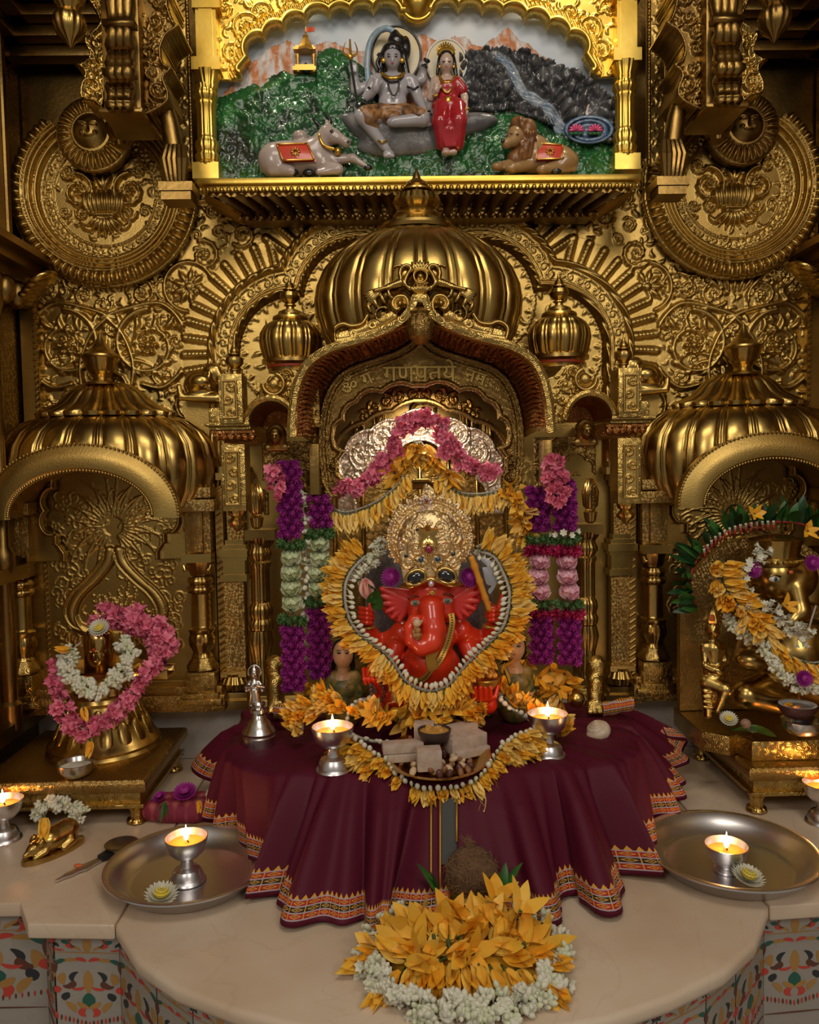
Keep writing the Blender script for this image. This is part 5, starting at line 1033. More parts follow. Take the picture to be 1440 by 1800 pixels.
    plate(B([(140, -20), (176, 40), (150, 70), (158, 100), (145, 112), (132, 116), (150, 130), (142, 158), (145, 176), (165, 182), (186, 184), (188, 60), (186, -20)]), yb_, yb_+.10, 'scroll_cheek', GOLD, ((163, 158, 17, 1.5), (170, 120, 13, 1.3), (172, 80, 11, 1.3), (174, 45, 9, 1.2), (160, 10, 14, 1.3)))
    plate(B([(240, -20), (300, -20), (298, 10), (308, 40), (318, 50), (296, 66), (286, 90), (290, 112), (306, 124), (292, 140), (300, 165), (296, 185), (262, 205), (242, 200), (240, 80)]), yb_, yb_+.12, 'scroll_cheek', GOLDK, ((280, 160, 17, 1.5), (262, 190, 12, 1.3), (268, 130, 12, 1.3), (262, 95, 12, 1.3), (272, 40, 14, 1.3), (280, 5, 14, 1.3), (262, 65, 10, 1.2)))
    b = MB(); a0, a1 = P(182, 200, yb_-.05), P(240, -20, yb_-.05); a0, a1 = T(a0), T(a1); b.box(((a0[0]+a1[0])/2, yb_+.03, (a0[2]+a1[2])/2), (abs(a1[0]-a0[0]), .15, a1[2]-a0[2])); b.box(((a0[0]+a1[0])/2, yb_+.02, a0[2]+.003), (abs(a1[0]-a0[0])+.016, .17, .012)); b.build('shaft', GOLDK, t, bevel=.004)
    b = MB()
    for k in (-1, 0, 1):
        pth = smooth_path([T(P(211+k*13, py, yb_-dy)) for py, dy in ((-10, .055), (40, .065), (60, .10), (90, .075), (118, .10), (130, .12), (150, .075), (180, .07), (192, .075))], 6); b.tube(pth, [.016+.003*math.sin(i*.9) for i in range(len(pth))], 8)
    for py in (44, 130): a = T(P(211, py, yb_-.10)); b.box(a, (.075, .03, .014))
    b.build('leaf_front', GOLDK, t, smooth=180)
    # curved outer horn of the bracket and its shoe
    b = MB(); pth = smooth_path([T(P(a, e, yb_+.04)) for a, e in ((290, 188), (298, 215), (303, 245), (308, 275), (318, 300))], 6); b.tube(pth, [.020+.010*i/24 for i in range(25)], 12); b.build('curved_arm', GOLDK, t, smooth=180)
    b = MB(); a = T(P(312, 290, yb_+.04)); 
    for k in range(-2, 3): b.tube([(a[0]+k*.010, a[1]-.02, a[2]+.04), (a[0]+k*.013, a[1]-.035, a[2]), (a[0]+k*.010, a[1]-.025, a[2]-.05)], [.008, .012, .007], 8)
    b.box((a[0], a[1]+.01, a[2]-.062), (.085, .08, .022)); b.box((a[0], a[1]+.01, a[2]-.084), (.075, .07, .02)); b.build('leaf_shoe', GOLDK, t, smooth=40)
    # hanging urn on the outer side
    y4 = 1.98; a = T(P(124, 84, y4)); u4 = y4/F; b = MB(); b.lathe([(r_*u4, k*u4) for r_, k in ((1, 0), (6, 5), (9, 10), (22, 22), (26, 34), (27, 44), (22, 54), (16, 60), (18, 64), (22, 68), (24, 76), (26, 80), (30, 100))], a, 144, rf=lambda q, z: 1+.035*math.cos(12*q)); o = b.build('hanging_urn', GOLD if s < 0 else GOLDK); tag(o, 'gold urn shaped drop hanging from the ceiling at the upper '+side_+' corner', 'pendant', 'corner urn drops')
    # tall strip beside the painted relief
    a = P(318, 150, 2.3); a = T(a); x_ = a[0]; r = Relief(x_-.030, x_+.030, P(318, 300, 2.3)[2], P(318, -20, 2.3)[2], .003); r.fill(160, .014, .005, np.abs(r.X-x_) < .016, .3); r.h = np.where(np.abs(r.X-x_) > .022, .010+.004*np.abs(np.sin(r.Z*180)), r.h)
    tag(r.solid('trim_7' if s < 0 else 'trim_8', GOLDC, 2.31, None, None, .012), kind='structure')
    # side wall mouldings: slanting cornice with leaf bracket
    b = MB(); a = np.array(T(P(0, 385, 1.75))); e = np.array(T(P(92, 470, 2.36))); w0 = -1.175 if s < 0 else 1.215
    b.box((w0-s*.030, 2.0, 1.43), (.06, .75, .03)); b.box((w0-s*.045, 2.0, 1.46), (.09, .75, .03)); b.box((w0-s*.06, 2.0, 1.485), (.12, .75, .02)); b.build
    for i in range(9): b.ball((w0-s*.035, 1.70+i*.075, 1.385), (.035, .030, .045), 10, 8)
    tag(b.build('trim_9' if s < 0 else 'trim_10', GOLDK, smooth=40), kind='structure')
    b = MB()
    for i in range(5): b.ball((w0-s*(.045+.018*i), 2.33-.01*i, 1.37+.012*i), (.030+.004*i, .05, .016), 10, 8, rot=Matrix.Rotation(s*.5, 3, 'Y'))
    tag(b.build('trim_11' if s < 0 else 'trim_12', GOLD, smooth=180), kind='structure')
# ================================================================ flowers
CHAMP = mat('champa_yellow', (.86, .47, .035), .5, 0, var=((.90, .58, .10), 30), sub=.2); CHAMP2 = mat('champa_deep', (.84, .38, .015), .5, 0, var=((.86, .50, .05), 40), sub=.2)
CHAMPL = mat('champa_pale', (.90, .66, .22), .5, 0, var=((.90, .56, .09), 40), sub=.2)
STEM = mat('stem_green', (.06, .10, .03), .5); LEAF = mat('leaf_green', (.025, .10, .015), .4, 0, var=((.05, .17, .03), 24)); LEAFD = mat('leaf_dark_green', (.012, .045, .012), .4, 0, var=((.02, .075, .02), 24))
WHITE = mat('flower_white', (.72, .69, .58), .55, sub=.1, var=((.64, .64, .48), 60)); WHITEG = mat('bud_green_white', (.62, .64, .45), .5, sub=.1); PINK = mat('oleander_pink', (.72, .13, .24), .55, 0, var=((.80, .25, .34), 40), sub=.12)
PURP = mat('amaranth_purple', (.27, .012, .20), .6, 0, var=((.38, .025, .28), 90)); LOTG = mat('lotus_green_white', (.50, .58, .30), .5, 0, var=((.74, .75, .58), 25), sub=.1); LOTP = mat('lotus_pink', (.74, .36, .46), .5, 0, var=((.84, .60, .63), 25), sub=.1)
MAGE = mat('petal_magenta', (.42, .015, .09), .5); GRFL = mat('tuft_green', (.05, .13, .03), .6, 0, var=((.10, .20, .06), 60)); STRING = mat('grey_string', (.42, .38, .33), .8, bump=(300, .6)); YCEN = mat('pollen_yellow', (.75, .58, .03), .6)
def petal(b, L, w, a0=0., curl=.4, cup=.35, n=6, M=None, tip=1., ruf=0.):
    """one petal growing along +z from the origin, leaning outward to +x"""
    i0 = len(b.v); x = z = 0; a = a0; rows = []
    for i in range(n+1):
        t = i/n; ww = w*(math.sin(PI*min(1, .14+.86*t)**(.85*tip)))**.8 if t < 1 else w*.04
        rows.append([(x-cup*ww*(q*q-1)*.6*math.cos(a)*-1+ruf*math.sin(9*q+t*5)*t, q*ww, z+cup*ww*q*q*.2) for q in (-1, -.5, 0, .5, 1)])
        x += math.sin(a)*L/n; z += math.cos(a)*L/n; a += curl/n
    b.grid(rows)
    if M is not None: b.xf(M, i0)
    return b
RZ = lambda a: Matrix.Rotation(a, 4, 'Z')
def proto(f, mats, smooth=180):
    b = MB(); f(b); me = b.mesh('flower', mats, smooth); return me
def champa(seed, opn, L=.052):
    def f(b):
        r = random.Random(seed)
        for k in range(5): petal(b, L*r.uniform(.82, 1.08), .0118*r.uniform(.85, 1.15), .12+opn*r.uniform(.5, 1.1), -.10+opn*r.uniform(.2, .8), .5, M=Matrix.Translation((0, 0, .010)) @ RZ(k*2*PI/5+r.uniform(-.3, .3)))
        b.mi = 1; b.lathe([(.0018, -.004), (.0026, .004), (.0036, .012), (.003, .02)], (0, 0, 0), 8)
    return f
P_CH = [proto(champa(i, .10), [m, STEM]) for i, m in enumerate((CHAMP, CHAMP2, CHAMPL, CHAMP))]; P_CHO = [proto(champa(10+i, .75, .055), [m, STEM]) for i, m in enumerate((CHAMP, CHAMP2, CHAMP))]
def pinkf(seed):
    def f(b):
        r = random.Random(seed)
        for q in range(4):
            d = Vector((r.uniform(-.9, .9), r.uniform(-.9, .9), 1)); M = d.to_track_quat('Z', 'Y').to_matrix().to_4x4(); M.translation = (r.uniform(-.008, .008), r.uniform(-.008, .008), r.uniform(-.004, .006))
            for k in range(5): petal(b, .0145*r.uniform(.85, 1.1), .0068, .55+r.uniform(-.25, .4), .9, .3, 4, M @ RZ(k*2*PI/5+r.uniform(-.3, .3)), .7, .0014)
    return f
P_PK = [proto(pinkf(i), [PINK]) for i in range(3)]
P_JB = [proto(lambda b, s=s: (b.lathe([(.0012, -.008), (.0016, 0), (.0042*s, .004), (.0054*s, .009), (.0044*s, .014), (.0006, .018)], n=10)), [WHITEG if s < 1 else WHITE]) for s in (1.1, .9, 1.25)]
def cluster(seed, big):
    def f(b):
        r = random.Random(seed)
        for k in range(6):
            i0 = len(b.v); b.lathe([(.001, -.004), (.0014, 0), (.0030*big, .003), (.0038*big, .007), (.0032*big, .0105), (.0005, .0135)], n=8); d = Vector((r.uniform(-.9, .9), r.uniform(-.9, .9), 1)); M = d.to_track_quat('Z', 'Y').to_matrix().to_4x4(); M.translation = (r.uniform(-.007, .007), r.uniform(-.007, .007), r.uniform(-.004, .004)); b.xf(M, i0)
    return f
P_JC = [proto(cluster(i, g), [m]) for i, (m, g) in enumerate(((WHITE, 1.1), (WHITEG, 1.), (WHITE, .95)))]
def jopen(b):
    for k in range(6): petal(b, .012, .0042, .5, .9, .3, 4, Matrix.Translation((0, 0, .006)) @ RZ(k*PI/3))
    b.lathe([(.0015, -.008), (.002, .006), (.004, .009), (.001, .012)], n=8)
P_JO = [proto(jopen, [WHITE])]
def spiky(R, n, w, L):
    def f(b):
        b.ball((0, 0, 0), R*.6, 10, 8)
        for i in range(n):
            z = 1-2*(i+.5)/n; t = i*2.39996; d = Vector((math.sqrt(1-z*z)*math.cos(t), math.sqrt(1-z*z)*math.sin(t), z)); M = d.to_track_quat('Z', 'Y').to_matrix().to_4x4(); M.translation = d*R*.45; petal(b, L, w, .15, -.1, .5, 3, M)
    return f
P_PU = [proto(spiky(.0145, 44, .0042, .0095), [PURP], 0), proto(spiky(.0135, 40, .0042, .0095), [PURP], 0)]; P_GR = [proto(spiky(.013, 34, .003, .010), [GRFL], 0)]; P_MG = [proto(spiky(.012, 24, .0052, .013), [MAGE])]
def lotus(b):
    for ring, (n, L, a, w) in enumerate(((5, .030, -.25, .015), (6, .034, .15, .016), (7, .034, .5, .017), (6, .026, .9, .014))):
        for k in range(n): petal(b, L, w, a+.35, -.9+.12*ring, .6, 6, Matrix.Translation((0, 0, -.008)) @ RZ(k*2*PI/n+ring*.5), 1.15)
    b.ball((0, 0, .008), .014, 10, 8)
P_LG = proto(lotus, [LOTG]); P_LP = proto(lotus, [LOTP])
def mum(b, R=.030, layers=6):
    for l in range(layers):
        n = 22-2*l
        for k in range(n): petal(b, R*(1-.11*l), R*.17, 1.25-.19*l, -.35, .5, 4, Matrix.Translation((0, 0, .003+.0022*l)) @ RZ(k*2*PI/n+l*.4), .9)
    b.mi = 1; b.ball((0, 0, .018), (R*.38, R*.38, R*.24), 12, 8)
P_MUM = proto(lambda b: mum(b), [WHITE, YCEN]); P_MUP = proto(lambda b: mum(b, .026, 7), [PURP, PURP])
def put(par, me, p, d, sc=1., name='flower', spin=None, up=None):
    o = bpy.data.objects.new(name, me); C.objects.link(o); d = Vector(d)
    if d.length < 1e-6: d = Vector((0, 0, 1))
    q = d.to_track_quat('Z', 'Y').to_matrix().to_4x4() @ RZ(random.uniform(0, 6.3) if spin is None else spin); q = q @ Matrix.Scale(sc, 4); q.translation = Vector(p)-wloc(par)
    if par: o.parent = par
    o.matrix_local = q; _loc[o.name] = Vector(p); return o
def resample(pts, step, closed=False):
    p = np.array([tuple(q) for q in pts]); p = np.vstack([p, p[:1]]) if closed else p
    L = np.concatenate([[0], np.cumsum(np.linalg.norm(np.diff(p, axis=0), axis=1))]); n = max(2, int(L[-1]/step)); t = (np.arange(n)+.5)*L[-1]/n
    q = np.stack([np.interp(t, L, p[:, i]) for i in range(3)], -1); g = np.gradient(q, axis=0); g /= np.linalg.norm(g, axis=1)[:, None]+1e-9
    return q, g
def loose(me, p, d, label, cat, group, sc=1., name='flower', spin=None):
    o = put(None, me, p, d, sc, name, spin); return tag(o, label, cat, group)
# ================================================================ metal ware
FLAME = mat('flame', (1, .6, .2), .5, emis=((1, .62, .22), 26)); GHEE = mat('melted_ghee', (.80, .27, .045), .25, 0, sub=.4); WICK = mat('wick', (.02, .015, .01), .9)
def oil_lamp(name, loc, label, s=1., low=False, group='lit metal oil lamps', flame=1.):
    t = thing(name, label, 'oil lamp', loc, group); L0 = Vector(loc)
    def M(pr): return [(r*s, z*s) for r, z in pr]
    b = MB()
    if not low:
        b.lathe(M([(.038, 0), (.040, .003), (.038, .007), (.034, .010), (.032, .020), (.027, .028), (.015, .033), (.012, .045), (.013, .052)]), loc, 48); b.build('foot', STEEL, t)
        b = MB(); b.lathe(M([(.013, .050), (.026, .056), (.038, .068), (.0445, .088), (.0460, .098), (.0445, .0985), (.042, .088), (.035, .072), (.0, .066)]), loc, 56, cap=False); b.build('cup', STEEL, t); zo = .084; ro = .0410
    else:
        b.lathe(M([(.026, 0), (.026, .005), (.018, .010), (.017, .014)]), loc, 48); b.build('foot', STEEL, t)
        b = MB(); b.lathe(M([(.017, .013), (.028, .018), (.038, .032), (.043, .052), (.0445, .056), (.0425, .056), (.036, .034), (.024, .021), (0, .018)]), loc, 56, cap=False); b.build('cup', STEEL, t); zo = .042; ro = .0395
    b = MB(); b.lathe(M([(ro, zo), (ro*.5, zo-.001), (.0, zo-.001)]), loc, 40, cap=False); b.build('ghee', GHEE, t)
    b = MB(); b.tube([L0+Vector((.004, .006, zo-.002))*s, L0+Vector((.002, .002, zo+.004))*s, L0+Vector((0, 0, zo+.011))*s], .0016*s, 6); b.build('wick', WICK, t)
    b = MB(); b.lathe(M([(.0015, .0), (.0046, .004), (.0056, .009), (.004, .017), (.0018, .026), (.0002, .034)]), (L0+Vector((0, 0, zo+.007))*s), 14); b.build('flame', FLAME, t, smooth=180)
    light('POINT', 'flame_light', L0+Vector((0, 0, zo+.030))*s, .42*flame, (1.0, .44, .14), .008)
    return t
def tray(name, loc, R, label, rot=(0, 0, 0)):
    t = thing(name, label, 'tray', loc, 'large round steel trays'); t.rotation_euler = rot; k = R/.175
    b = MB(); prof = [(0, .004), (.118, .004), (.128, .006), (.150, .026), (.162, .040), (.170, .042), (.175, .041), (.1755, .038), (.169, .037), (.160, .033), (.138, .004), (.124, 0), (0, 0)]
    b.lathe([(r*k, z*k) for r, z in prof], (0, 0, 0), 96, cap=False); me = b.mesh('tray', STEEL, 60); link('dish', me, t); return t
pL = G(335, 1530, .02); tray('steel_tray', (pL[0], pL[1], .001), .178, 'round steel tray left of the cloth holding a tall lit lamp')
pR = G(1281, 1507, .02); tray('steel_tray', (pR[0], pR[1], .001), .185, 'round steel tray right of the cloth holding a low lit lamp')
q = G(330, 1548, .006); oil_lamp('oil_lamp', (q[0], q[1], .006), 'tall lit oil lamp standing in the left steel tray', .98)
q = G(1277, 1530, .006); oil_lamp('oil_lamp', (q[0], q[1], .006), 'low lit oil lamp in the right steel tray', 1.02, True)
q = G(8, 1476); oil_lamp('oil_lamp', (q[0], q[1], 0), 'lit oil lamp at the left edge beside the golden mouse', 1.0)
q = G(1446, 1446); oil_lamp('oil_lamp', (q[0], q[1], 0), 'lit oil lamp at the right edge below the right low table', 1.0)
for px, py, r_, lb in ((283, 1580, 1.0, 'white chrysanthemum with yellow middle lying in the left steel tray'), (1312, 1548, 1.0, 'white chrysanthemum with yellow middle lying in the right steel tray')):
    q = G(px, py, .012); loose(P_MUM, (q[0], q[1], .007), (.15, -.25, 1), lb, 'flower', None, 1.3*r_, 'chrysanthemum')
# ================================================================ low tables
def low_table(x0, x1, y0, y1, zt, label, nm='low_table'):
    t = thing(nm, label, 'table', ((x0+x1)/2, (y0+y1)/2, 0), 'low gold offering tables'); cx, cy = (x0+x1)/2, (y0+y1)/2; W, D = x1-x0, y1-y0
    b = MB(); sec = [(0, zt-.034), (.0, zt-.034), (.004, zt-.028), (.004, zt-.010), (-.002, zt-.002), (-.012, zt)]; rows = []
    for o, z in [(-.02, zt-.034)]+sec[1:]: rows.append([(cx+e*(W/2+o), cy+f*(D/2+o), z) for e, f in ((-1, -1), (1, -1), (1, 1), (-1, 1))])
    b.grid(rows, cv=True, cap=True); b.build('top', GOLDF, t, bevel=.002)
    b = MB(); b.box((cx, cy, zt-.050), (W-.030, D-.030, .034)); b.box((cx, cy, zt-.071), (W-.010, D-.010, .010)); b.build('apron', GOLDE, t, bevel=.002)
    for e in (-1, 1):
        for f in (-1, 1):
            lx, ly = cx+e*(W/2-.030), cy+f*(D/2-.030); b = MB(); H = zt-.074; b.lathe([(.020, 0), (.024, .005), (.022, .012), (.015, .016), (.014, H*.6), (.018, H*.85), (.026, H)], (lx, ly, 0), 32, rf=lambda a, z: 1+.10*abs(math.cos(4*a)))
            for k in range(3): a = -PI/2+(k-1)*.6; b.ball((lx+.018*math.cos(a), ly+.018*math.sin(a), .008), (.008, .008, .008), 8, 6)
            b.build('leg', GOLD, t, smooth=50)
    return t
zL = float(P(255, 1367, 1.945)[2]); low_table(-1.13, P(255, 1367, 1.945)[0], 1.935, 2.335, zL, 'low gold table on the left carrying the bell shaped pedestal')
zR = float(P(1318, 1347, 1.915)[2]); low_table(P(1316, 1347, 1.915)[0], 1.185, 1.905, 2.325, zR, 'low gold table on the right carrying the gold idol')
# left: bell pedestal with polished stone form
yb = 2.165; pc = P(180, 1200, yb); px_, u = pc[0], yb/F
t = thing('bell_pedestal', 'bell shaped gold pedestal with spouted basin and polished rounded pillar on the left table', 'pedestal', (px_, yb, zL))
b = MB(); zz = lambda py: P(178, py, yb)[2]
b.lathe([(.148, 0), (.150, .010), (.144, .018), (.147, .026), (.140, .034), (.128, .046), (.112, .075), (.098, .105), (.088, .135), (.092, .145), (.088, .155), (.078, .160)], (px_, yb, zL), 72)
b.build('bell_base', GOLD, t)
b = MB()
for i in range(16):
    a = 2*PI*i/16
    for (r, z, L, w_, da) in ((.119, .062, .040, .018, 0), (.098, .106, .030, .014, PI/16)):
        d_ = Vector((math.cos(a+da), math.sin(a+da), 0)); b.ball((px_+r*d_.x, yb+r*d_.y, zL+z), (.006, w_, L), 10, 8, rot=(Matrix.Rotation(a+da, 3, 'Z') @ Matrix.Rotation(-.42, 3, 'Y')))
b.build('leaf_embossing', GOLD, t, smooth=180)
zb_ = zL+.158; b = MB(); b.lathe([(.075, 0), (.070, .02), (.082, .045), (.105, .060), (.108, .072), (.100, .076), (.085, .070), (0, .068)], (px_, yb, zb_), 56, cap=False); b.build('basin', BRASS, t)
b = MB(); sp0 = Vector((px_+.09, yb-.01, zb_+.062)); b.sweep([sp0, sp0+Vector((.06, -.006, -.002)), sp0+Vector((.105, -.010, -.004))], [(-.030, -.016), (.030, -.016), (.034, .012), (.026, .012), (.020, -.006), (-.020, -.006), (-.026, .012), (-.034, .012)], up=(0, 0, 1)); b.build('spout', BRASS, t, bevel=.002)
b = MB(); b.lathe([(.041, 0), (.0405, .06), (.040, .085), (.036, .100), (.026, .110), (.012, .115), (.0004, .116)], (px_, yb-.01, zb_+.066), 40); lg = b.build('pillar', BRASS, t, smooth=180)
f0 = Vector((px_, yb-.052, zb_+.115)); b = MB()
for e in (-1, 1): b.ball(f0+Vector((e*.010, .001, .006)), (.006, .003, .0035), 8, 6)
b.ball(f0+Vector((0, 0, -.006)), (.004, .005, .010), 8, 6); b.ball(f0+Vector((0, .001, -.020)), (.008, .003, .003), 8, 6); b.ball(f0+Vector((0, .002, -.012)), (.020, .003, .024), 14, 10); b.build('face_mask', BRASS, lg, smooth=180)
b = MB(); b.ball(f0+Vector((0, -.001, .012)), (.005, .002, .005), 8, 6); b.build('red_mark', mat('vermilion', (.55, .05, .01), .6), lg)
tag(put(None, P_MUM, P(177, 1108, yb-.085), (0, -.75, .65), 1.05, 'chrysanthemum'), 'white chrysanthemum crowning the polished pillar on the bell shaped pedestal', 'flower')
def garland(name, label, pts, protos, step, outf, jit=.35, sc=(.9, 1.1), closed=False, string=None, off=0., spread=0., srad=.0022, rows=1, smat=None, group=None, part='flower', scfun=None):
    q, g = resample(pts, step, closed); t = thing(name, label, 'garland', tuple(q.mean(0)), group)
    if string is not False:
        b = MB(); b.tube([tuple(x) for x in q], srad, 8, closed=closed); b.build('string', smat or STRING, t, smooth=180)
    n = 0
    for i in range(len(q)):
        for k in range(rows):
            if n >= 98: break
            d = Vector(outf(i/len(q), Vector(q[i]), Vector(g[i]), k)); d = (d.normalized()+Vector([random.uniform(-jit, jit) for _ in range(3)])).normalized(); s_ = random.uniform(*sc)*(scfun(i/len(q)) if scfun else 1)
            put(t, random.choice(protos), Vector(q[i])+d*off+Vector([random.uniform(-spread, spread) for _ in range(3)]), d, s_, part); n += 1
    return t
def ringdir(ax, n, ph=0.):
    """outward directions round the garland, seen side first"""
    def f(u, p, g, k):
        y = Vector(ax); y = (y-g*y.dot(g)).normalized(); x = g.cross(y); a = (k/(n-1)-.5)*PI*1.15 if n > 1 else 0; return y*math.cos(a)+x*math.sin(a)
    return f
FR = (0, -1, .25)
def pth(l, n=6): return smooth_path([P(px, py, y) for px, py, y in l], n)
garland('pink_garland', 'pink flower garland draped round the polished pillar on the bell shaped pedestal', pth([(205, 1092, 2.12), (250, 1100, 2.09), (280, 1135, 2.06), (272, 1170, 2.03), (250, 1195, 2.0), (228, 1225, 1.985), (195, 1262, 1.97), (152, 1282, 1.965), (118, 1262, 1.97), (104, 1225, 1.985), (100, 1195, 2.0), (112, 1160, 2.03)]), P_PK, .021, ringdir(FR, 3), .5, (1.05, 1.4), rows=3, off=.006, spread=.008)
garland('pink_garland', 'thick pink flower bunch arching behind the white chrysanthemum on the pillar', pth([(178, 1092, 2.13), (215, 1085, 2.12), (255, 1095, 2.12), (282, 1122, 2.11), (290, 1148, 2.10)]), P_PK, .021, ringdir(FR, 6), .5, (1.3, 1.65), rows=6, off=.016, spread=.014)
garland('jasmine_garland', 'white jasmine bud garland circling the polished pillar above the pink garland', pth([(214, 1128, 2.06), (228, 1150, 2.03), (222, 1175, 2.0), (200, 1200, 1.985), (172, 1212, 1.975), (143, 1208, 1.98), (124, 1188, 1.99), (118, 1165, 2.01), (128, 1142, 2.04), (146, 1126, 2.06)]), P_JC, .0135, ringdir(FR, 4), .6, (1.1, 1.4), rows=4, off=.006, spread=.007)
for px, py, y, d in ((145, 1238, 1.955, (.3, -.3, -1)), (160, 1298, 1.95, (-.1, -.3, -1)), (128, 1142, 2.0, (-1, -.2, .1))): loose(P_CH[1], P(px, py, y), d, 'yellow petal tucked into the garlands on the bell shaped pedestal', 'petal', 'yellow petals on the bell pedestal', .75, 'champa_petal')
loose(P_MUP, P(285, 1170, 2.09), (0, -.6, 1), 'small purple flower lying on the brass spout of the left pedestal', 'flower', None, .7, 'purple_flower')
def bowl(name, loc, R, label, H=None, group=None, m=SILVER):
    H = H or R*.75; t = thing(name, label, 'bowl', loc, group); b = MB(); b.lathe([(R*.45, 0), (R*.75, H*.15), (R*.95, H*.55), (R, H), (R*.97, H*1.02), (R*.92, H*.95), (R*.85, H*.5), (R*.6, H*.18), (0, H*.10)], loc, 48, cap=False); b.build('shell', m, t, smooth=60); return t
q = G(134, 1364, zL); t = bowl('small_bowl', (q[0], q[1], zL), .045, 'small silver bowl of white curd on the front of the left low table', .036)
b = MB(); b.lathe([(.039, .024), (.02, .0245), (0, .025)], (q[0], q[1], zL), 32, cap=False); b.build('curd', WHITE, t)
# ---------------------------------------------------------------- golden mouse, ladle, cloth bundle
q = G(95, 1500); m0 = Vector((q[0], q[1], 0)); MR = Matrix.Translation(m0) @ Matrix.Rotation(.95, 4, 'Z')
t = thing('golden_mouse', 'small gold crouching mouse figure on a plinth at the front left', 'figurine', tuple(m0))
b = MB(); b.prism([(.075*math.cos(a)*(1.0 if abs(math.cos(a)) < .9 else 1.02), .030*math.sin(a)) for a in np.linspace(0, 2*PI, 28, endpoint=False)], 0, .013, 'z'); b.xf(MR); b.build('plinth', GOLD, t, bevel=.003)
w_ = lambda v: tuple(MR @ Vector(v))
def cL(a, b_, ra, rb): return ('c', w_(a), w_(b_), ra, rb)
organic('body', [cL((.035, 0, .042), (-.01, 0, .036), .027, .026), cL((-.01, 0, .036), (-.048, 0, .030), .024, .014), cL((-.048, 0, .030), (-.070, 0, .022), .012, .005), cL((-.040, .016, .042), (-.036, .018, .05), .008, .006), cL((-.040, -.016, .042), (-.036, -.018, .05), .008, .006), cL((.03, .022, .025), (.01, .026, .016), .013, .008), cL((.03, -.022, .025), (.01, -.026, .016), .013, .008), cL((-.03, .018, .022), (-.055, .014, .014), .008, .005), cL((-.03, -.018, .022), (-.055, -.014, .014), .008, .005), cL((.055, 0, .03), (.068, .015, .018), .006, .004)], GOLD, t, .008, .003)
garland('jasmine_string', 'white jasmine string draped over the golden mouse', pth([(62, 1432, 1.94), (75, 1418, 1.93), (97, 1412, 1.925), (120, 1416, 1.93), (138, 1430, 1.93), (132, 1440, 1.91)]), P_JC, .012, ringdir((0, -.6, 1), 4), .7, (.95, 1.2), rows=4, off=.004, spread=.008)
loose(P_CH[0], (m0.x-.012, m0.y-.012, .100), (.15, -.55, -.85), 'yellow petal laid on the back of the golden mouse', 'petal', None, 1.0, 'champa_petal')
BLKP = mat('black_plastic', (.012, .012, .013), .35); t = thing('camphor_ladle', 'silver ladle with black grip lying between the golden mouse and the left tray', 'ladle', tuple(G(190, 1515)))
a = Vector(G(214, 1497)); e = Vector(G(142, 1532)); a.z = e.z = .004; d = (e-a).normalized()
b = MB(); b.lathe([(.012, 0), (.030, .003), (.036, .010), (.038, .016), (.036, .016), (.031, .010), (0, .006)], tuple(a), 40, cap=False); b.build('bowl', mat('dark_steel', (.28, .26, .24), .3, 1), t, smooth=60)
sd_ = d.cross(Vector((0, 0, 1)))
b = MB(); b.prism([tuple((a+d*x+sd_*y).xy) for x, y in ((.030, -.016), (.058, -.010), (.058, .010), (.030, .016))], .004, .014, 'z'); b.build('grip', BLKP, t, bevel=.003)
b = MB(); b.prism([tuple((a+d*x+sd_*y).xy) for x, y in ((.056, -.007), (.085, -.010), (.10, -.014), (.115, -.008), (.135, -.009), (.148, -.004), (.165, -.003), (.168, 0), (.165, .003), (.148, .004), (.135, .009), (.115, .008), (.10, .014), (.085, .010), (.056, .007))], .003, .009, 'z'); b.build('handle', STEEL, t, bevel=.002)
b = MB(); b.ball(a+d*.112+Vector((0, 0, .012)), (.010, .006, .004), 10, 6); b.build('vermilion_smear', mat('vermilion_paste', (.60, .13, .04), .7), t)
CHK = mat('checked_cloth', (.26, .02, .05), .75, bump=(160, .3)); N, L = CHK.node_tree.nodes, CHK.node_tree.links; tc = N.new('ShaderNodeTexCoord'); wv = []
for ax in ('X', 'Y'):
    n = N.new('ShaderNodeTexWave'); n.bands_direction = ax; n.inputs['Scale'].default_value = 11; L.new(tc.outputs['Object'], n.inputs['Vector']); wv.append(n)
mm = N.new('ShaderNodeMath'); mm.operation = 'ADD'; L.new(wv[0].outputs['Fac'], mm.inputs[0]); L.new(wv[1].outputs['Fac'], mm.inputs[1]); rr_ = N.new('ShaderNodeValToRGB'); rr_.color_ramp.elements[0].position = .45; rr_.color_ramp.elements[0].color = (.20, .012, .04, 1); rr_.color_ramp.elements[1].position = .95; rr_.color_ramp.elements[1].color = (.42, .10, .09, 1); mh = N.new('ShaderNodeMath'); mh.operation = 'MULTIPLY'; mh.inputs[1].default_value = .5; L.new(mm.outputs[0], mh.inputs[0]); L.new(mh.outputs[0], rr_.inputs['Fac']); L.new(rr_.outputs['Color'], N['Principled BSDF'].inputs['Base Color'])
a = Vector(G(262, 1442)); e = Vector(G(402, 1440)); o = organic('cloth_bundle', [('c', (a.x+.01, a.y, .026), (e.x, e.y, .028), .026, .030), ('c', (a.x+.03, a.y+.03, .03), (e.x, e.y+.03, .03), .028, .03), ('c', (a.x+.04, a.y-.012, .018), (a.x+.12, a.y-.016, .018), .018, .02)], CHK, None, .012, .004); tag(o, 'red checked cloth bundle lying behind the left steel tray', 'cloth')
zc0 = (a.x+e.x)/2
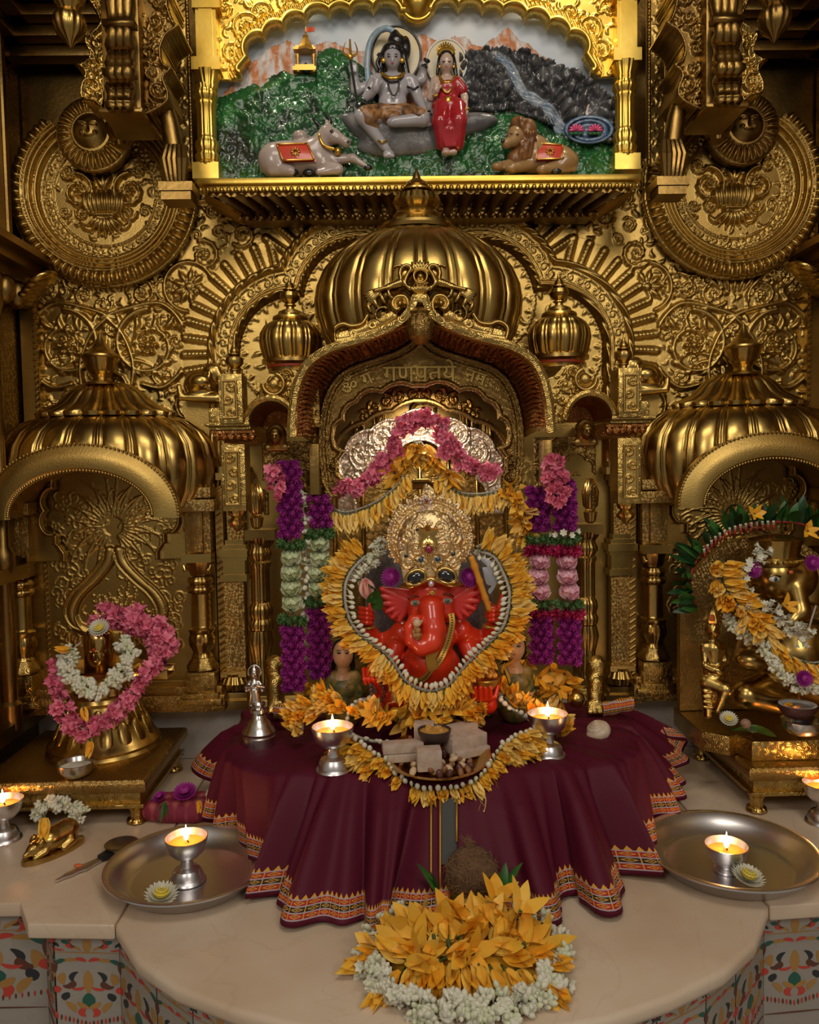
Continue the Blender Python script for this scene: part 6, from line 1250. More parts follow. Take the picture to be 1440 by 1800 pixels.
loose(P_MUP, (zc0-.005, a.y-.005, .062), (0, -.5, 1), 'purple flower in the middle of the red checked cloth bundle', 'flower', None, 1.35, 'purple_flower'); loose(P_MUP, (a.x+.035, a.y-.01, .058), (-.3, -.5, 1), 'purple flower at the left end of the red checked cloth bundle', 'flower', None, .8, 'purple_flower'); loose(P_MUM, (e.x-.035, e.y-.01, .064), (.2, -.7, 1), 'white chrysanthemum at the right end of the red checked cloth bundle', 'flower', None, .75, 'chrysanthemum'); loose(P_CH[1], (zc0+.03, a.y-.02, .062), (.2, -.5, -1), 'yellow petal between the flowers on the checked cloth bundle', 'petal', None, .6, 'champa_petal')
b = MB(); c = Vector((a.x+.05, a.y-.022, .056))
for i in range(26): d_ = Vector((random.uniform(-.6, .3), random.uniform(-.6, 0), -random.uniform(.3, 1))); b.tube([c, c+d_*.02, c+d_*.04+Vector((0, 0, -.008))], [.0012, .001, .0004], 4)
tag(b.build('grass_tuft', LEAF, None), 'tuft of green grass on the left side of the checked cloth bundle', 'grass')
# ---------------------------------------------------------------- right: gold idol
yR = 2.10; R3 = lambda px, py, dy=0.: tuple(P(px, py, yR-dy)); RP = yR/F
idol = thing('gold_idol', 'gold elephant headed seated idol with crown on the right low table', 'idol', (P(1405, 1250, yR)[0], yR, zR))
def rc(a, b_, ra, rb): return ('c', R3(*a), R3(*b_), ra*RP, rb*RP)
def re(c, r, e=None): return ('e', R3(*c), tuple(x*RP for x in r), e)
x0 = P(1250, 1290, 1.98)[0]; b = MB(); zt_ = float(P(1300, 1303, 1.95)[2]); b.prism([(x0-.005, 2.24), (x0-.005, 2.03), (x0+.05, 1.985), (x0+.075, 2.0), (x0+.09, 1.945), (1.18, 1.945), (1.18, 2.24)], zR, zt_, 'z'); b.build('base_block', GOLDE, idol, bevel=.004)
zc9 = float(P(1400, 1085, 2.2)[2]); b = MB(); b.prism([(x0+.235+.235*math.cos(a), zc9+.235*math.sin(a)) for a in np.linspace(0, PI, 40)]+[(x0, zt_+.002), (x0+.47-.06, zt_+.002)], 2.20, 2.225); b.build('back_plate', GOLDF, idol, smooth=40)
organic('body', [re((1362, 1010, .06), (40, 42, 44)), re((1392, 1015, .06), (42, 40, 42)), rc((1398, 1035, .10), (1408, 1075, .12), 19, 15), rc((1408, 1075, .12), (1385, 1098, .13), 15, 11), rc((1385, 1098, .13), (1362, 1092, .135), 11, 8), rc((1362, 1092, .135), (1358, 1078, .135), 8, 6), re((1435, 1030, .03), (32, 12, 36)), re((1338, 1030, .03), (24, 10, 34)), re((1395, 1150, .05), (66, 56, 62)), re((1400, 1120, .05), (60, 44, 40)), rc((1330, 1100, .03), (1310, 1150, .06), 22, 18), rc((1312, 1150, .07), (1318, 1122, .10), 15, 12), re((1320, 1122, .11), (17, 9, 17)), *[rc((1309+i*7, 1116, .115), (1306+i*8, 1104-abs(i-1.5)*-2, .12), 4.5, 3.8) for i in range(4)], rc((1333, 1125, .11), (1340, 1114, .12), 5, 4), re((1322, 1158, .10), (30, 26, 20)),
    rc((1370, 1205, .05), (1312, 1222, .10), 30, 24), rc((1312, 1222, .10), (1400, 1245, .12), 22, 15), rc((1420, 1205, .05), (1470, 1225, .10), 30, 24), re((1355, 1228, .11), (50, 16, 14)), rc((1335, 1005, .02), (1290, 1035, .03), 16, 13), rc((1290, 1035, .03), (1270, 1065, .04), 13, 10)], GOLD, idol, .010, .0045)
b = MB(); c = Vector(R3(1362, 992, .06)); b.lathe([(.062, 0), (.066, .010), (.062, .016), (.058, .02), (.061, .05), (.070, .066), (.066, .070), (.03, .078), (0, .08)], tuple(c), 72, rf=lambda a, z: 1+(.05*abs(math.cos(9*a)) if .02 < z < .06 else 0), cap=False)
for i in range(30): a_ = 2*PI*i/30; b.ball(c+Vector((.065*math.cos(a_), .065*math.sin(a_), .012)), .0055, 6, 5)
b.build('crown', GOLD, idol)
EYW = mat('eye_white', (.65, .6, .5), .3); EYB = mat('eye_iris', (.02, .05, .09), .2)
b = MB(); c = R3(1361, 1018, .122); b.ball(c, (.014, .006, .008), 14, 10); b.mi = 1; b.ball((c[0]+.002, c[1]-.004, c[2]), (.0055, .004, .0058), 10, 8); b.mi = 2; b.tube([(c[0]-.018, c[1], c[2]+.004), (c[0]-.004, c[1]-.003, c[2]+.012), (c[0]+.016, c[1]-.002, c[2]+.006)], .0028, 6); b.build('eye', [EYW, EYB, GOLD], idol, smooth=180)
b = MB(); b.ball(R3(1391, 1006, .128), (.006, .003, .005), 8, 6); b.build('forehead_mark', mat('vermilion_paint', (.6, .12, .03), .5), idol)
b = MB(); b.tube([R3(1352, 1076, .125), R3(1366, 1080, .16), R3(1374, 1086, .17)], [.008, .006, .002], 8); b.build('tusk', GOLD, idol, smooth=180)
for i in range(4): pass
t = thing('attendant_figure', 'small gold standing woman figure at the left of the gold idol', 'figurine', (P(1253, 1265, 2.02)[0], 2.04, zt_)); ya_ = 2.03; A3 = lambda px, py, dy=0.: tuple(P(px, py, ya_-dy)); AP = ya_/F
def ac(a, b_, ra, rb): return ('c', A3(*a), A3(*b_), ra*AP, rb*AP)
organic('body', [('e', A3(1253, 1106, .03), (13*AP, 13*AP, 16*AP)), ac((1253, 1118, .02), (1253, 1128, .02), 7, 8), ac((1240, 1136, .02), (1268, 1136, .02), 9, 9), ac((1254, 1140, .02), (1254, 1172, .02), 17, 13), ac((1254, 1180, .02), (1258, 1205, .03), 19, 17), ac((1245, 1200, .03), (1275, 1212, .06), 15, 13), ac((1275, 1212, .06), (1262, 1245, .05), 12, 9), ac((1246, 1205, .03), (1245, 1255, .03), 14, 9), ac((1238, 1138, .02), (1240, 1170, .035), 7, 6), ac((1240, 1170, .04), (1266, 1182, .055), 6, 5), ac((1269, 1138, .02), (1276, 1165, .03), 7, 6), ac((1276, 1165, .03), (1262, 1178, .055), 6, 4), ('e', A3(1253, 1110, .045), (3*AP, 4*AP, 4*AP)), *[ac((1238, 1215+i*9, .045), (1250, 1217+i*9, .05), 3, 2.5) for i in range(4)]], GOLD, t, .006, .0032)
b = MB(); c = Vector(A3(1253, 1093, .028)); b.lathe([(.022, 0), (.024, .006), (.018, .014), (.013, .026), (.006, .034), (.0005, .040)], tuple(c), 24, rf=lambda a, z: 1+.06*math.cos(8*a)); b.build('crown', GOLD, t)
b = MB(); b.ball(A3(1252, 1086, .05), (.008, .005, .009), 10, 8); b.build('orange_mark', mat('orange_paste', (.62, .14, .03), .7), t)
garland('champa_garland', 'yellow flower garland hanging round the neck of the gold idol', pth([(1272, 985, 2.0), (1262, 1010, 1.98), (1280, 1045, 1.96), (1310, 1075, 1.94), (1345, 1105, 1.92), (1372, 1140, 1.91), (1400, 1158, 1.90), (1430, 1165, 1.90), (1450, 1160, 1.90)]), P_CH, .012, lambda u, p, g, k: Vector((-.25+.55*u, -.5, -.75)) if u > .55 else Vector((.9 if k else -.5, -.7, -.1-.4*u)), .35, (.85, 1.1), rows=2)
garland('jasmine_garland', 'white jasmine garland hanging round the neck of the gold idol', pth([(1345, 965, 1.98), (1320, 1000, 1.95), (1300, 1050, 1.95), (1330, 1065, 1.94), (1370, 1080, 1.90), (1390, 1110, 1.88), (1415, 1120, 1.88), (1428, 1085, 1.90), (1436, 1060, 1.92)]), P_JO, .015, ringdir(FR, 4), .7, (.9, 1.2), rows=4, off=.006, spread=.008)
garland('jasmine_garland', 'white bud garland hanging lowest on the chest of the gold idol', pth([(1275, 1085, 1.96), (1300, 1108, 1.93), (1345, 1140, 1.90), (1370, 1180, 1.88), (1395, 1200, 1.875), (1420, 1208, 1.875), (1445, 1200, 1.88)]), P_JC, .013, ringdir(FR, 3), .6, (.95, 1.2), rows=3, off=.004, spread=.006)
t = garland('leaf_garland', 'arched garland of green leaves and red tipped white buds over the gold idol', pth([(1228, 1075, 2.06), (1215, 1045, 2.06), (1215, 1010, 2.07), (1225, 985, 2.07), (1245, 957, 2.07), (1275, 935, 2.07), (1310, 922, 2.07), (1350, 918, 2.07), (1395, 918, 2.07), (1440, 930, 2.07)]), [proto(lambda b: petal(b, .075, .013, .1, .35, .3, 7), [LEAFD]), proto(lambda b: petal(b, .065, .014, .15, .4, .3, 7), [LEAF])], .022, lambda u, p, g, k: Vector((-math.cos(u*PI*.62), -.25-.3*k, math.sin(u*PI*.62)+.1)), .25, (.7, 1.1), rows=3, smat=mat('red_stalk', (.45, .03, .04), .5), srad=.003, part='leaf')
RDB = proto(lambda b: (b.lathe([(.0022, 0), (.0024, .02)], n=8), setattr(b, 'mi', 1), [petal(b, .012, .003, .2, .4, .3, 3, Matrix.Translation((0, 0, .02)) @ RZ(k*2*PI/5)) for k in range(5)]), [mat('red_tube', (.5, .03, .05), .5), WHITE])
for x in resample(pth([(1236, 985, 2.035), (1260, 958, 2.035), (1290, 942, 2.035), (1330, 934, 2.035), (1365, 932, 2.035)]), .014)[0]: put(t, RDB, x, (-.25, -.5, .8), 1., 'red_tipped_bud')
for px, py, y, l in ((1322, 1002, 1.96, 'purple flower beside the left temple of the gold idol'), (1425, 990, 1.96, 'purple flower beside the right temple of the gold idol'), (1410, 1192, 1.86, 'purple flower at the bottom of the garlands on the gold idol')): loose(P_MUP, P(px, py, y), (0, -1, .2), l, 'flower', None, .95, 'purple_flower')
for px, py, y, l in ((1322, 905, 2.03, 'orange flower on top of the leaf garland above the gold idol'), (1415, 935, 2.0, 'orange flower beside the crown of the gold idol'), (1378, 1065, 1.90, 'orange flower held by the trunk of the gold idol')): loose(P_CHO[1], P(px, py, y), (.2, -1, .3), l, 'flower', None, .7, 'orange_flower')
tag(put(None, P_MUM, P(1280, 1268, 1.955), (-.1, -.6, .8), .88, 'chrysanthemum'), 'white chrysanthemum at the feet of the gold idol', 'flower')
b = MB(); c = Vector(P(1318, 1278, 1.935)); rows = []
for i in range(9): t_ = i/8; w2 = .032*math.sin(PI*min(1, .08+.92*t_))**.7; rows.append([(c.x-.045+.10*t_, c.y-.030*q+.0, c.z-.008-.018*t_*t_+.010*abs(q)*1.0+.03*(-q)*.5*0+w2*q*.55) for q in (-1, -.5, 0, .5, 1)])
b.grid(rows); tag(b.build('betel_leaf', LEAF, None, smooth=180), 'green leaf holding a nut and coins before the gold idol', 'leaf')
b = MB(); b.ball(P(1311, 1272, 1.918), (.013, .013, .012), 16, 12); tag(b.build('betel_nut', mat('nut_brown', (.30, .17, .11), .6, bump=(60, .4)), None, smooth=180), 'brown nut lying on the green leaf before the gold idol', 'nut')
b = MB(); b.lathe([(0, -.0008), (.012, -.0008), (.012, .0008), (0, .0008)], (0, 0, 0), 28, cap=False); b.xf(Matrix.Translation(P(1322, 1281, 1.910)) @ Matrix.Rotation(.5, 4, 'X')); tag(b.build('coin', SILVER, None), 'silver coin lying on the green leaf beside the brown nut', 'coin')
cb = P(1409, 1282, 1.90); bowl('silver_bowl', (cb[0], cb[1], float(P(1409, 1290, 1.90)[2])), .047, 'silver bowl under the half coconut before the gold idol', .036)
COCO = mat('coconut_shell', (.07, .022, .02), .45, bump=(50, .4)); COCW = mat('coconut_flesh', (.55, .56, .52), .5)
c = P(1402, 1263, 1.90); t = thing('half_coconut', 'half coconut filled with water resting on the silver bowl before the gold idol', 'coconut', tuple(c)); b = MB(); b.lathe([(.0, 0), (.03, .006), (.043, .022), (.045, .036), (.0435, .0365)], tuple(c), 40, cap=False); b.build('husk', COCO, t, smooth=60); b = MB(); b.lathe([(.0435, .0365), (.037, .0355), (.032, .022), (.02, .014), (0, .012)], tuple(c), 40, cap=False); b.build('flesh', COCW, t, smooth=60)
b = MB(); b.lathe([(.035, .030), (.015, .0302), (0, .0302)], tuple(c), 32, cap=False); b.build('water', mat('milky_water', (.22, .22, .21), .08), t)
loose(P_CH[1], (c[0]-.012, c[1]-.006, c[2]+.036), (-1, -.1, .1), 'yellow petal floating in the half coconut', 'petal', None, .42, 'champa_petal')
# silver statuette on the seat at the left
qs = G(456, 1312, .205); ys = float(qs[1]); S3 = lambda px, py, dy=0.: tuple(P(px, py, ys-dy)); SP_ = ys/F
t = thing('silver_statuette', 'small silver standing goddess statuette on a stepped round stand left of the idol', 'statuette', (qs[0], ys, .202))
b = MB(); b.lathe([(r*SP_, (1312-y)*SP_) for r, y in ((29, 1312), (29, 1290), (27, 1288), (30, 1282), (26, 1276), (22, 1272), (20, 1266), (15, 1262), (11, 1252), (15, 1247), (14, 1242), (9, 1238), (13, 1232), (10, 1228))], (qs[0], ys, .202), 48); b.build('stand', SILVER, t)
def sc_(a, b_, ra, rb): return ('c', S3(*a), S3(*b_), ra*SP_, rb*SP_)
organic('figure', [('e', S3(447, 1184, .006), (6*SP_, 6*SP_, 8*SP_)), sc_((447, 1190), (447, 1197), 3, 4), sc_((440, 1199), (455, 1199), 4, 4), sc_((447, 1202), (447, 1212), 7.5, 6), sc_((447, 1214), (449, 1234), 8.5, 8), sc_((439, 1200), (433, 1208, .005), 3.4, 3), sc_((433, 1208, .005), (443, 1206, .014), 3, 2.4), sc_((456, 1200), (463, 1208, .005), 3.4, 3), sc_((463, 1208, .005), (452, 1206, .014), 3, 2.4), sc_((438, 1202), (434, 1213), 3.5, 4), sc_((457, 1202), (462, 1213), 3.5, 4), sc_((444, 1220), (443, 1238), 5, 5.5), sc_((452, 1220), (454, 1238), 5, 5.5)], SILVER, t, .003, .0016)
b = MB(); b.tube([(S3(447, 1182)[0]+11*SP_*math.cos(a), ys+.004, S3(447, 1182)[2]+12*SP_*math.sin(a)) for a in np.linspace(-.6, PI+.6, 24)], .0028, 6); b.build('halo', SILVER, t, smooth=180)
b = MB(); b.lathe([(6*SP_, 0), (5*SP_, .006), (2*SP_, .012), (.0004, .016)], S3(447, 1179, .006), 16); b.build('crown', SILVER, t)
# ================================================================ the seat and the red idol
b = MB(); b.prism([(-.47, 2.34), (-.475, 1.95), (-.43, 1.83), (-.36, 1.765), (-.25, 1.745), (.25, 1.745), (.36, 1.765), (.43, 1.83), (.475, 1.95), (.47, 2.34)], .001, .197, 'z'); tag(b.build('marble_block', MARW, None, bevel=.010), 'white marble block under the maroon cloth, seen at its back left corner', 'block')
yI = 2.0; I3 = lambda px, py, dy=0.: tuple(P(px, py, yI-dy)); IP = yI/F
REDI = mat('vermilion_lacquer', (.74, .048, .012), .26, 0, var=((.62, .030, .010), 10), coat=.5); REDP = mat('vermilion_ear', (.62, .035, .025), .35, 0, coat=.2)
def ic(a, b_, ra, rb): return ('c', I3(*a), I3(*b_), ra*IP, rb*IP)
def ie(c, r, e=None): return ('e', I3(*c), tuple(x*IP for x in r), e)
idl = thing('red_idol', 'bright red elephant headed seated idol with ornate gold crown in the middle of the altar', 'idol', (P(757, 1255, yI)[0], yI, .2))
gr = mat('grey_granite', (.10, .10, .10), .6, 0, var=((.19, .18, .175), 160), bump=(200, .5)); b = MB(); r0, r1 = P(648, 1100, 2.09), P(862, 960, 2.09); b.prism([(r0[0], .21), (r1[0], .21), (r1[0]+.01, r1[2]-.08), ((r0[0]+r1[0])/2+.09, r1[2]+.02), ((r0[0]+r1[0])/2-.09, r1[2]+.02), (r0[0]-.01, r1[2]-.08)], 2.085, 2.12); b.build('stone_slab', gr, idl, bevel=.006)
pr = [ie((757, 1052, .03), (42, 40, 38)), ie((757, 1036, .045), (36, 30, 24)), ie((733, 1062, .055), (15, 18, 17)), ie((784, 1060, .055), (15, 18, 17)), ie((732, 1078, .05), (15, 20, 18)), ie((786, 1076, .05), (14, 20, 18)),
    ic((758, 1068, .085), (762, 1105, .105), 21, 20), ic((762, 1105, .105), (758, 1128, .115), 20, 18.5), ic((758, 1128, .115), (742, 1136, .118), 18.5, 16), ic((742, 1136, .118), (725, 1124, .118), 16, 12.5), ic((725, 1124, .118), (721, 1104, .116), 12.5, 10), ic((721, 1104, .116), (727, 1090, .115), 10, 8.5), ic((727, 1090, .115), (735, 1088, .117), 8.5, 7),
    ie((758, 1170, .03), (52, 48, 42)), ie((756, 1160, .045), (46, 46, 36)), ie((757, 1120, .01), (48, 34, 28)), ie((706, 1112, 0), (19, 20, 22)), ie((811, 1108, 0), (19, 20, 22)), ic((704, 1115, 0), (668, 1130, -.03), 18, 14), ic((812, 1112, 0), (850, 1124, -.03), 18, 14),
    ic((668, 1130, -.03), (646, 1100, .02), 13, 10.5), ic((850, 1124, -.03), (868, 1094, .02), 13, 10.5), ic((704, 1120, -.01), (672, 1205, .05), 17, 12), ic((672, 1205, .05), (656, 1190, .085), 12, 9), ic((812, 1116, -.01), (852, 1200, .04), 17, 13), ic((852, 1205, .05), (850, 1222, .09), 12, 10),
    ic((720, 1222, .0), (665, 1238, .07), 26, 20), ic((800, 1222, 0), (855, 1236, .07), 26, 20), ie((760, 1225, 0), (70, 50, 20))]
# fists: palm, four curled fingers and a thumb each
pr += [ie((646, 1084, .032), (13, 9, 16))]+[ic((632+abs(i-1), 1069+i*8, .052), (645, 1071+i*8, .070), 3.9, 3.3) for i in range(4)]+[ic((645, 1071+i*8, .070), (653, 1074+i*7, .062), 3.3, 2.8) for i in range(4)]+[ic((655, 1086, .045), (649, 1062, .062), 4.4, 3.2)]
pr += [ie((866, 1077, .032), (13, 9, 15))]+[ic((880, 1063+i*8, .052), (868, 1066+i*8, .070), 3.9, 3.3) for i in range(1, 4)]+[ic((868, 1066+i*8, .070), (860, 1069+i*7, .062), 3.3, 2.8) for i in range(1, 4)]+[ic((876, 1068, .045), (883, 1046, .052), 4.2, 3.0), ic((857, 1084, .045), (861, 1060, .064), 4.4, 3.2)]
pr += [ie((655, 1188, .092), (15, 9, 12))]+[ic((640+i*8.6, 1176, .108), (641+i*8.2, 1193, .124), 3.9, 3.3) for i in range(4)]+[ic((641+i*8.2, 1193, .124), (643+i*7.6, 1202, .116), 3.3, 2.8) for i in range(4)]+[ic((671, 1186, .10), (668, 1172, .118), 4.2, 3.2)]
pr += [ie((850, 1226, .10), (20, 14, 8))]+[ic((834+i*9.5, 1228, .118), (835+i*9, 1208, .136), 4.2, 3.3) for i in range(4)]+[ic((870, 1224, .11), (875, 1206, .10), 4.6, 3.6)]
organic('body', pr, REDI, idl, .008, .0022)
for s, (hx, hy), edge in ((-1, (722, 1058), ((672, 1036), (667, 1048), (671, 1062), (680, 1075), (690, 1085), (702, 1090))), (1, (790, 1056), ((841, 1026), (845, 1040), (841, 1056), (833, 1070), (822, 1081), (810, 1087)))):
    q = [ic((hx, hy-14, .03), (edge[0][0], edge[0][1], .035), 9, 6)]
    q += [ic((hx, hy, .035), (e[0], e[1], .04), 9, 4.5) for e in edge]+[ic((edge[i][0], edge[i][1], .028), (edge[i+1][0], edge[i+1][1], .028), 4, 4) for i in range(5)]
    for i in range(5): q.append(ic((hx, hy, .03), ((edge[i][0]+edge[i+1][0])/2, (edge[i][1]+edge[i+1][1])/2, .028), 8, 4))
    organic('ear', q, REDP, idl, .003, .0026)
EYG = mat('eye_grey_green', (.16, .20, .16), .1); BLG = mat('black_gem', (.006, .006, .008), .06, coat=1); RUBY = mat('red_gem', (.22, .003, .03), .08, coat=1); BLUE = mat('blue_gem', (.004, .05, .13), .08, coat=1); DIAM = mat('clear_gem', (.70, .62, .72), .05, .6); CRG = mat('crown_gold', (.72, .52, .25), .36, 1, var=((.84, .64, .36), 60), bump=(330, .7, .0015)); IVO = mat('ivory', (.62, .45, .28), .35)
for px, py in ((730, 1060), (787, 1056)):
    b = MB(); c = I3(px, py, .080); b.ball(c, (.0115, .006, .0075), 16, 10); b.mi = 1; b.ball((c[0], c[1]-.003, c[2]), (.0082, .0045, .0074), 14, 10); b.mi = 2; b.ball((c[0], c[1]-.006, c[2]), (.0035, .003, .0035), 10, 8); b.build('eye', [IVO, EYG, BLG], idl, smooth=180)
    b = MB(); b.tube(smooth_path([(c[0]-.017, c[1]+.006, c[2]+.008), (c[0]-.008, c[1]-.001, c[2]+.016), (c[0]+.004, c[1]-.001, c[2]+.017), (c[0]+.016, c[1]+.006, c[2]+.008)], 5), .0018, 6); b.build('eyebrow', BLG, idl, smooth=180)
b = MB(); b.ball(I3(760, 1041, .094), (.006, .003, .005), 10, 8); b.tube([I3(755, 1040, .093), I3(760, 1046, .097), I3(765, 1040, .093)], .0022, 6); b.build('forehead_mark', mat('gold_paint', (.60, .36, .04), .3, .5), idl)
b = MB(); b.tube(smooth_path([I3(742, 1085, .098), I3(737, 1095, .125), I3(733, 1102, .140)], 5), [.0075, .0075, .0072, .007, .0068, .0065, .006, .005, .004, .003, .002], 12); b.ball(I3(733, 1095, .138), .0105, 12, 8); b.build('tusk', IVO, idl, smooth=180)
b = MB(); c = Vector(I3(737, 1112, .142))
for i in range(11): b.ball(c+Vector((random.uniform(-.013, .013), random.uniform(-.006, .004), random.uniform(-.014, .012))), random.uniform(.005, .008), 8, 6)
b.build('sweet_in_trunk', mat('sweet_brown', (.36, .18, .06), .6, bump=(80, .5)), idl, smooth=180)
BAND = mat('gilt_band', (.55, .30, .05), .3, .7)
pt = smooth_path([I3(793, 1078, .085), I3(795, 1095, .092), I3(790, 1120, .096), I3(783, 1140, .098), I3(772, 1162, .107), I3(757, 1178, .108), I3(748, 1190, .102), I3(735, 1196, .094), I3(712, 1188, .075)], 6); b = MB()
b.sweep(pt, [(-.007, -.001), (.007, -.001), (.007, .003), (-.007, .003)], up=(0, -1, 0)); 
b.mi = 1
for x in resample(pt, .0062)[0]: b.ball((x[0], x[1]-.0032, x[2]), (.0022, .0018, .0022), 6, 4)
b.build('sacred_band', [BAND, BLG], idl)
b = MB(); b.sweep(smooth_path([I3(768, 1120, .112), I3(764, 1140, .115), I3(757, 1156, .113), I3(762, 1178, .110)], 5), [(-.014, -.001), (.014, -.001), (.012, .003), (-.012, .003)], up=(0, -1, 0)); b.build('gold_sash', BAND, idl)
for l in (((650, 1106, .052), (646, 1108, .060), (640, 1104, .050)), ((874, 1104, .05), (864, 1106, .058), (855, 1102, .050))):
    b = MB(); c = np.mean([I3(*q) for q in l], 0); b.tube([(c[0]+.0175*math.cos(a), c[1]+.025+.0175*math.sin(a), c[2]) for a in np.linspace(0, 2*PI, 20, endpoint=False)], .0045, 8, closed=True); b.build('bracelet', BAND, idl, smooth=180)
# crown
yc = yI-.055; rk = Relief(P(660, 0, yc)[0], P(850, 950, yc)[0], P(755, 1050, yc)[2], P(755, 850, yc)[2], .0016); cx, cz_ = XZ(755, 944, yc); k = yc/F
dx, dz = rk.X-cx, rk.Z-cz_; rad = np.hypot(dx/(76*k), dz/(74*k)); ang = np.arctan2(dz, dx); edge = .96+.13*np.abs((ang*15/PI) % 1*2-1)+.30*np.exp(-((ang-PI/2-.02)/.10)**2)
halo = (rad < edge) & (dz > -44*k); low_ = (np.abs(dx) < (54-6*np.clip((-dz/k-40)/30, 0, 1))*k) & (dz < -20*k) & (dz > -(76-10*np.cos(dx/k/30))*k)
rk.h = np.where(halo, .004+.004*(rad < .93)+.004*np.abs(np.sin(ang*34))*(rad > .84)*(rad < .93), 0)
d2 = np.hypot(dx/(60*k), (dz+8*k)/(60*k)); rk.h = np.maximum(rk.h, np.where(d2 < 1, .012+.040*np.sqrt(np.clip(1-d2**2, 0, 1)), 0)); rk.h = np.where((d2 > .95) & (d2 < 1.02) & halo, .020, rk.h)
rk.h = np.where(low_, np.maximum(rk.h, .030+.014*np.sqrt(np.clip(1-(dx/(56*k))**2, 0, 1))), rk.h); base_h = rk.h.copy(); rk.h = np.zeros_like(base_h)
for s in (-1, 1):
    for (px, py, r, t_) in ((24, 962, 17, 1.6), (40, 940, 14, 1.5), (18, 925, 13, 1.4), (40, 985, 14, 1.5), (14, 990, 12, 1.4), (30, 905, 12, 1.4), (62, 960, 11, 1.3), (60, 925, 11, 1.3), (48, 895, 10, 1.3), (14, 895, 11, 1.3), (66, 990, 9, 1.2)):
        c = XZ(755+s*px, py, yc); rk.spiral(c[0], c[1], r*k, rng.uniform(0, 6), t_, s, .005, stem=.12)
for a in np.arange(-.6, PI+.6, .075): rk.stamp(cx+80*k*math.cos(a)*.93, cz_+74*k*math.sin(a)*.93, .0042, .006); rk.stamp(cx+66*k*math.cos(a), cz_+62*k*math.sin(a), .003, .006)
rk.fill(500, .012, .004, halo, .3); rk.h = rk.h+base_h; cr_ = rk.solid('crown', CRG, yc, idl, halo | low_, .008)
def gem(m, px, py, r, dy, nm='gem', sq=(1, .5, 1)):
    b = MB(); c = P(px, py, yc-dy); b.ball(c, (r*sq[0], r*sq[1], r*sq[2]), 14, 10); return b.build(nm, m, cr_, smooth=180)
gem(RUBY, 754, 966, .0095, .068); gem(BLUE, 740, 984, .0065, .062); gem(BLUE, 770, 983, .0065, .062); gem(BLG, 714, 977, .005, .056); gem(BLG, 797, 974, .005, .056); gem(BLG, 733, 931, .004, .058); gem(BLG, 766, 928, .004, .058); gem(RUBY, 748, 895, .0055, .026); gem(RUBY, 750, 880, .004, .024)
b = MB()
for e in (-1, 1):
    c = Vector(P(755+e*15, 984, yc-.058))
    for i in range(18): a = 2*PI*i/18; b.ball(c+Vector((.0165*math.cos(a), .002, .0145*math.sin(a))), .0026, 6, 5)
c = Vector(P(754, 966, yc-.066))
for i in range(16): a = 2*PI*i/16; b.ball(c+Vector((.014*math.cos(a), 0, .014*math.sin(a))), .0028, 6, 5)
b.build('jewel_setting', BRASS, cr_, smooth=180)
b = MB()
for i in range(70): a = rng.uniform(-.5, PI+.5); rr = rng.choice((.70, .88, .97)); b.ball((cx+76*k*rr*math.cos(a), yc-.022-.020*(rr < .8), cz_+74*k*rr*math.sin(a)), .0022, 6, 4)
c = P(748, 884, yc-.02)
for i in range(8): a = PI/4*i; b.ball((c[0]+.012*math.cos(a), c[1]-.004, c[2]+.012*math.sin(a)), .0035, 6, 5)
b.build('clear_stones', DIAM, cr_, smooth=180)
for a in (-.75, .75, 2.3, -2.3, PI/2): 
    b = MB(); c = Vector(P(752, 944, yc-.062)); M_ = Matrix.Translation(c) @ Matrix.Rotation(PI/2, 4, 'X').inverted() @ Matrix.Rotation(a+PI/2, 4, 'Z'); petal(b, .034, .011, .22, .25, .4, 6, Matrix.Translation(c) @ Matrix.Rotation(-a-PI/2+PI, 4, 'Y') @ Matrix.Rotation(-PI/2, 4, 'Z')); b.build('gold_petal', BRASS, cr_, smooth=180)
for e, px in ((-1, 731), (1, 785)):
    b = MB(); c = Vector(I3(px, 1014-e*1.5, .116)); R_m = Matrix.Rotation(e*.32, 3, 'Y'); b.ball(c, (.021, .009, .0145), 20, 12, rot=R_m); b.mi = 1; b.tube([c+R_m @ Vector((.0235*math.cos(a), .001, .017*math.sin(a))) for a in np.linspace(0, 2*PI, 28, endpoint=False)], .0045, 8, closed=True); b.build('jewelled_eye', [BLG, BRASS], cr_, smooth=180)
b = MB(); b.tube(smooth_path([I3(706, 1030, .085), I3(725, 1031, .105), I3(757, 1018, .120), I3(790, 1029, .105), I3(810, 1026, .085)], 6), .005, 8); b.build('crown_rim', BRASS, cr_, smooth=180)
b = MB(); c = I3(758, 1026, .122); b.ball(c, .0075, 12, 8); b.build('gem', DIAM, cr_, smooth=180)
# what the idol holds
AXH = mat('axe_handle_orange', (.66, .27, .02), .4); axe = thing('ritual_axe', 'orange handled axe with pale steel blade in a fist of the red idol', 'axe', I3(845, 1020, .06))
b = MB(); h0, h1 = Vector(I3(828, 978, .075)), Vector(I3(861, 1074, .062)); b.tube([h0+(h1-h0)*t for t in np.linspace(0, 1, 21)], [.0075+(.002 if i in (3, 4, 9, 15) else 0) for i in range(21)], 12); b.build('handle', AXH, axe, smooth=180)
b = MB(); pl = [XZ(a, c, yI-.065) for a, c in ((846, 985), (853, 981), (866, 990), (874, 1008), (873, 1026), (862, 1044), (858, 1038), (864, 1030), (855, 1026), (850, 1008), (848, 998), (856, 996))]; pl = [tuple(q) for q in smooth_path(pl, 5, True)]; b.prism(pl, yI-.068, yI-.060); b.build('blade', mat('pale_steel', (.45, .45, .47), .35, .7), axe, bevel=.0015)
lt_ = thing('lotus_bud', 'pink lotus bud with green leaf held in the upper left fist of the red idol', 'flower', I3(644, 1030, .06)); b = MB(); c = Vector(I3(648, 1052, .062))
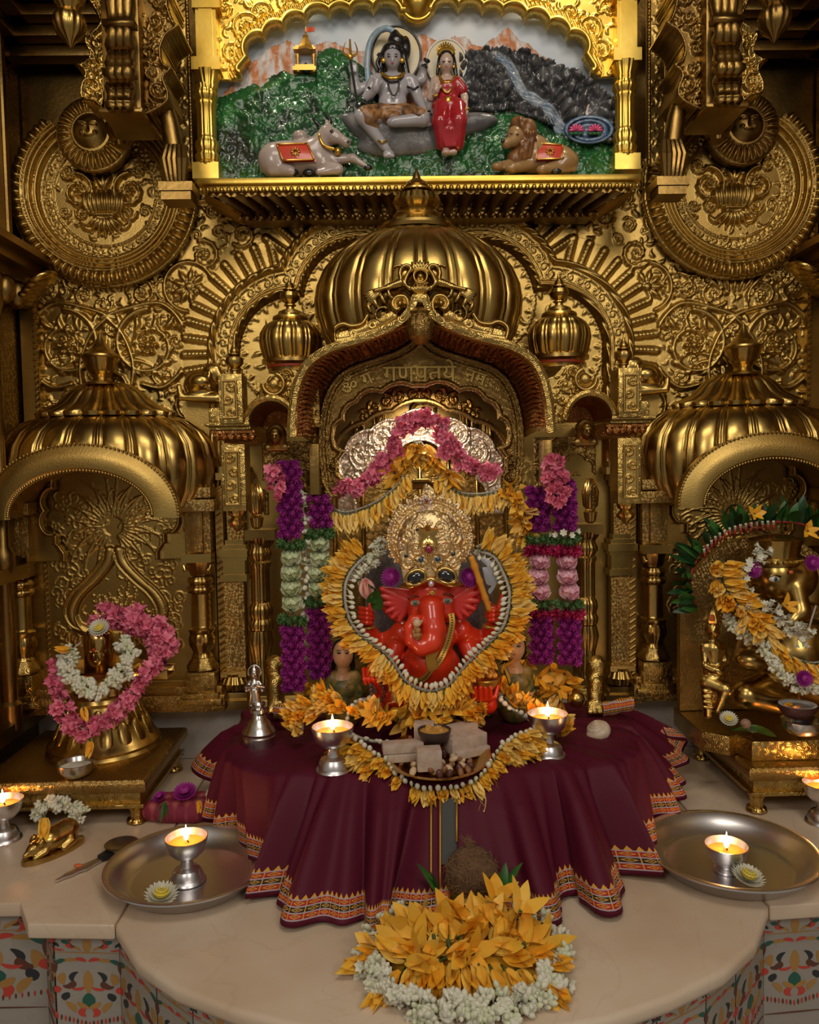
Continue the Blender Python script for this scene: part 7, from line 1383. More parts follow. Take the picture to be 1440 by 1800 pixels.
for k in range(8): petal(b, .052, .020, .30, -.55, .55, 7, Matrix.Translation(c) @ Matrix.Rotation(-.15, 4, 'Y') @ RZ(k*PI/4), 1.2)
b.build('bud', mat('lotus_bud_pink', (.72, .27, .25), .45, 0, var=((.80, .50, .40), 22)), lt_, smooth=180); b = MB(); petal(b, .075, .026, .2, .5, .4, 7, Matrix.Translation(I3(662, 1072, .055)) @ RZ(-2.2)); petal(b, .05, .02, .4, .5, .4, 7, Matrix.Translation(I3(655, 1062, .06)) @ RZ(-1)); b.tube([I3(650, 1052, .06), I3(646, 1092, .055)], .004, 8); b.build('leaf', LEAF, lt_, smooth=180)
bw = thing('sweets_pot', 'gold rimmed pot of round yellow sweets in a hand of the red idol', 'pot', I3(852, 1205, .11)); b = MB(); c = I3(853, 1212, .11); b.lathe([(.018, 0), (.028, .012), (.033, .022), (.036, .026), (.034, .029), (.030, .024), (0, .02)], c, 40, cap=False); b.build('pot', BAND, bw)
b = MB()
for i in range(14): a = i*2.4; r = .0055*math.sqrt(i); b.ball((c[0]+r*math.cos(a)*1.1, c[1]+r*math.sin(a), c[2]+.034+.020*(1-i/14)), .0085, 10, 8)
b.build('round_sweets', mat('sweet_yellow', (.66, .33, .05), .5), bw, smooth=180)
b = MB(); q = resample(smooth_path([I3(652, 1200, .125), I3(655, 1222, .12), I3(668, 1232, .11), I3(676, 1215, .105), I3(668, 1200, .115)], 6), .011)[0]
for x in q: b.ball(x, .0055, 8, 6)
tag(b.build('prayer_beads', mat('bead_brown', (.10, .045, .03), .4), None, smooth=180), 'string of dark prayer beads hanging from the lower left fist of the red idol', 'beads')
for px, e, l in ((690, -1, 'purple flower by the left ear of the red idol'), (822, 1, 'purple flower by the right ear of the red idol')): loose(P_MUP, I3(px, 1016, .04), (e*.3, -1, .3), l, 'flower', None, 1.15, 'purple_flower')
# companions at the sides
SKY_ = mat('painted_skin_warm', (.66, .38, .20), .35); SARG = mat('painted_green_cloth', (.03, .08, .03), .4, 0, var=((.40, .24, .05), 40))
for s, px, py in ((-1, 603, 1150), (1, 905, 1138)):
    yy = 2.055; Q = lambda a, c, dy=0.: tuple(P(px+a, py+c, yy-dy)); u = yy/F; t = thing('companion_statuette', 'painted companion goddess figure half hidden by garlands '+('left' if s < 0 else 'right')+' of the red idol', 'statuette', (Q(0, 0)[0], yy, .2), 'companion figures')
    f = lambda a, b_, ra, rb: ('c', Q(*a), Q(*b_), ra*u, rb*u)
    organic('body', [('e', Q(0, 0, .02), (18*u, 18*u, 24*u)), f((0, 14, .015), (0, 34, .01), 10, 10), ('e', Q(0, 3, .035), (3*u, 5*u, 5*u)), f((-16, 44), (16, 44), 13, 13), f((0, 48), (0, 90), 22, 26), f((-20, 46), (-26, 80, .02), 9, 8), f((20, 46), (26, 80, .02), 9, 8)], SKY_, t, .006, .0035)
    organic('dress', [f((0, 58), (0, 100), 27, 34), f((-18, 43), (18, 43), 15, 15), f((-12, 46), (10, 62, .02), 14, 16), f((-20, 46), (-26, 72, .02), 11, 9), f((20, 46), (26, 72, .02), 11, 9)], SARG, t, .006, .004)
    organic('hair', [('e', Q(0, -12, -.004), (18*u, 15*u, 18*u)), f((-14, -6, 0), (-17, 24, -.01), 6, 5), f((14, -6, 0), (17, 24, -.01), 6, 5)], BLK, t, .005, .0035)
    for e in (-1, 1):
        b = MB(); c = Q(e*7, -2, .0455); b.ball(c, (.0055, .002, .003), 10, 6); b.tube([(c[0]-.007, c[1], c[2]+.006), (c[0], c[1]-.001, c[2]+.008), (c[0]+.007, c[1], c[2]+.006)], .001, 5); b.build('eye', BLG, t, smooth=180)
    b = MB(); b.ball(Q(0, 12, .042), (.006, .003, .002), 10, 6); b.build('mouth', LIP, t); b = MB(); b.ball(Q(0, -11, .045), (.004, .002, .005), 8, 6); b.build('bindi', LIP, t)
    b = MB(); b.tube(smooth_path([Q(-11, 26, .008), Q(0, 34, .022), Q(11, 26, .008)], 6), .004, 6); b.build('necklace', GLD, t, smooth=180)
# gold paw feet of the throne and a gold ball
for s, px in ((-1, 485), (1, 1047)):
    u = 2.12/F; Q = lambda a, c, dy=0.: tuple(P(px+a, c, 2.12-dy)); o = organic('lion_paw_support', [('c', Q(0, 1172), Q(0, 1245), 17*u, 15*u), ('c', Q(0, 1200, .02), Q(-2*s, 1250, .035), 15*u, 13*u), ('c', Q(4*s, 1165), Q(0, 1185), 14*u, 17*u)]+[('c', Q(-9+9*i, 1240, .045), Q(-10+10*i, 1252, .06), 6*u, 5*u) for i in range(3)], GOLDE, None, .008, .004); tag(o, 'gold paw shaped support at the '+('left' if s < 0 else 'right')+' end of the cloth covered seat', 'support', 'paw supports of the throne')
b = MB(); b.ball(P(1013, 1228, 2.05), .024, 24, 16); tag(b.build('gold_ball', GOLD, None, smooth=180), 'gold ball among yellow petals right of the red idol', 'ball')
# ---------------------------------------------------------------- garlands
def outfrom(c, lift=-.55): return lambda u, p, g, k: (p-Vector(c)).normalized()+Vector((0, lift-.25*k, 0))
cen = P(757, 1090, 1.92)
ring = pth([(842, 970, 1.965), (868, 978, 1.95), (884, 1005, 1.94), (896, 1045, 1.925), (886, 1098, 1.90), (860, 1130, 1.885), (830, 1157, 1.87), (810, 1180, 1.86), (790, 1202, 1.85), (770, 1212, 1.845), (750, 1214, 1.845), (728, 1206, 1.85), (708, 1190, 1.86), (682, 1152, 1.875), (655, 1132, 1.885), (628, 1110, 1.90), (610, 1075, 1.92), (607, 1030, 1.935), (620, 1000, 1.95), (645, 975, 1.965)])
garland('champa_garland', 'yellow flower garland with grey cord framing the red idol in a heart shape', ring, P_CH, .0124, outfrom(cen), .20, (.80, 1.05), srad=.0042)
garland('bud_string', 'string of pale buds lying inside the yellow heart shaped garland of the red idol', [(x[0]-(x[0]-cen[0])*.045, x[1]-.012, x[2]-(x[2]-cen[2])*.045) for x in ring], P_JB, .013, lambda u, p, g, k: (Vector(cen)-p).normalized()+Vector((0, -.6, 0)), .3, (.8, 1.0), string=False, part='bud')
garland('champa_garland', 'second row of yellow flowers behind the heart shaped garland of the red idol', [(x[0]+(x[0]-cen[0])*.05, x[1]+.020, x[2]+(x[2]-cen[2])*.05) for x in ring], P_CH, .0135, outfrom(cen, -.2), .30, (.75, 1.0), string=False)
garland('jasmine_garland', 'white jasmine buds behind the lotus bud on the left of the red idol', pth([(672, 945, 2.03), (665, 965, 2.02), (650, 985, 2.0), (632, 1000, 1.98), (622, 1020, 1.97)]), P_JC, .014, ringdir(FR, 5), .6, (.8, 1.), rows=5, off=.008, spread=.010)
garland('jasmine_garland', 'white jasmine buds beside the axe blade on the right of the red idol', pth([(838, 965, 2.03), (858, 978, 2.0), (872, 998, 1.99), (880, 1020, 1.98)]), P_JC, .014, ringdir(FR, 4), .6, (.8, 1.), rows=4, off=.006, spread=.008)
DN = (0, -.35, -1)
garland('champa_swag', 'left yellow flower swag hanging below the pink garland over the red idol', pth([(584, 893, 2.08), (605, 900, 2.06), (630, 895, 2.05), (664, 880, 2.04), (698, 853, 2.03), (712, 830, 2.03)]), [P_CH[0], P_CH[2], P_CH[2]], .0122, lambda u, p, g, k: Vector((.18*u+.06, -.35, -1)), .16, (.85, 1.05))
garland('champa_swag', 'right yellow flower swag hanging below the pink garland over the red idol', pth([(768, 835, 2.03), (782, 850, 2.04), (806, 864, 2.05), (830, 868, 2.05), (858, 866, 2.05), (888, 855, 2.06), (905, 842, 2.07)]), [P_CH[0], P_CH[2], P_CH[2]], .0122, lambda u, p, g, k: Vector((-.15+.1*u, -.35, -1)), .16, (.85, 1.05))
garland('champa_swag', 'yellow flower bunch peaking at the top middle under the pink garland', pth([(692, 840, 2.06), (708, 815, 2.06), (722, 790, 2.06), (737, 775, 2.06), (752, 792, 2.06), (772, 812, 2.06), (800, 835, 2.06)]), P_CH+P_CHO, .016, lambda u, p, g, k: Vector((.5*(u-.5)*(-1)**k, -.5, -.9)), .5, (.8, 1.05), rows=2, spread=.006)
garland('champa_swag', 'yellow flower strand hanging at the right of the throne back', pth([(896, 850, 2.07), (906, 868, 2.06), (914, 890, 2.06), (922, 915, 2.06), (926, 940, 2.06)]), P_CH+P_CHO, .012, lambda u, p, g, k: Vector((-.5 if k else .4, -.8, -.5)), .4, (.7, .95), rows=2)
garland('pink_swag', 'pink flower garland looped in a peak over the silver arch above the red idol', pth([(590, 862, 2.06), (608, 855, 2.05), (630, 858, 2.05), (655, 838, 2.05), (678, 812, 2.04), (690, 785, 2.04), (702, 758, 2.04), (722, 742, 2.04), (748, 737, 2.04), (770, 745, 2.04), (782, 765, 2.04), (790, 792, 2.04), (815, 812, 2.04), (848, 826, 2.04), (868, 832, 2.04), (880, 815, 2.05)]), P_PK, .0175, ringdir((0, -1, .1), 3), .5, (1.0, 1.35), rows=3, off=.006, spread=.008)
# hanging flower strands, each a string of purple blooms, green tufts and folded lotuses
def strand(label, x, segs, y, group, dx=0.):
    """segs: (kind, y0, y1) in the photo's rows"""
    t = thing('flower_strand', label, 'garland', P(x, (segs[0][1]+segs[-1][2])/2, y), group); b = MB(); b.tube([P(x, segs[0][1], y), P(x+dx, segs[-1][2], y)], .003, 8); b.build('string', STRING, t, smooth=180)
    Y0, Y1 = segs[0][1], segs[-1][2]
    for kind, y0, y1 in segs:
        def at(py): return Vector(P(x+dx*(py-Y0)/(Y1-Y0), py, y))
        if kind == 'p':
            n = max(1, round((y1-y0)/12.5))
            for i in range(n):
                c = at(y0+(i+.5)*(y1-y0)/n)
                for k in range(3): a = (k-1)*1.05+(.4 if i % 2 else -.2); put(t, random.choice(P_PU), c+Vector((.021*math.sin(a), -.019*math.cos(a), random.uniform(-.002, .002))), (math.sin(a), -math.cos(a), .1), random.uniform(.95, 1.12), 'purple_bloom')
        elif kind in ('g', 'm', 'w'):
            for k in range(6): a = (k-2.5)*.55; put(t, {'g': P_GR, 'm': P_MG, 'w': P_JO}[kind][0], at((y0+y1)/2)+Vector((.027*math.sin(a), -.022*math.cos(a), random.uniform(-.007, .007))), (math.sin(a), -math.cos(a), .2), random.uniform(.95, 1.2), {'g': 'green_tuft', 'm': 'magenta_petal', 'w': 'white_flower'}[kind])
        else:
            n = max(1, round((y1-y0)/27))
            for i in range(n): put(t, P_LG if kind == 'l' else P_LP, at(y0+(i+.5)*(y1-y0)/n)+Vector((random.uniform(-.004, .004), -.006, 0)), (random.uniform(-.2, .2), -.55, 1), 1.32, 'folded_lotus')
    return t
strand('left purple flower strand with green tufts and four pale green lotuses', 508, [('p', 812, 945), ('g', 948, 968), ('l', 972, 1078), ('g', 1078, 1100), ('p', 1100, 1212)], 2.03, 'hanging flower strands', 10)
strand('purple flower strand with pale green lotuses just right of the white bud strand', 562, [('p', 872, 926), ('g', 930, 944), ('l', 948, 1052), ('g', 1050, 1066), ('p', 1066, 1188)], 2.05, 'hanging flower strands', 0)
strand('purple flower strand with pink lotuses nearest the right of the red idol', 944, [('p', 856, 932), ('g', 938, 955), ('m', 958, 975), ('k', 978, 1058), ('g', 1056, 1070), ('m', 1070, 1080), ('p', 1080, 1162)], 2.05, 'hanging flower strands', 8)
strand('outermost right purple flower strand with pink lotuses', 990, [('p', 845, 930), ('w', 932, 940), ('g', 942, 956), ('m', 958, 975), ('k', 978, 1058), ('g', 1056, 1070), ('m', 1070, 1080), ('p', 1080, 1165)], 2.03, 'hanging flower strands', 12)
garland('jasmine_strand', 'white bud strand hanging between the two pale green lotus strands', pth([(533, 865, 2.05), (534, 920, 2.05), (538, 980, 2.05), (536, 1040, 2.05), (534, 1100, 2.05), (532, 1165, 2.05)]), P_JB, .016, ringdir(FR, 3), .6, (.95, 1.3), rows=3, off=.004, spread=.006)
garland('pink_bunch', 'pink flower bunch beside the top of the left purple strand', pth([(478, 815, 2.0), (482, 840, 2.0), (486, 868, 2.0)]), P_PK, .020, ringdir(FR, 4), .5, (1.0, 1.3), rows=4, off=.008, spread=.008)
garland('pink_bunch', 'pink flower bunch hanging over the outermost right purple strand', pth([(970, 806, 1.98), (975, 830, 1.98), (978, 860, 1.98), (985, 885, 1.98)]), P_PK, .019, ringdir(FR, 4), .5, (1.05, 1.35), rows=4, off=.010, spread=.010)
# loose flowers round the foot of the idol
n = 0
for (px, py, y) in [(885+random.uniform(-25, 120), 1150+random.uniform(0, 80), random.uniform(2.05, 2.14)) for _ in range(34)]+[(540+random.uniform(-10, 60), 1190+random.uniform(0, 45), random.uniform(2.05, 2.12)) for _ in range(10)]:
    loose(random.choice(P_CH+P_CHO), P(px, py, y), (random.uniform(-1, 1), -random.uniform(.3, 1), random.uniform(-.6, .6)), 'loose yellow flower heaped at the foot of the throne beside the red idol', 'flower', 'loose flowers at the foot of the throne', random.uniform(.8, 1.1), 'champa_flower')
for (px, py, y, dx) in [(700+random.uniform(-70, 160), 1255+random.uniform(-12, 22), random.uniform(1.84, 1.92), 0) for _ in range(44)]:
    p = P(px, py, y); loose(random.choice(P_CH+P_CHO), (p[0], p[1], max(p[2], .215)), (random.uniform(-1, 1), -random.uniform(.2, 1), random.uniform(.1, .9)), 'loose yellow flower on the cloth between the red idol and the sweets', 'flower', 'loose flowers before the idol', random.uniform(.8, 1.05), 'champa_flower')
# ================================================================ maroon cloth over the seat
CL = mat('maroon_cloth', (.085, .0035, .017), .62, 0, bump=(420, .25, .0008)); N, L = CL.node_tree.nodes, CL.node_tree.links; bs = N['Principled BSDF']; bs.inputs['Specular IOR Level'].default_value = .25
def nd(op, a, b_=None, c=None):
    n = N.new('ShaderNodeMath'); n.operation = op
    for i, v in enumerate((a, b_, c)):
        if v is None: continue
        if isinstance(v, (int, float)): n.inputs[i].default_value = v
        else: L.new(v, n.inputs[i])
    return n.outputs[0]
uv = N.new('ShaderNodeUVMap'); uv.uv_map = 'UVMap'; sx = N.new('ShaderNodeSeparateXYZ'); L.new(uv.outputs[0], sx.inputs[0]); U_, V_ = sx.outputs[0], sx.outputs[1]
q = nd('DIVIDE', V_, .0125); fr = nd('FRACT', q); bd = nd('FLOOR', q)
tt = nd('MULTIPLY', nd('ABSOLUTE', nd('SUBTRACT', nd('FRACT', nd('MULTIPLY', U_, 82)), .5)), 2); lv = nd('MULTIPLY', nd('ABSOLUTE', nd('SUBTRACT', fr, .42)), 2.4); dm = nd('ADD', tt, lv)
ringm = nd('MAXIMUM', nd('MULTIPLY', nd('GREATER_THAN', dm, .52), nd('LESS_THAN', dm, .82)), nd('LESS_THAN', dm, .22)); ringm = nd('MAXIMUM', ringm, nd('GREATER_THAN', tt, .93))
isred = nd('MAXIMUM', nd('COMPARE', bd, 1, .4), nd('COMPARE', bd, 3, .4)); isblk = nd('COMPARE', bd, 2, .4); isz = nd('COMPARE', bd, 0, .4); is4 = nd('COMPARE', bd, 4, .4)
wl = nd('MULTIPLY', nd('GREATER_THAN', fr, .80), nd('LESS_THAN', bd, 3.5)); tri = nd('MULTIPLY', is4, nd('LESS_THAN', nd('ADD', nd('MULTIPLY', nd('ABSOLUTE', nd('SUBTRACT', nd('FRACT', nd('MULTIPLY', U_, 150)), .5)), 2), fr), .75))
def mixc(f, a, col):
    x = N.new('ShaderNodeMix'); x.data_type = 'RGBA'; L.new(f, x.inputs['Factor'])
    if isinstance(a, tuple): x.inputs['A'].default_value = (*a, 1)
    else: L.new(a, x.inputs['A'])
    x.inputs['B'].default_value = (*col, 1); return x.outputs['Result']
c_ = mixc(isred, (.085, .0035, .017), (.36, .022, .018)); c_ = mixc(isblk, c_, (.022, .018, .018)); c_ = mixc(nd('MULTIPLY', ringm, nd('MAXIMUM', isred, isblk)), c_, (.62, .30, .035)); c_ = mixc(wl, c_, (.40, .34, .36)); c_ = mixc(tri, c_, (.66, .32, .04)); L.new(c_, bs.inputs['Base Color'])
cloth = thing('altar_cloth', 'maroon cloth with woven patterned border draped in folds over the seat', 'cloth', (0, 1.75, .1))
Tp = smooth_path([(-.50, 2.22), (-.505, 2.06), (-.50, 1.92), (-.47, 1.80), (-.40, 1.735), (-.28, 1.715), (-.14, 1.710), (0, 1.708), (.14, 1.710), (.28, 1.715), (.40, 1.735), (.47, 1.80), (.50, 1.92), (.505, 2.06), (.50, 2.22)], 10)
hem = [(470, 1268, .165), (400, 1310, .12), (352, 1366, .07), (372, 1405, .05), (398, 1462, .016), (428, 1500, .010), (466, 1562, .005), (505, 1618, .005), (560, 1634, .005), (628, 1640, .005), (690, 1630, .005), (760, 1618, .005), (840, 1612, .005), (920, 1615, .005), (976, 1618, .005), (1010, 1592, .006), (1052, 1602, .005), (1096, 1592, .006), (1128, 1500, .012), (1160, 1440, .028), (1206, 1362, .055), (1185, 1310, .11), (1140, 1262, .165)]
Hp = smooth_path([G(*q) for q in hem], 8)
NU, NV = 520, 60
def samp(p, n):
    p = np.array([np.array(q, float) for q in p]); d = np.concatenate([[0], np.cumsum(np.linalg.norm(np.diff(p, axis=0), axis=1))]); t = np.linspace(0, d[-1], n); return np.stack([np.interp(t, d, p[:, i]) for i in range(p.shape[1])], -1), t
T2, _ = samp(Tp, NU); H3, hl = samp(Hp, NU); rc_ = np.random.default_rng(11)
u = np.linspace(0, 1, NU); ph = np.cumsum(np.interp(u, np.linspace(0, 1, 24), rc_.uniform(.6, 1.7, 24))); ph = ph/ph[-1]*2*PI*15; am = np.interp(u, np.linspace(0, 1, 30), rc_.uniform(.55, 1.35, 30)); flat = 1-.85*np.exp(-((u-.525)/.05)**2)
fold = (np.sin(ph)*.8+.40*np.sin(ph*2.3+1.1+.8*np.sin(ph*.37))+.35*np.sin(ph*.51)); fold *= am*flat; dH = np.gradient(H3[:, :2], axis=0); dH /= np.linalg.norm(dH, axis=1)[:, None]+1e-9
rows, UVs = [], []
VV = np.concatenate([np.linspace(-1, 0, 18)[:-1], np.linspace(0, 1, NV-17)])
P3 = np.zeros((len(VV), NU, 3))
for i, v in enumerate(VV):
    if v < 0:
        k = -v; cx_ = T2[:, 0]*(1-k)+T2[:, 0]*.25*k; cy_ = T2[:, 1]*(1-k)+2.15*k; z = .2035+.0035*(1-k)*(fold+1)+.003*np.abs(np.sin(cx_*31+cy_*23))
        P3[i] = np.stack([cx_, cy_, z], -1)
    else:
        e = v**.85; base = T2*(1-e)[..., None] if False else T2*(1-e)+H3[:, :2]*e; zt = .2035*(1-v)**1.25+H3[:, 2]*(1-(1-v)**1.25); A = .010+.036*v**.8
        nrm = np.stack([dH[:, 1], -dH[:, 0]], -1); sgn = np.sign((nrm*(H3[:, :2]-T2)).sum(1)); nrm *= sgn[:, None]
        off = nrm*(A*fold)[:, None]*(.9); sw = dH*(.042*v*np.sin(ph*.5+2.2)*am)[:, None]
        z = zt+.0035*(1-v)*(fold+1)*(v < .3)*(1-v/.3)+(A*.55)*(fold+1.3)*(1-v)**.4*np.clip(v*4, 0, 1)*.8+.004*v*(fold+1.2).clip(0)
        P3[i] = np.stack([base[:, 0]+off[:, 0]+sw[:, 0], base[:, 1]+off[:, 1]+sw[:, 1], np.maximum(z, .003)], -1)
dv = np.linalg.norm(np.diff(P3, axis=0), axis=2); dist = np.concatenate([np.cumsum(dv[::-1], axis=0)[::-1], np.zeros((1, NU))])
nv = len(VV); idx = np.arange(nv*NU).reshape(nv, NU); Q = np.stack([idx[:-1, :-1], idx[:-1, 1:], idx[1:, 1:], idx[1:, :-1]], -1).reshape(-1, 4)
o = np_mesh('drape', P3.reshape(-1, 3), Q, CL, cloth); me = o.data; ul = me.uv_layers.new(name='UVMap'); li = np.empty(len(me.loops), np.int32); me.loops.foreach_get('vertex_index', li)
UVv = np.stack([np.broadcast_to(hl, (nv, NU)).reshape(-1), dist.reshape(-1)], -1)[li]; ul.data.foreach_set('uv', UVv.astype(np.float32).ravel())
sm = o.modifiers.new('thickness', 'SOLIDIFY'); sm.thickness = .0015; sm.offset = -1
# embroidered fold ends at the back corners
for s, a, c in ((-1, (482, 1252, 2.02), (535, 1250, 1.99)), (1, (1058, 1248, 2.02), (1112, 1236, 2.06))):
    b = MB(); p0, p1 = Vector(P(*a)), Vector(P(*c)); rows = []
    for i in range(14): x = p0+(p1-p0)*(i/13); rows.append([(x.x, x.y-.020*math.sin(t), x.z+.018*math.cos(t)+.002*math.sin(i)) for t in np.linspace(-.6, 2.6, 10)])
    b.grid(rows); me = b.mesh('rolled_border', CL, 180, origin=wloc(cloth)); ul = me.uv_layers.new(name='UVMap')
    for lp in me.loops: co = me.vertices[lp.vertex_index].co; ul.data[lp.index].uv = (co.x, .012+abs(co.z+wloc(cloth).z-p0.z+.02)*1.0)
    link('rolled_border', me, cloth)
# ---------------------------------------------------------------- lamps, shell, ribbon on the cloth
q = G(586, 1358, .205); oil_lamp('oil_lamp', (q[0], q[1]+.01, .206), 'lit oil lamp on the maroon cloth left of the sweets plate', 1.02)
q = G(965, 1332, .205); oil_lamp('oil_lamp', (q[0], q[1]+.01, .206), 'lit oil lamp on the maroon cloth right of the sweets plate', 1.02)
c = Vector(P(1052, 1285, 1.93)); u_ = 1.93/F; SHEL = mat('shell_cream', (.62, .52, .40), .35, 0, var=((.50, .36, .24), 50))
b = MB(); ax_ = Vector((-.35, -.25, .9)).normalized(); e1 = ax_.cross(Vector((0, 1, 0))).normalized(); e2 = ax_.cross(e1); pt9, rr9 = [], []
for i in range(110): k = 1-i/110; a = i*.27; R9 = .017*k; pt9.append(c+ax_*(.036*(1-k)**.8-.004)+(e1*math.cos(a)+e2*math.sin(a))*R9); rr9.append(.0012+.0165*k**1.2)
b.tube(pt9, rr9, 14); b.ball(c-ax_*.006+Vector((.012, -.004, -.004)), (.016, .012, .012), 14, 10); o = b.build('conch_shell', SHEL, None, smooth=180); tag(o, 'cream conch shell on the right side of the maroon cloth', 'shell')
rib = thing('corded_ribbon', 'dark ribbon with gold cords hanging down the front of the maroon cloth', 'ribbon', P(780, 1490, 1.62)); yq = [(1405, 1.700), (1440, 1.672), (1480, 1.640), (1520, 1.61), (1560, 1.585)]
b = MB(); b.grid([[P(776+d, py, y-.058) for d in (0, 13, 27)] for py, y in yq[:4]]); i0 = len(b.v); b.grid([[tuple(np.array(P(776+d, py, y-.058))+np.array((0, .003, 0))) for d in (0, 13, 27)] for py, y in yq[:4]]); b.build('ribbon', mat('ribbon_dark', (.035, .035, .032), .6), rib, smooth=180)
for px in (758, 774, 803):
    b = MB(); b.tube([P(px, py, y-.064) for py, y in (yq if px < 800 else yq[:3])], .0022, 8); b.build('gold_cord', mat('gold_cord', (.50, .24, .03), .4, .4), rib, smooth=180)
# ---------------------------------------------------------------- lower garlands on the cloth
def onc(l): return smooth_path([P(px, py, y) for px, py, y in l], 6)
low1 = [(605, 1299, 1.80), (640, 1322, 1.765), (676, 1348, 1.735), (702, 1376, 1.70), (735, 1396, 1.68), (768, 1400, 1.675), (805, 1394, 1.68), (838, 1380, 1.69), (862, 1352, 1.72), (880, 1325, 1.755), (905, 1306, 1.785), (938, 1293, 1.81)]
cc = P(770, 1290, 1.80)
garland('champa_garland', 'long yellow flower garland drooping over the front of the cloth below the sweets plate', onc(low1), P_CH, .0108, lambda u, p, g, k: Vector(((p.x-cc[0])*5, -.6, (p.z-cc[2])*5-.25)), .22, (.85, 1.08), srad=.0045)
garland('champa_garland', 'upper row of yellow flowers on the long garland below the sweets plate', onc([(px, py-14, y+.005) for px, py, y in low1]), P_CH, .013, lambda u, p, g, k: Vector(((p.x-cc[0])*5, -.8, (p.z-cc[2])*5)), .3, (.7, .9), string=False)
garland('bud_string', 'string of pale buds along the cord of the long garland below the sweets plate', onc([(px, py-9, y-.014) for px, py, y in low1]), P_JB, .014, lambda u, p, g, k: Vector((0, -.5, .9)), .3, (.8, 1), string=False, part='bud')
l2 = [(536, 1258, 1.93), (556, 1240, 1.95), (590, 1225, 1.96), (612, 1240, 1.94), (612, 1262, 1.90), (622, 1285, 1.86), (650, 1297, 1.84), (690, 1300, 1.83)]
c2 = P(578, 1300, 1.90)
garland('champa_garland', 'yellow flower garland spread on the left of the cloth behind the left lamp', onc([(530, 1288, 1.90), (536, 1262, 1.92), (556, 1244, 1.93), (590, 1234, 1.93), (612, 1250, 1.91)]), P_CH, .0115, lambda u, p, g, k: Vector((-.55+.3*k, -.5, .9-.9*k)), .4, (.85, 1.1), rows=2, srad=.004)
garland('bud_string', 'curling cord of pale buds on the left of the cloth before the prayer beads', onc([(650, 1228, 1.90), (628, 1236, 1.89), (612, 1258, 1.875), (612, 1282, 1.85), (635, 1298, 1.83), (675, 1306, 1.82), (698, 1310, 1.81)]), P_JB, .012, lambda u, p, g, k: Vector((random.uniform(-1, 1), -.7, .5)), .3, (.85, 1.05), srad=.004, part='bud')
garland('champa_garland', 'yellow flower garland trailing at the right of the cloth behind the right lamp', onc([(885, 1222, 1.94), (905, 1240, 1.92), (930, 1255, 1.91), (955, 1262, 1.90), (975, 1285, 1.88), (985, 1300, 1.86)]), P_CH, .0115, lambda u, p, g, k: Vector((.7-.9*k, -.6, .7)), .4, (.8, 1.05), rows=2, srad=.004)
garland('bud_string', 'cord of pale buds trailing at the right of the cloth behind the right lamp', onc([(872, 1226, 1.925), (900, 1246, 1.90), (925, 1262, 1.89), (945, 1275, 1.88)]), P_JB, .013, lambda u, p, g, k: Vector((random.uniform(-1, 1), -.7, .5)), .3, (.85, 1.05), srad=.004, part='bud')
# ---------------------------------------------------------------- plate of sweets
pc_ = Vector(P(769, 1340, 1.745)); zp = pc_.z-.010; pt_ = thing('sweets_plate', 'shallow brass plate of pale sweets and nuts on the maroon cloth', 'plate', (pc_.x, 1.755, zp)); RPL = .120
b = MB(); b.lathe([(.045, 0), (.062, .001), (.092, .010), (.114, .024), (RPL, .026), (RPL+.001, .028), (.113, .028), (.09, .014), (.06, .006), (0, .006)], (0, 0, 0), 72, cap=False); me = b.mesh('dish', BRASS, 60); link('dish', me, pt_)
pt_.rotation_euler = (math.radians(6), 0, 0)
BARF = mat('barfi_pale', (.42, .31, .24), .75, 0, var=((.50, .40, .33), 60), bump=(150, .4, .002))
def barfi(px, py, y, sz, rz, label, tx=0.):
    b = MB(); b.box((0, 0, 0), sz); b.xf(Matrix.Translation(P(px, py, y)) @ Matrix.Rotation(rz, 4, 'Z') @ Matrix.Rotation(tx, 4, 'X')); tag(b.build('milk_sweet', BARF, None, bevel=.003), label, 'sweet')
barfi(708, 1312, 1.745, (.092, .034, .022), .12, 'long pale sweet slab at the left of the brass plate'); barfi(708, 1329, 1.742, (.086, .034, .018), .10, 'lower pale sweet slab at the left of the brass plate')
barfi(754, 1333, 1.70, (.054, .040, .046), .06, 'pale sweet cube at the front of the brass plate')
barfi(746, 1286, 1.80, (.046, .03, .046), -.1, 'upright pale sweet behind the small coconut bowl'); barfi(804, 1284, 1.80, (.095, .036, .026), .55, 'long pale sweet slab at the back right of the brass plate'); barfi(818, 1303, 1.775, (.095, .040, .036), .5, 'thick pale sweet slab at the right of the brass plate'); barfi(826, 1320, 1.765, (.090, .036, .018), .5, 'lowest pale sweet slab at the right of the brass plate')
c = P(764, 1303, 1.755); t = thing('coconut_cup', 'dark half coconut cup of yellow paste among the pale sweets', 'cup', tuple(c)); b = MB(); b.lathe([(.012, -.018), (.016, -.004), (.030, .006), (.0365, .020), (.0375, .028), (.035, .0285), (.031, .018), (0, .012)], tuple(c), 40, cap=False); b.build('shell', mat('dark_shell', (.045, .028, .024), .45, bump=(60, .4)), t, smooth=60); b = MB(); b.lathe([(.0335, .0235), (.02, .027), (0, .025)], tuple(c), 32, cap=False)
for i in range(9): b.ball((c[0]+random.uniform(-.02, .02), c[1]+random.uniform(-.018, .018), c[2]+.026), random.uniform(.004, .008), 8, 6)
b.build('paste', mat('paste_yellow', (.52, .28, .06), .5, bump=(120, .5)), t, smooth=60)
NUTS = [mat('almond_brown', (.24, .10, .045), .5, bump=(120, .5)), mat('cashew_cream', (.58, .42, .25), .5), mat('raisin_dark', (.09, .03, .03), .4, bump=(80, .6))]; NM = [];
for m in NUTS: b = MB(); b.ball((0, 0, 0), (.0105, .0058, .0068), 10, 8); NM.append(b.mesh('nut', m, 180))
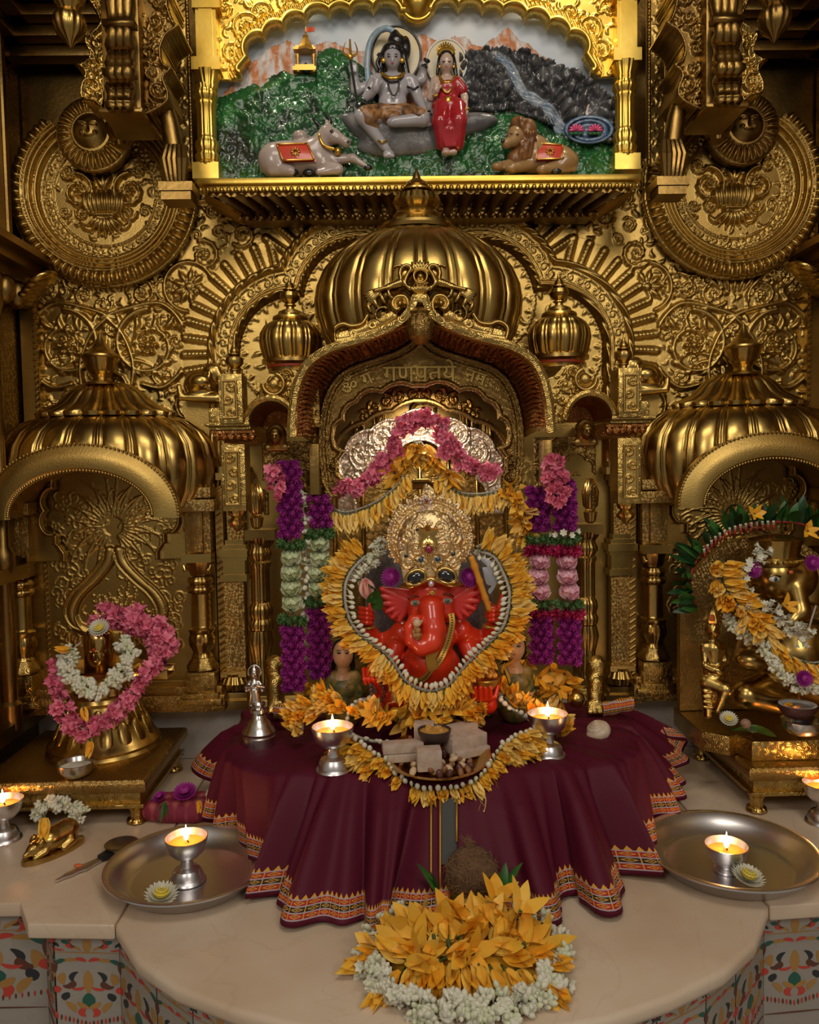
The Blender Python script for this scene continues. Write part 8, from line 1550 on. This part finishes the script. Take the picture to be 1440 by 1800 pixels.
for i in range(80):
    a = random.uniform(0, 2*PI); r = .095*math.sqrt(random.random()); k = random.choice((0, 0, 1, 2)); xx_, yy_ = r*math.cos(a), r*math.sin(a)
    z = zp+.017+.010*random.random()+.09*max(0, r-.06)**1+.10*yy_; lb = ('brown almond among the sweets on the brass plate', 'cream cashew among the sweets on the brass plate', 'dark raisin among the sweets on the brass plate')[k]
    loose(NM[k], (pc_.x+xx_, 1.755+yy_, z), (random.uniform(-1, 1), random.uniform(-1, 1), random.uniform(-.3, .3)), lb, 'nut', ('almonds on the plate', 'cashews on the plate', 'raisins on the plate')[k], random.uniform(.8, 1.15), ('almond', 'cashew', 'raisin')[k])
# ---------------------------------------------------------------- coconut and heap of flowers in front
yk = 1.53; c = Vector(P(829, 1536, yk)); t = thing('coconut', 'brown fibrous whole coconut standing in the middle before the cloth', 'coconut', tuple(c))
HUSK = mat('coconut_husk', (.085, .040, .018), .85, 0, var=((.15, .08, .035), 40, 8), bump=(90, .9, .006)); b = MB(); b.ball((0, 0, 0), (.052, .050, .054), 40, 28)
b.v = [(x*(1+.02*math.sin(40*z+9*x)), y*(1+.02*math.sin(37*x-11*z)), z) for x, y, z in b.v]; b.xf(Matrix.Translation(c)); b.build('husk', HUSK, t, smooth=180)
b = MB()
for i in range(260):
    d = Vector((random.gauss(0, 1), -abs(random.gauss(0, 1))-.1, random.gauss(.3, 1))).normalized(); s_ = d.cross(Vector((random.gauss(0, 1), random.gauss(0, 1), random.gauss(0, 1)))).normalized(); p = c+Vector((d.x*.0515, d.y*.0495, d.z*.0535)); b.tube([p, p+s_*.009+d*.0015, p+s_*.017+d*random.uniform(.001, .007)], [.0006, .0005, .0002], 4)
for i in range(14): p = c+Vector((random.uniform(-.006, .006), 0, .052)); b.tube([p, p+Vector((random.uniform(-.01, .004), -.004, .014)), p+Vector((random.uniform(-.022, .004), -.006, random.uniform(.022, .034)))], [.0012, .0009, .0003], 4)
b.build('fibres', mat('coir', (.22, .12, .05), .8), t)
pot = thing('brass_pot', 'brass pot rim under the coconut', 'pot', (c.x, yk, 0)); pot['label'] = 'small brass pot holding up the brown coconut'; b = MB(); b.lathe([(.035, 0), (.055, .012), (.060, .028), (.048, .042), (.040, .050), (.052, .060), (.053, .062), (.038, .052), (.0, .045)], (c.x, yk, 0), 48, cap=False); b.build('pot', BRASS, pot, smooth=60)
for px, py, y, a, l in ((770, 1560, 1.50, 2.8, 'green leaf left of the brown coconut'), (884, 1560, 1.50, .3, 'green leaf right of the brown coconut')):
    b = MB(); petal(b, .070, .012, .5, .4, .3, 7, Matrix.Translation(P(px, py, y)-np.array((0, 0, .012))) @ RZ(a)); petal(b, .055, .010, .2, .4, .3, 7, Matrix.Translation(P(px, py, y)-np.array((0, 0, .010))) @ RZ(a+.8)); tag(b.build('mango_leaf', LEAF, None, smooth=180), l, 'leaf')
gc = Vector(G(816, 1685, 0)); ring_ = []
for a in np.linspace(0, 2*PI, 40, endpoint=False): p = G(816+168*math.cos(a), 1688-104*math.sin(a)-(6 if math.sin(a) < 0 else 0), .012); ring_.append((p[0], p[1], .012))
garland('jasmine_garland', 'white jasmine garland laid in a ring round the front heap of yellow flowers', ring_, P_JC+P_JC+P_JO, .030, lambda u, p, g, k: (p-gc).normalized()*(.9-.45*k)+Vector((0, -.2, .35+.45*k)),  .6, (1.2, 1.5), closed=True, rows=3, off=.006, spread=.012)
garland('jasmine_garland', 'second white jasmine string along the front of the heap of yellow flowers', [ring_[i] for i in range(19, 41) if i < 40]+[ring_[0]], P_JC+P_JC+P_JO, .017, lambda u, p, g, k: (p-gc).normalized()*(.9-.5*k)+Vector((0, -.3, .3+.5*k)),  .6, (1.15, 1.45), string=False, rows=3, off=.012, spread=.012)
b = MB(); rows = []
for r in np.linspace(1, 0.02, 9): rows.append([(gc.x+(.145*r)*math.cos(a), gc.y+.005+(.130*r)*math.sin(a), .006+.028*(1-r**2)) for a in np.linspace(0, 2*PI, 40, endpoint=False)])
b.grid(rows, cv=True, cap=True); tag(b.build('petal_bed', CHAMP2, None, smooth=180), 'bed of packed yellow petals under the front heap of flowers', 'petals', None, 'stuff')
def hz(x, y): r2 = ((x-gc.x)/.145)**2+((y-gc.y-.005)/.130)**2; return .010+.026*max(0, 1-r2)
HG = 'heaped yellow flowers before the coconut'
rows_f = []
for i in range(13): px = 690+i*21.5; rows_f.append((px, 1700-8*math.sin(PI*i/12)+random.uniform(-6, 6), ((px-816)/190+random.uniform(-.12, .12), -1, -.20), 0))   # front fan, stems inward
for i in range(10): px = 668+i*30; rows_f.append((px, 1672+random.uniform(-8, 8), ((px-816)/110+random.uniform(-.3, .3), random.uniform(-.7, .3), .15), 0))
for i in range(11): px = 690+i*25; rows_f.append((px, 1668+random.uniform(-8, 8), ((px-816)/150+random.uniform(-.3, .3), .7, .16), 1))
for i in range(8): px = 712+i*28; rows_f.append((px, 1648+random.uniform(-6, 6), ((px-816)/150+random.uniform(-.3, .3), .8, .10), 1))
for i in range(14): rows_f.append((816+random.uniform(-110, 110), 1665+random.uniform(-35, 30), (random.uniform(-1, 1), random.uniform(-1, .6), .3), random.random() > .5))
for px, py, d, o_ in rows_f:
    g_ = G(px, py, .035); me = random.choice(P_CH[:2]+[P_CH[3]]) if not o_ else random.choice(P_CH+P_CHO)
    loose(me, (g_[0], g_[1], hz(g_[0], g_[1])+.010), d, 'yellow flower with green stem end heaped inside the white jasmine ring', 'flower', HG, random.uniform(1.1, 1.35), 'champa_flower')
for (px, py, dz) in ((868, 1606, .05), (905, 1630, .04)): g_ = G(px, py, .04); loose(P_CHO[random.randrange(3)], (g_[0], g_[1], .05), ((px-816)/200, -.15, .9), 'open yellow flower standing upright at the back of the front heap', 'flower', 'upright flowers of the front heap', 1.25, 'champa_flower')
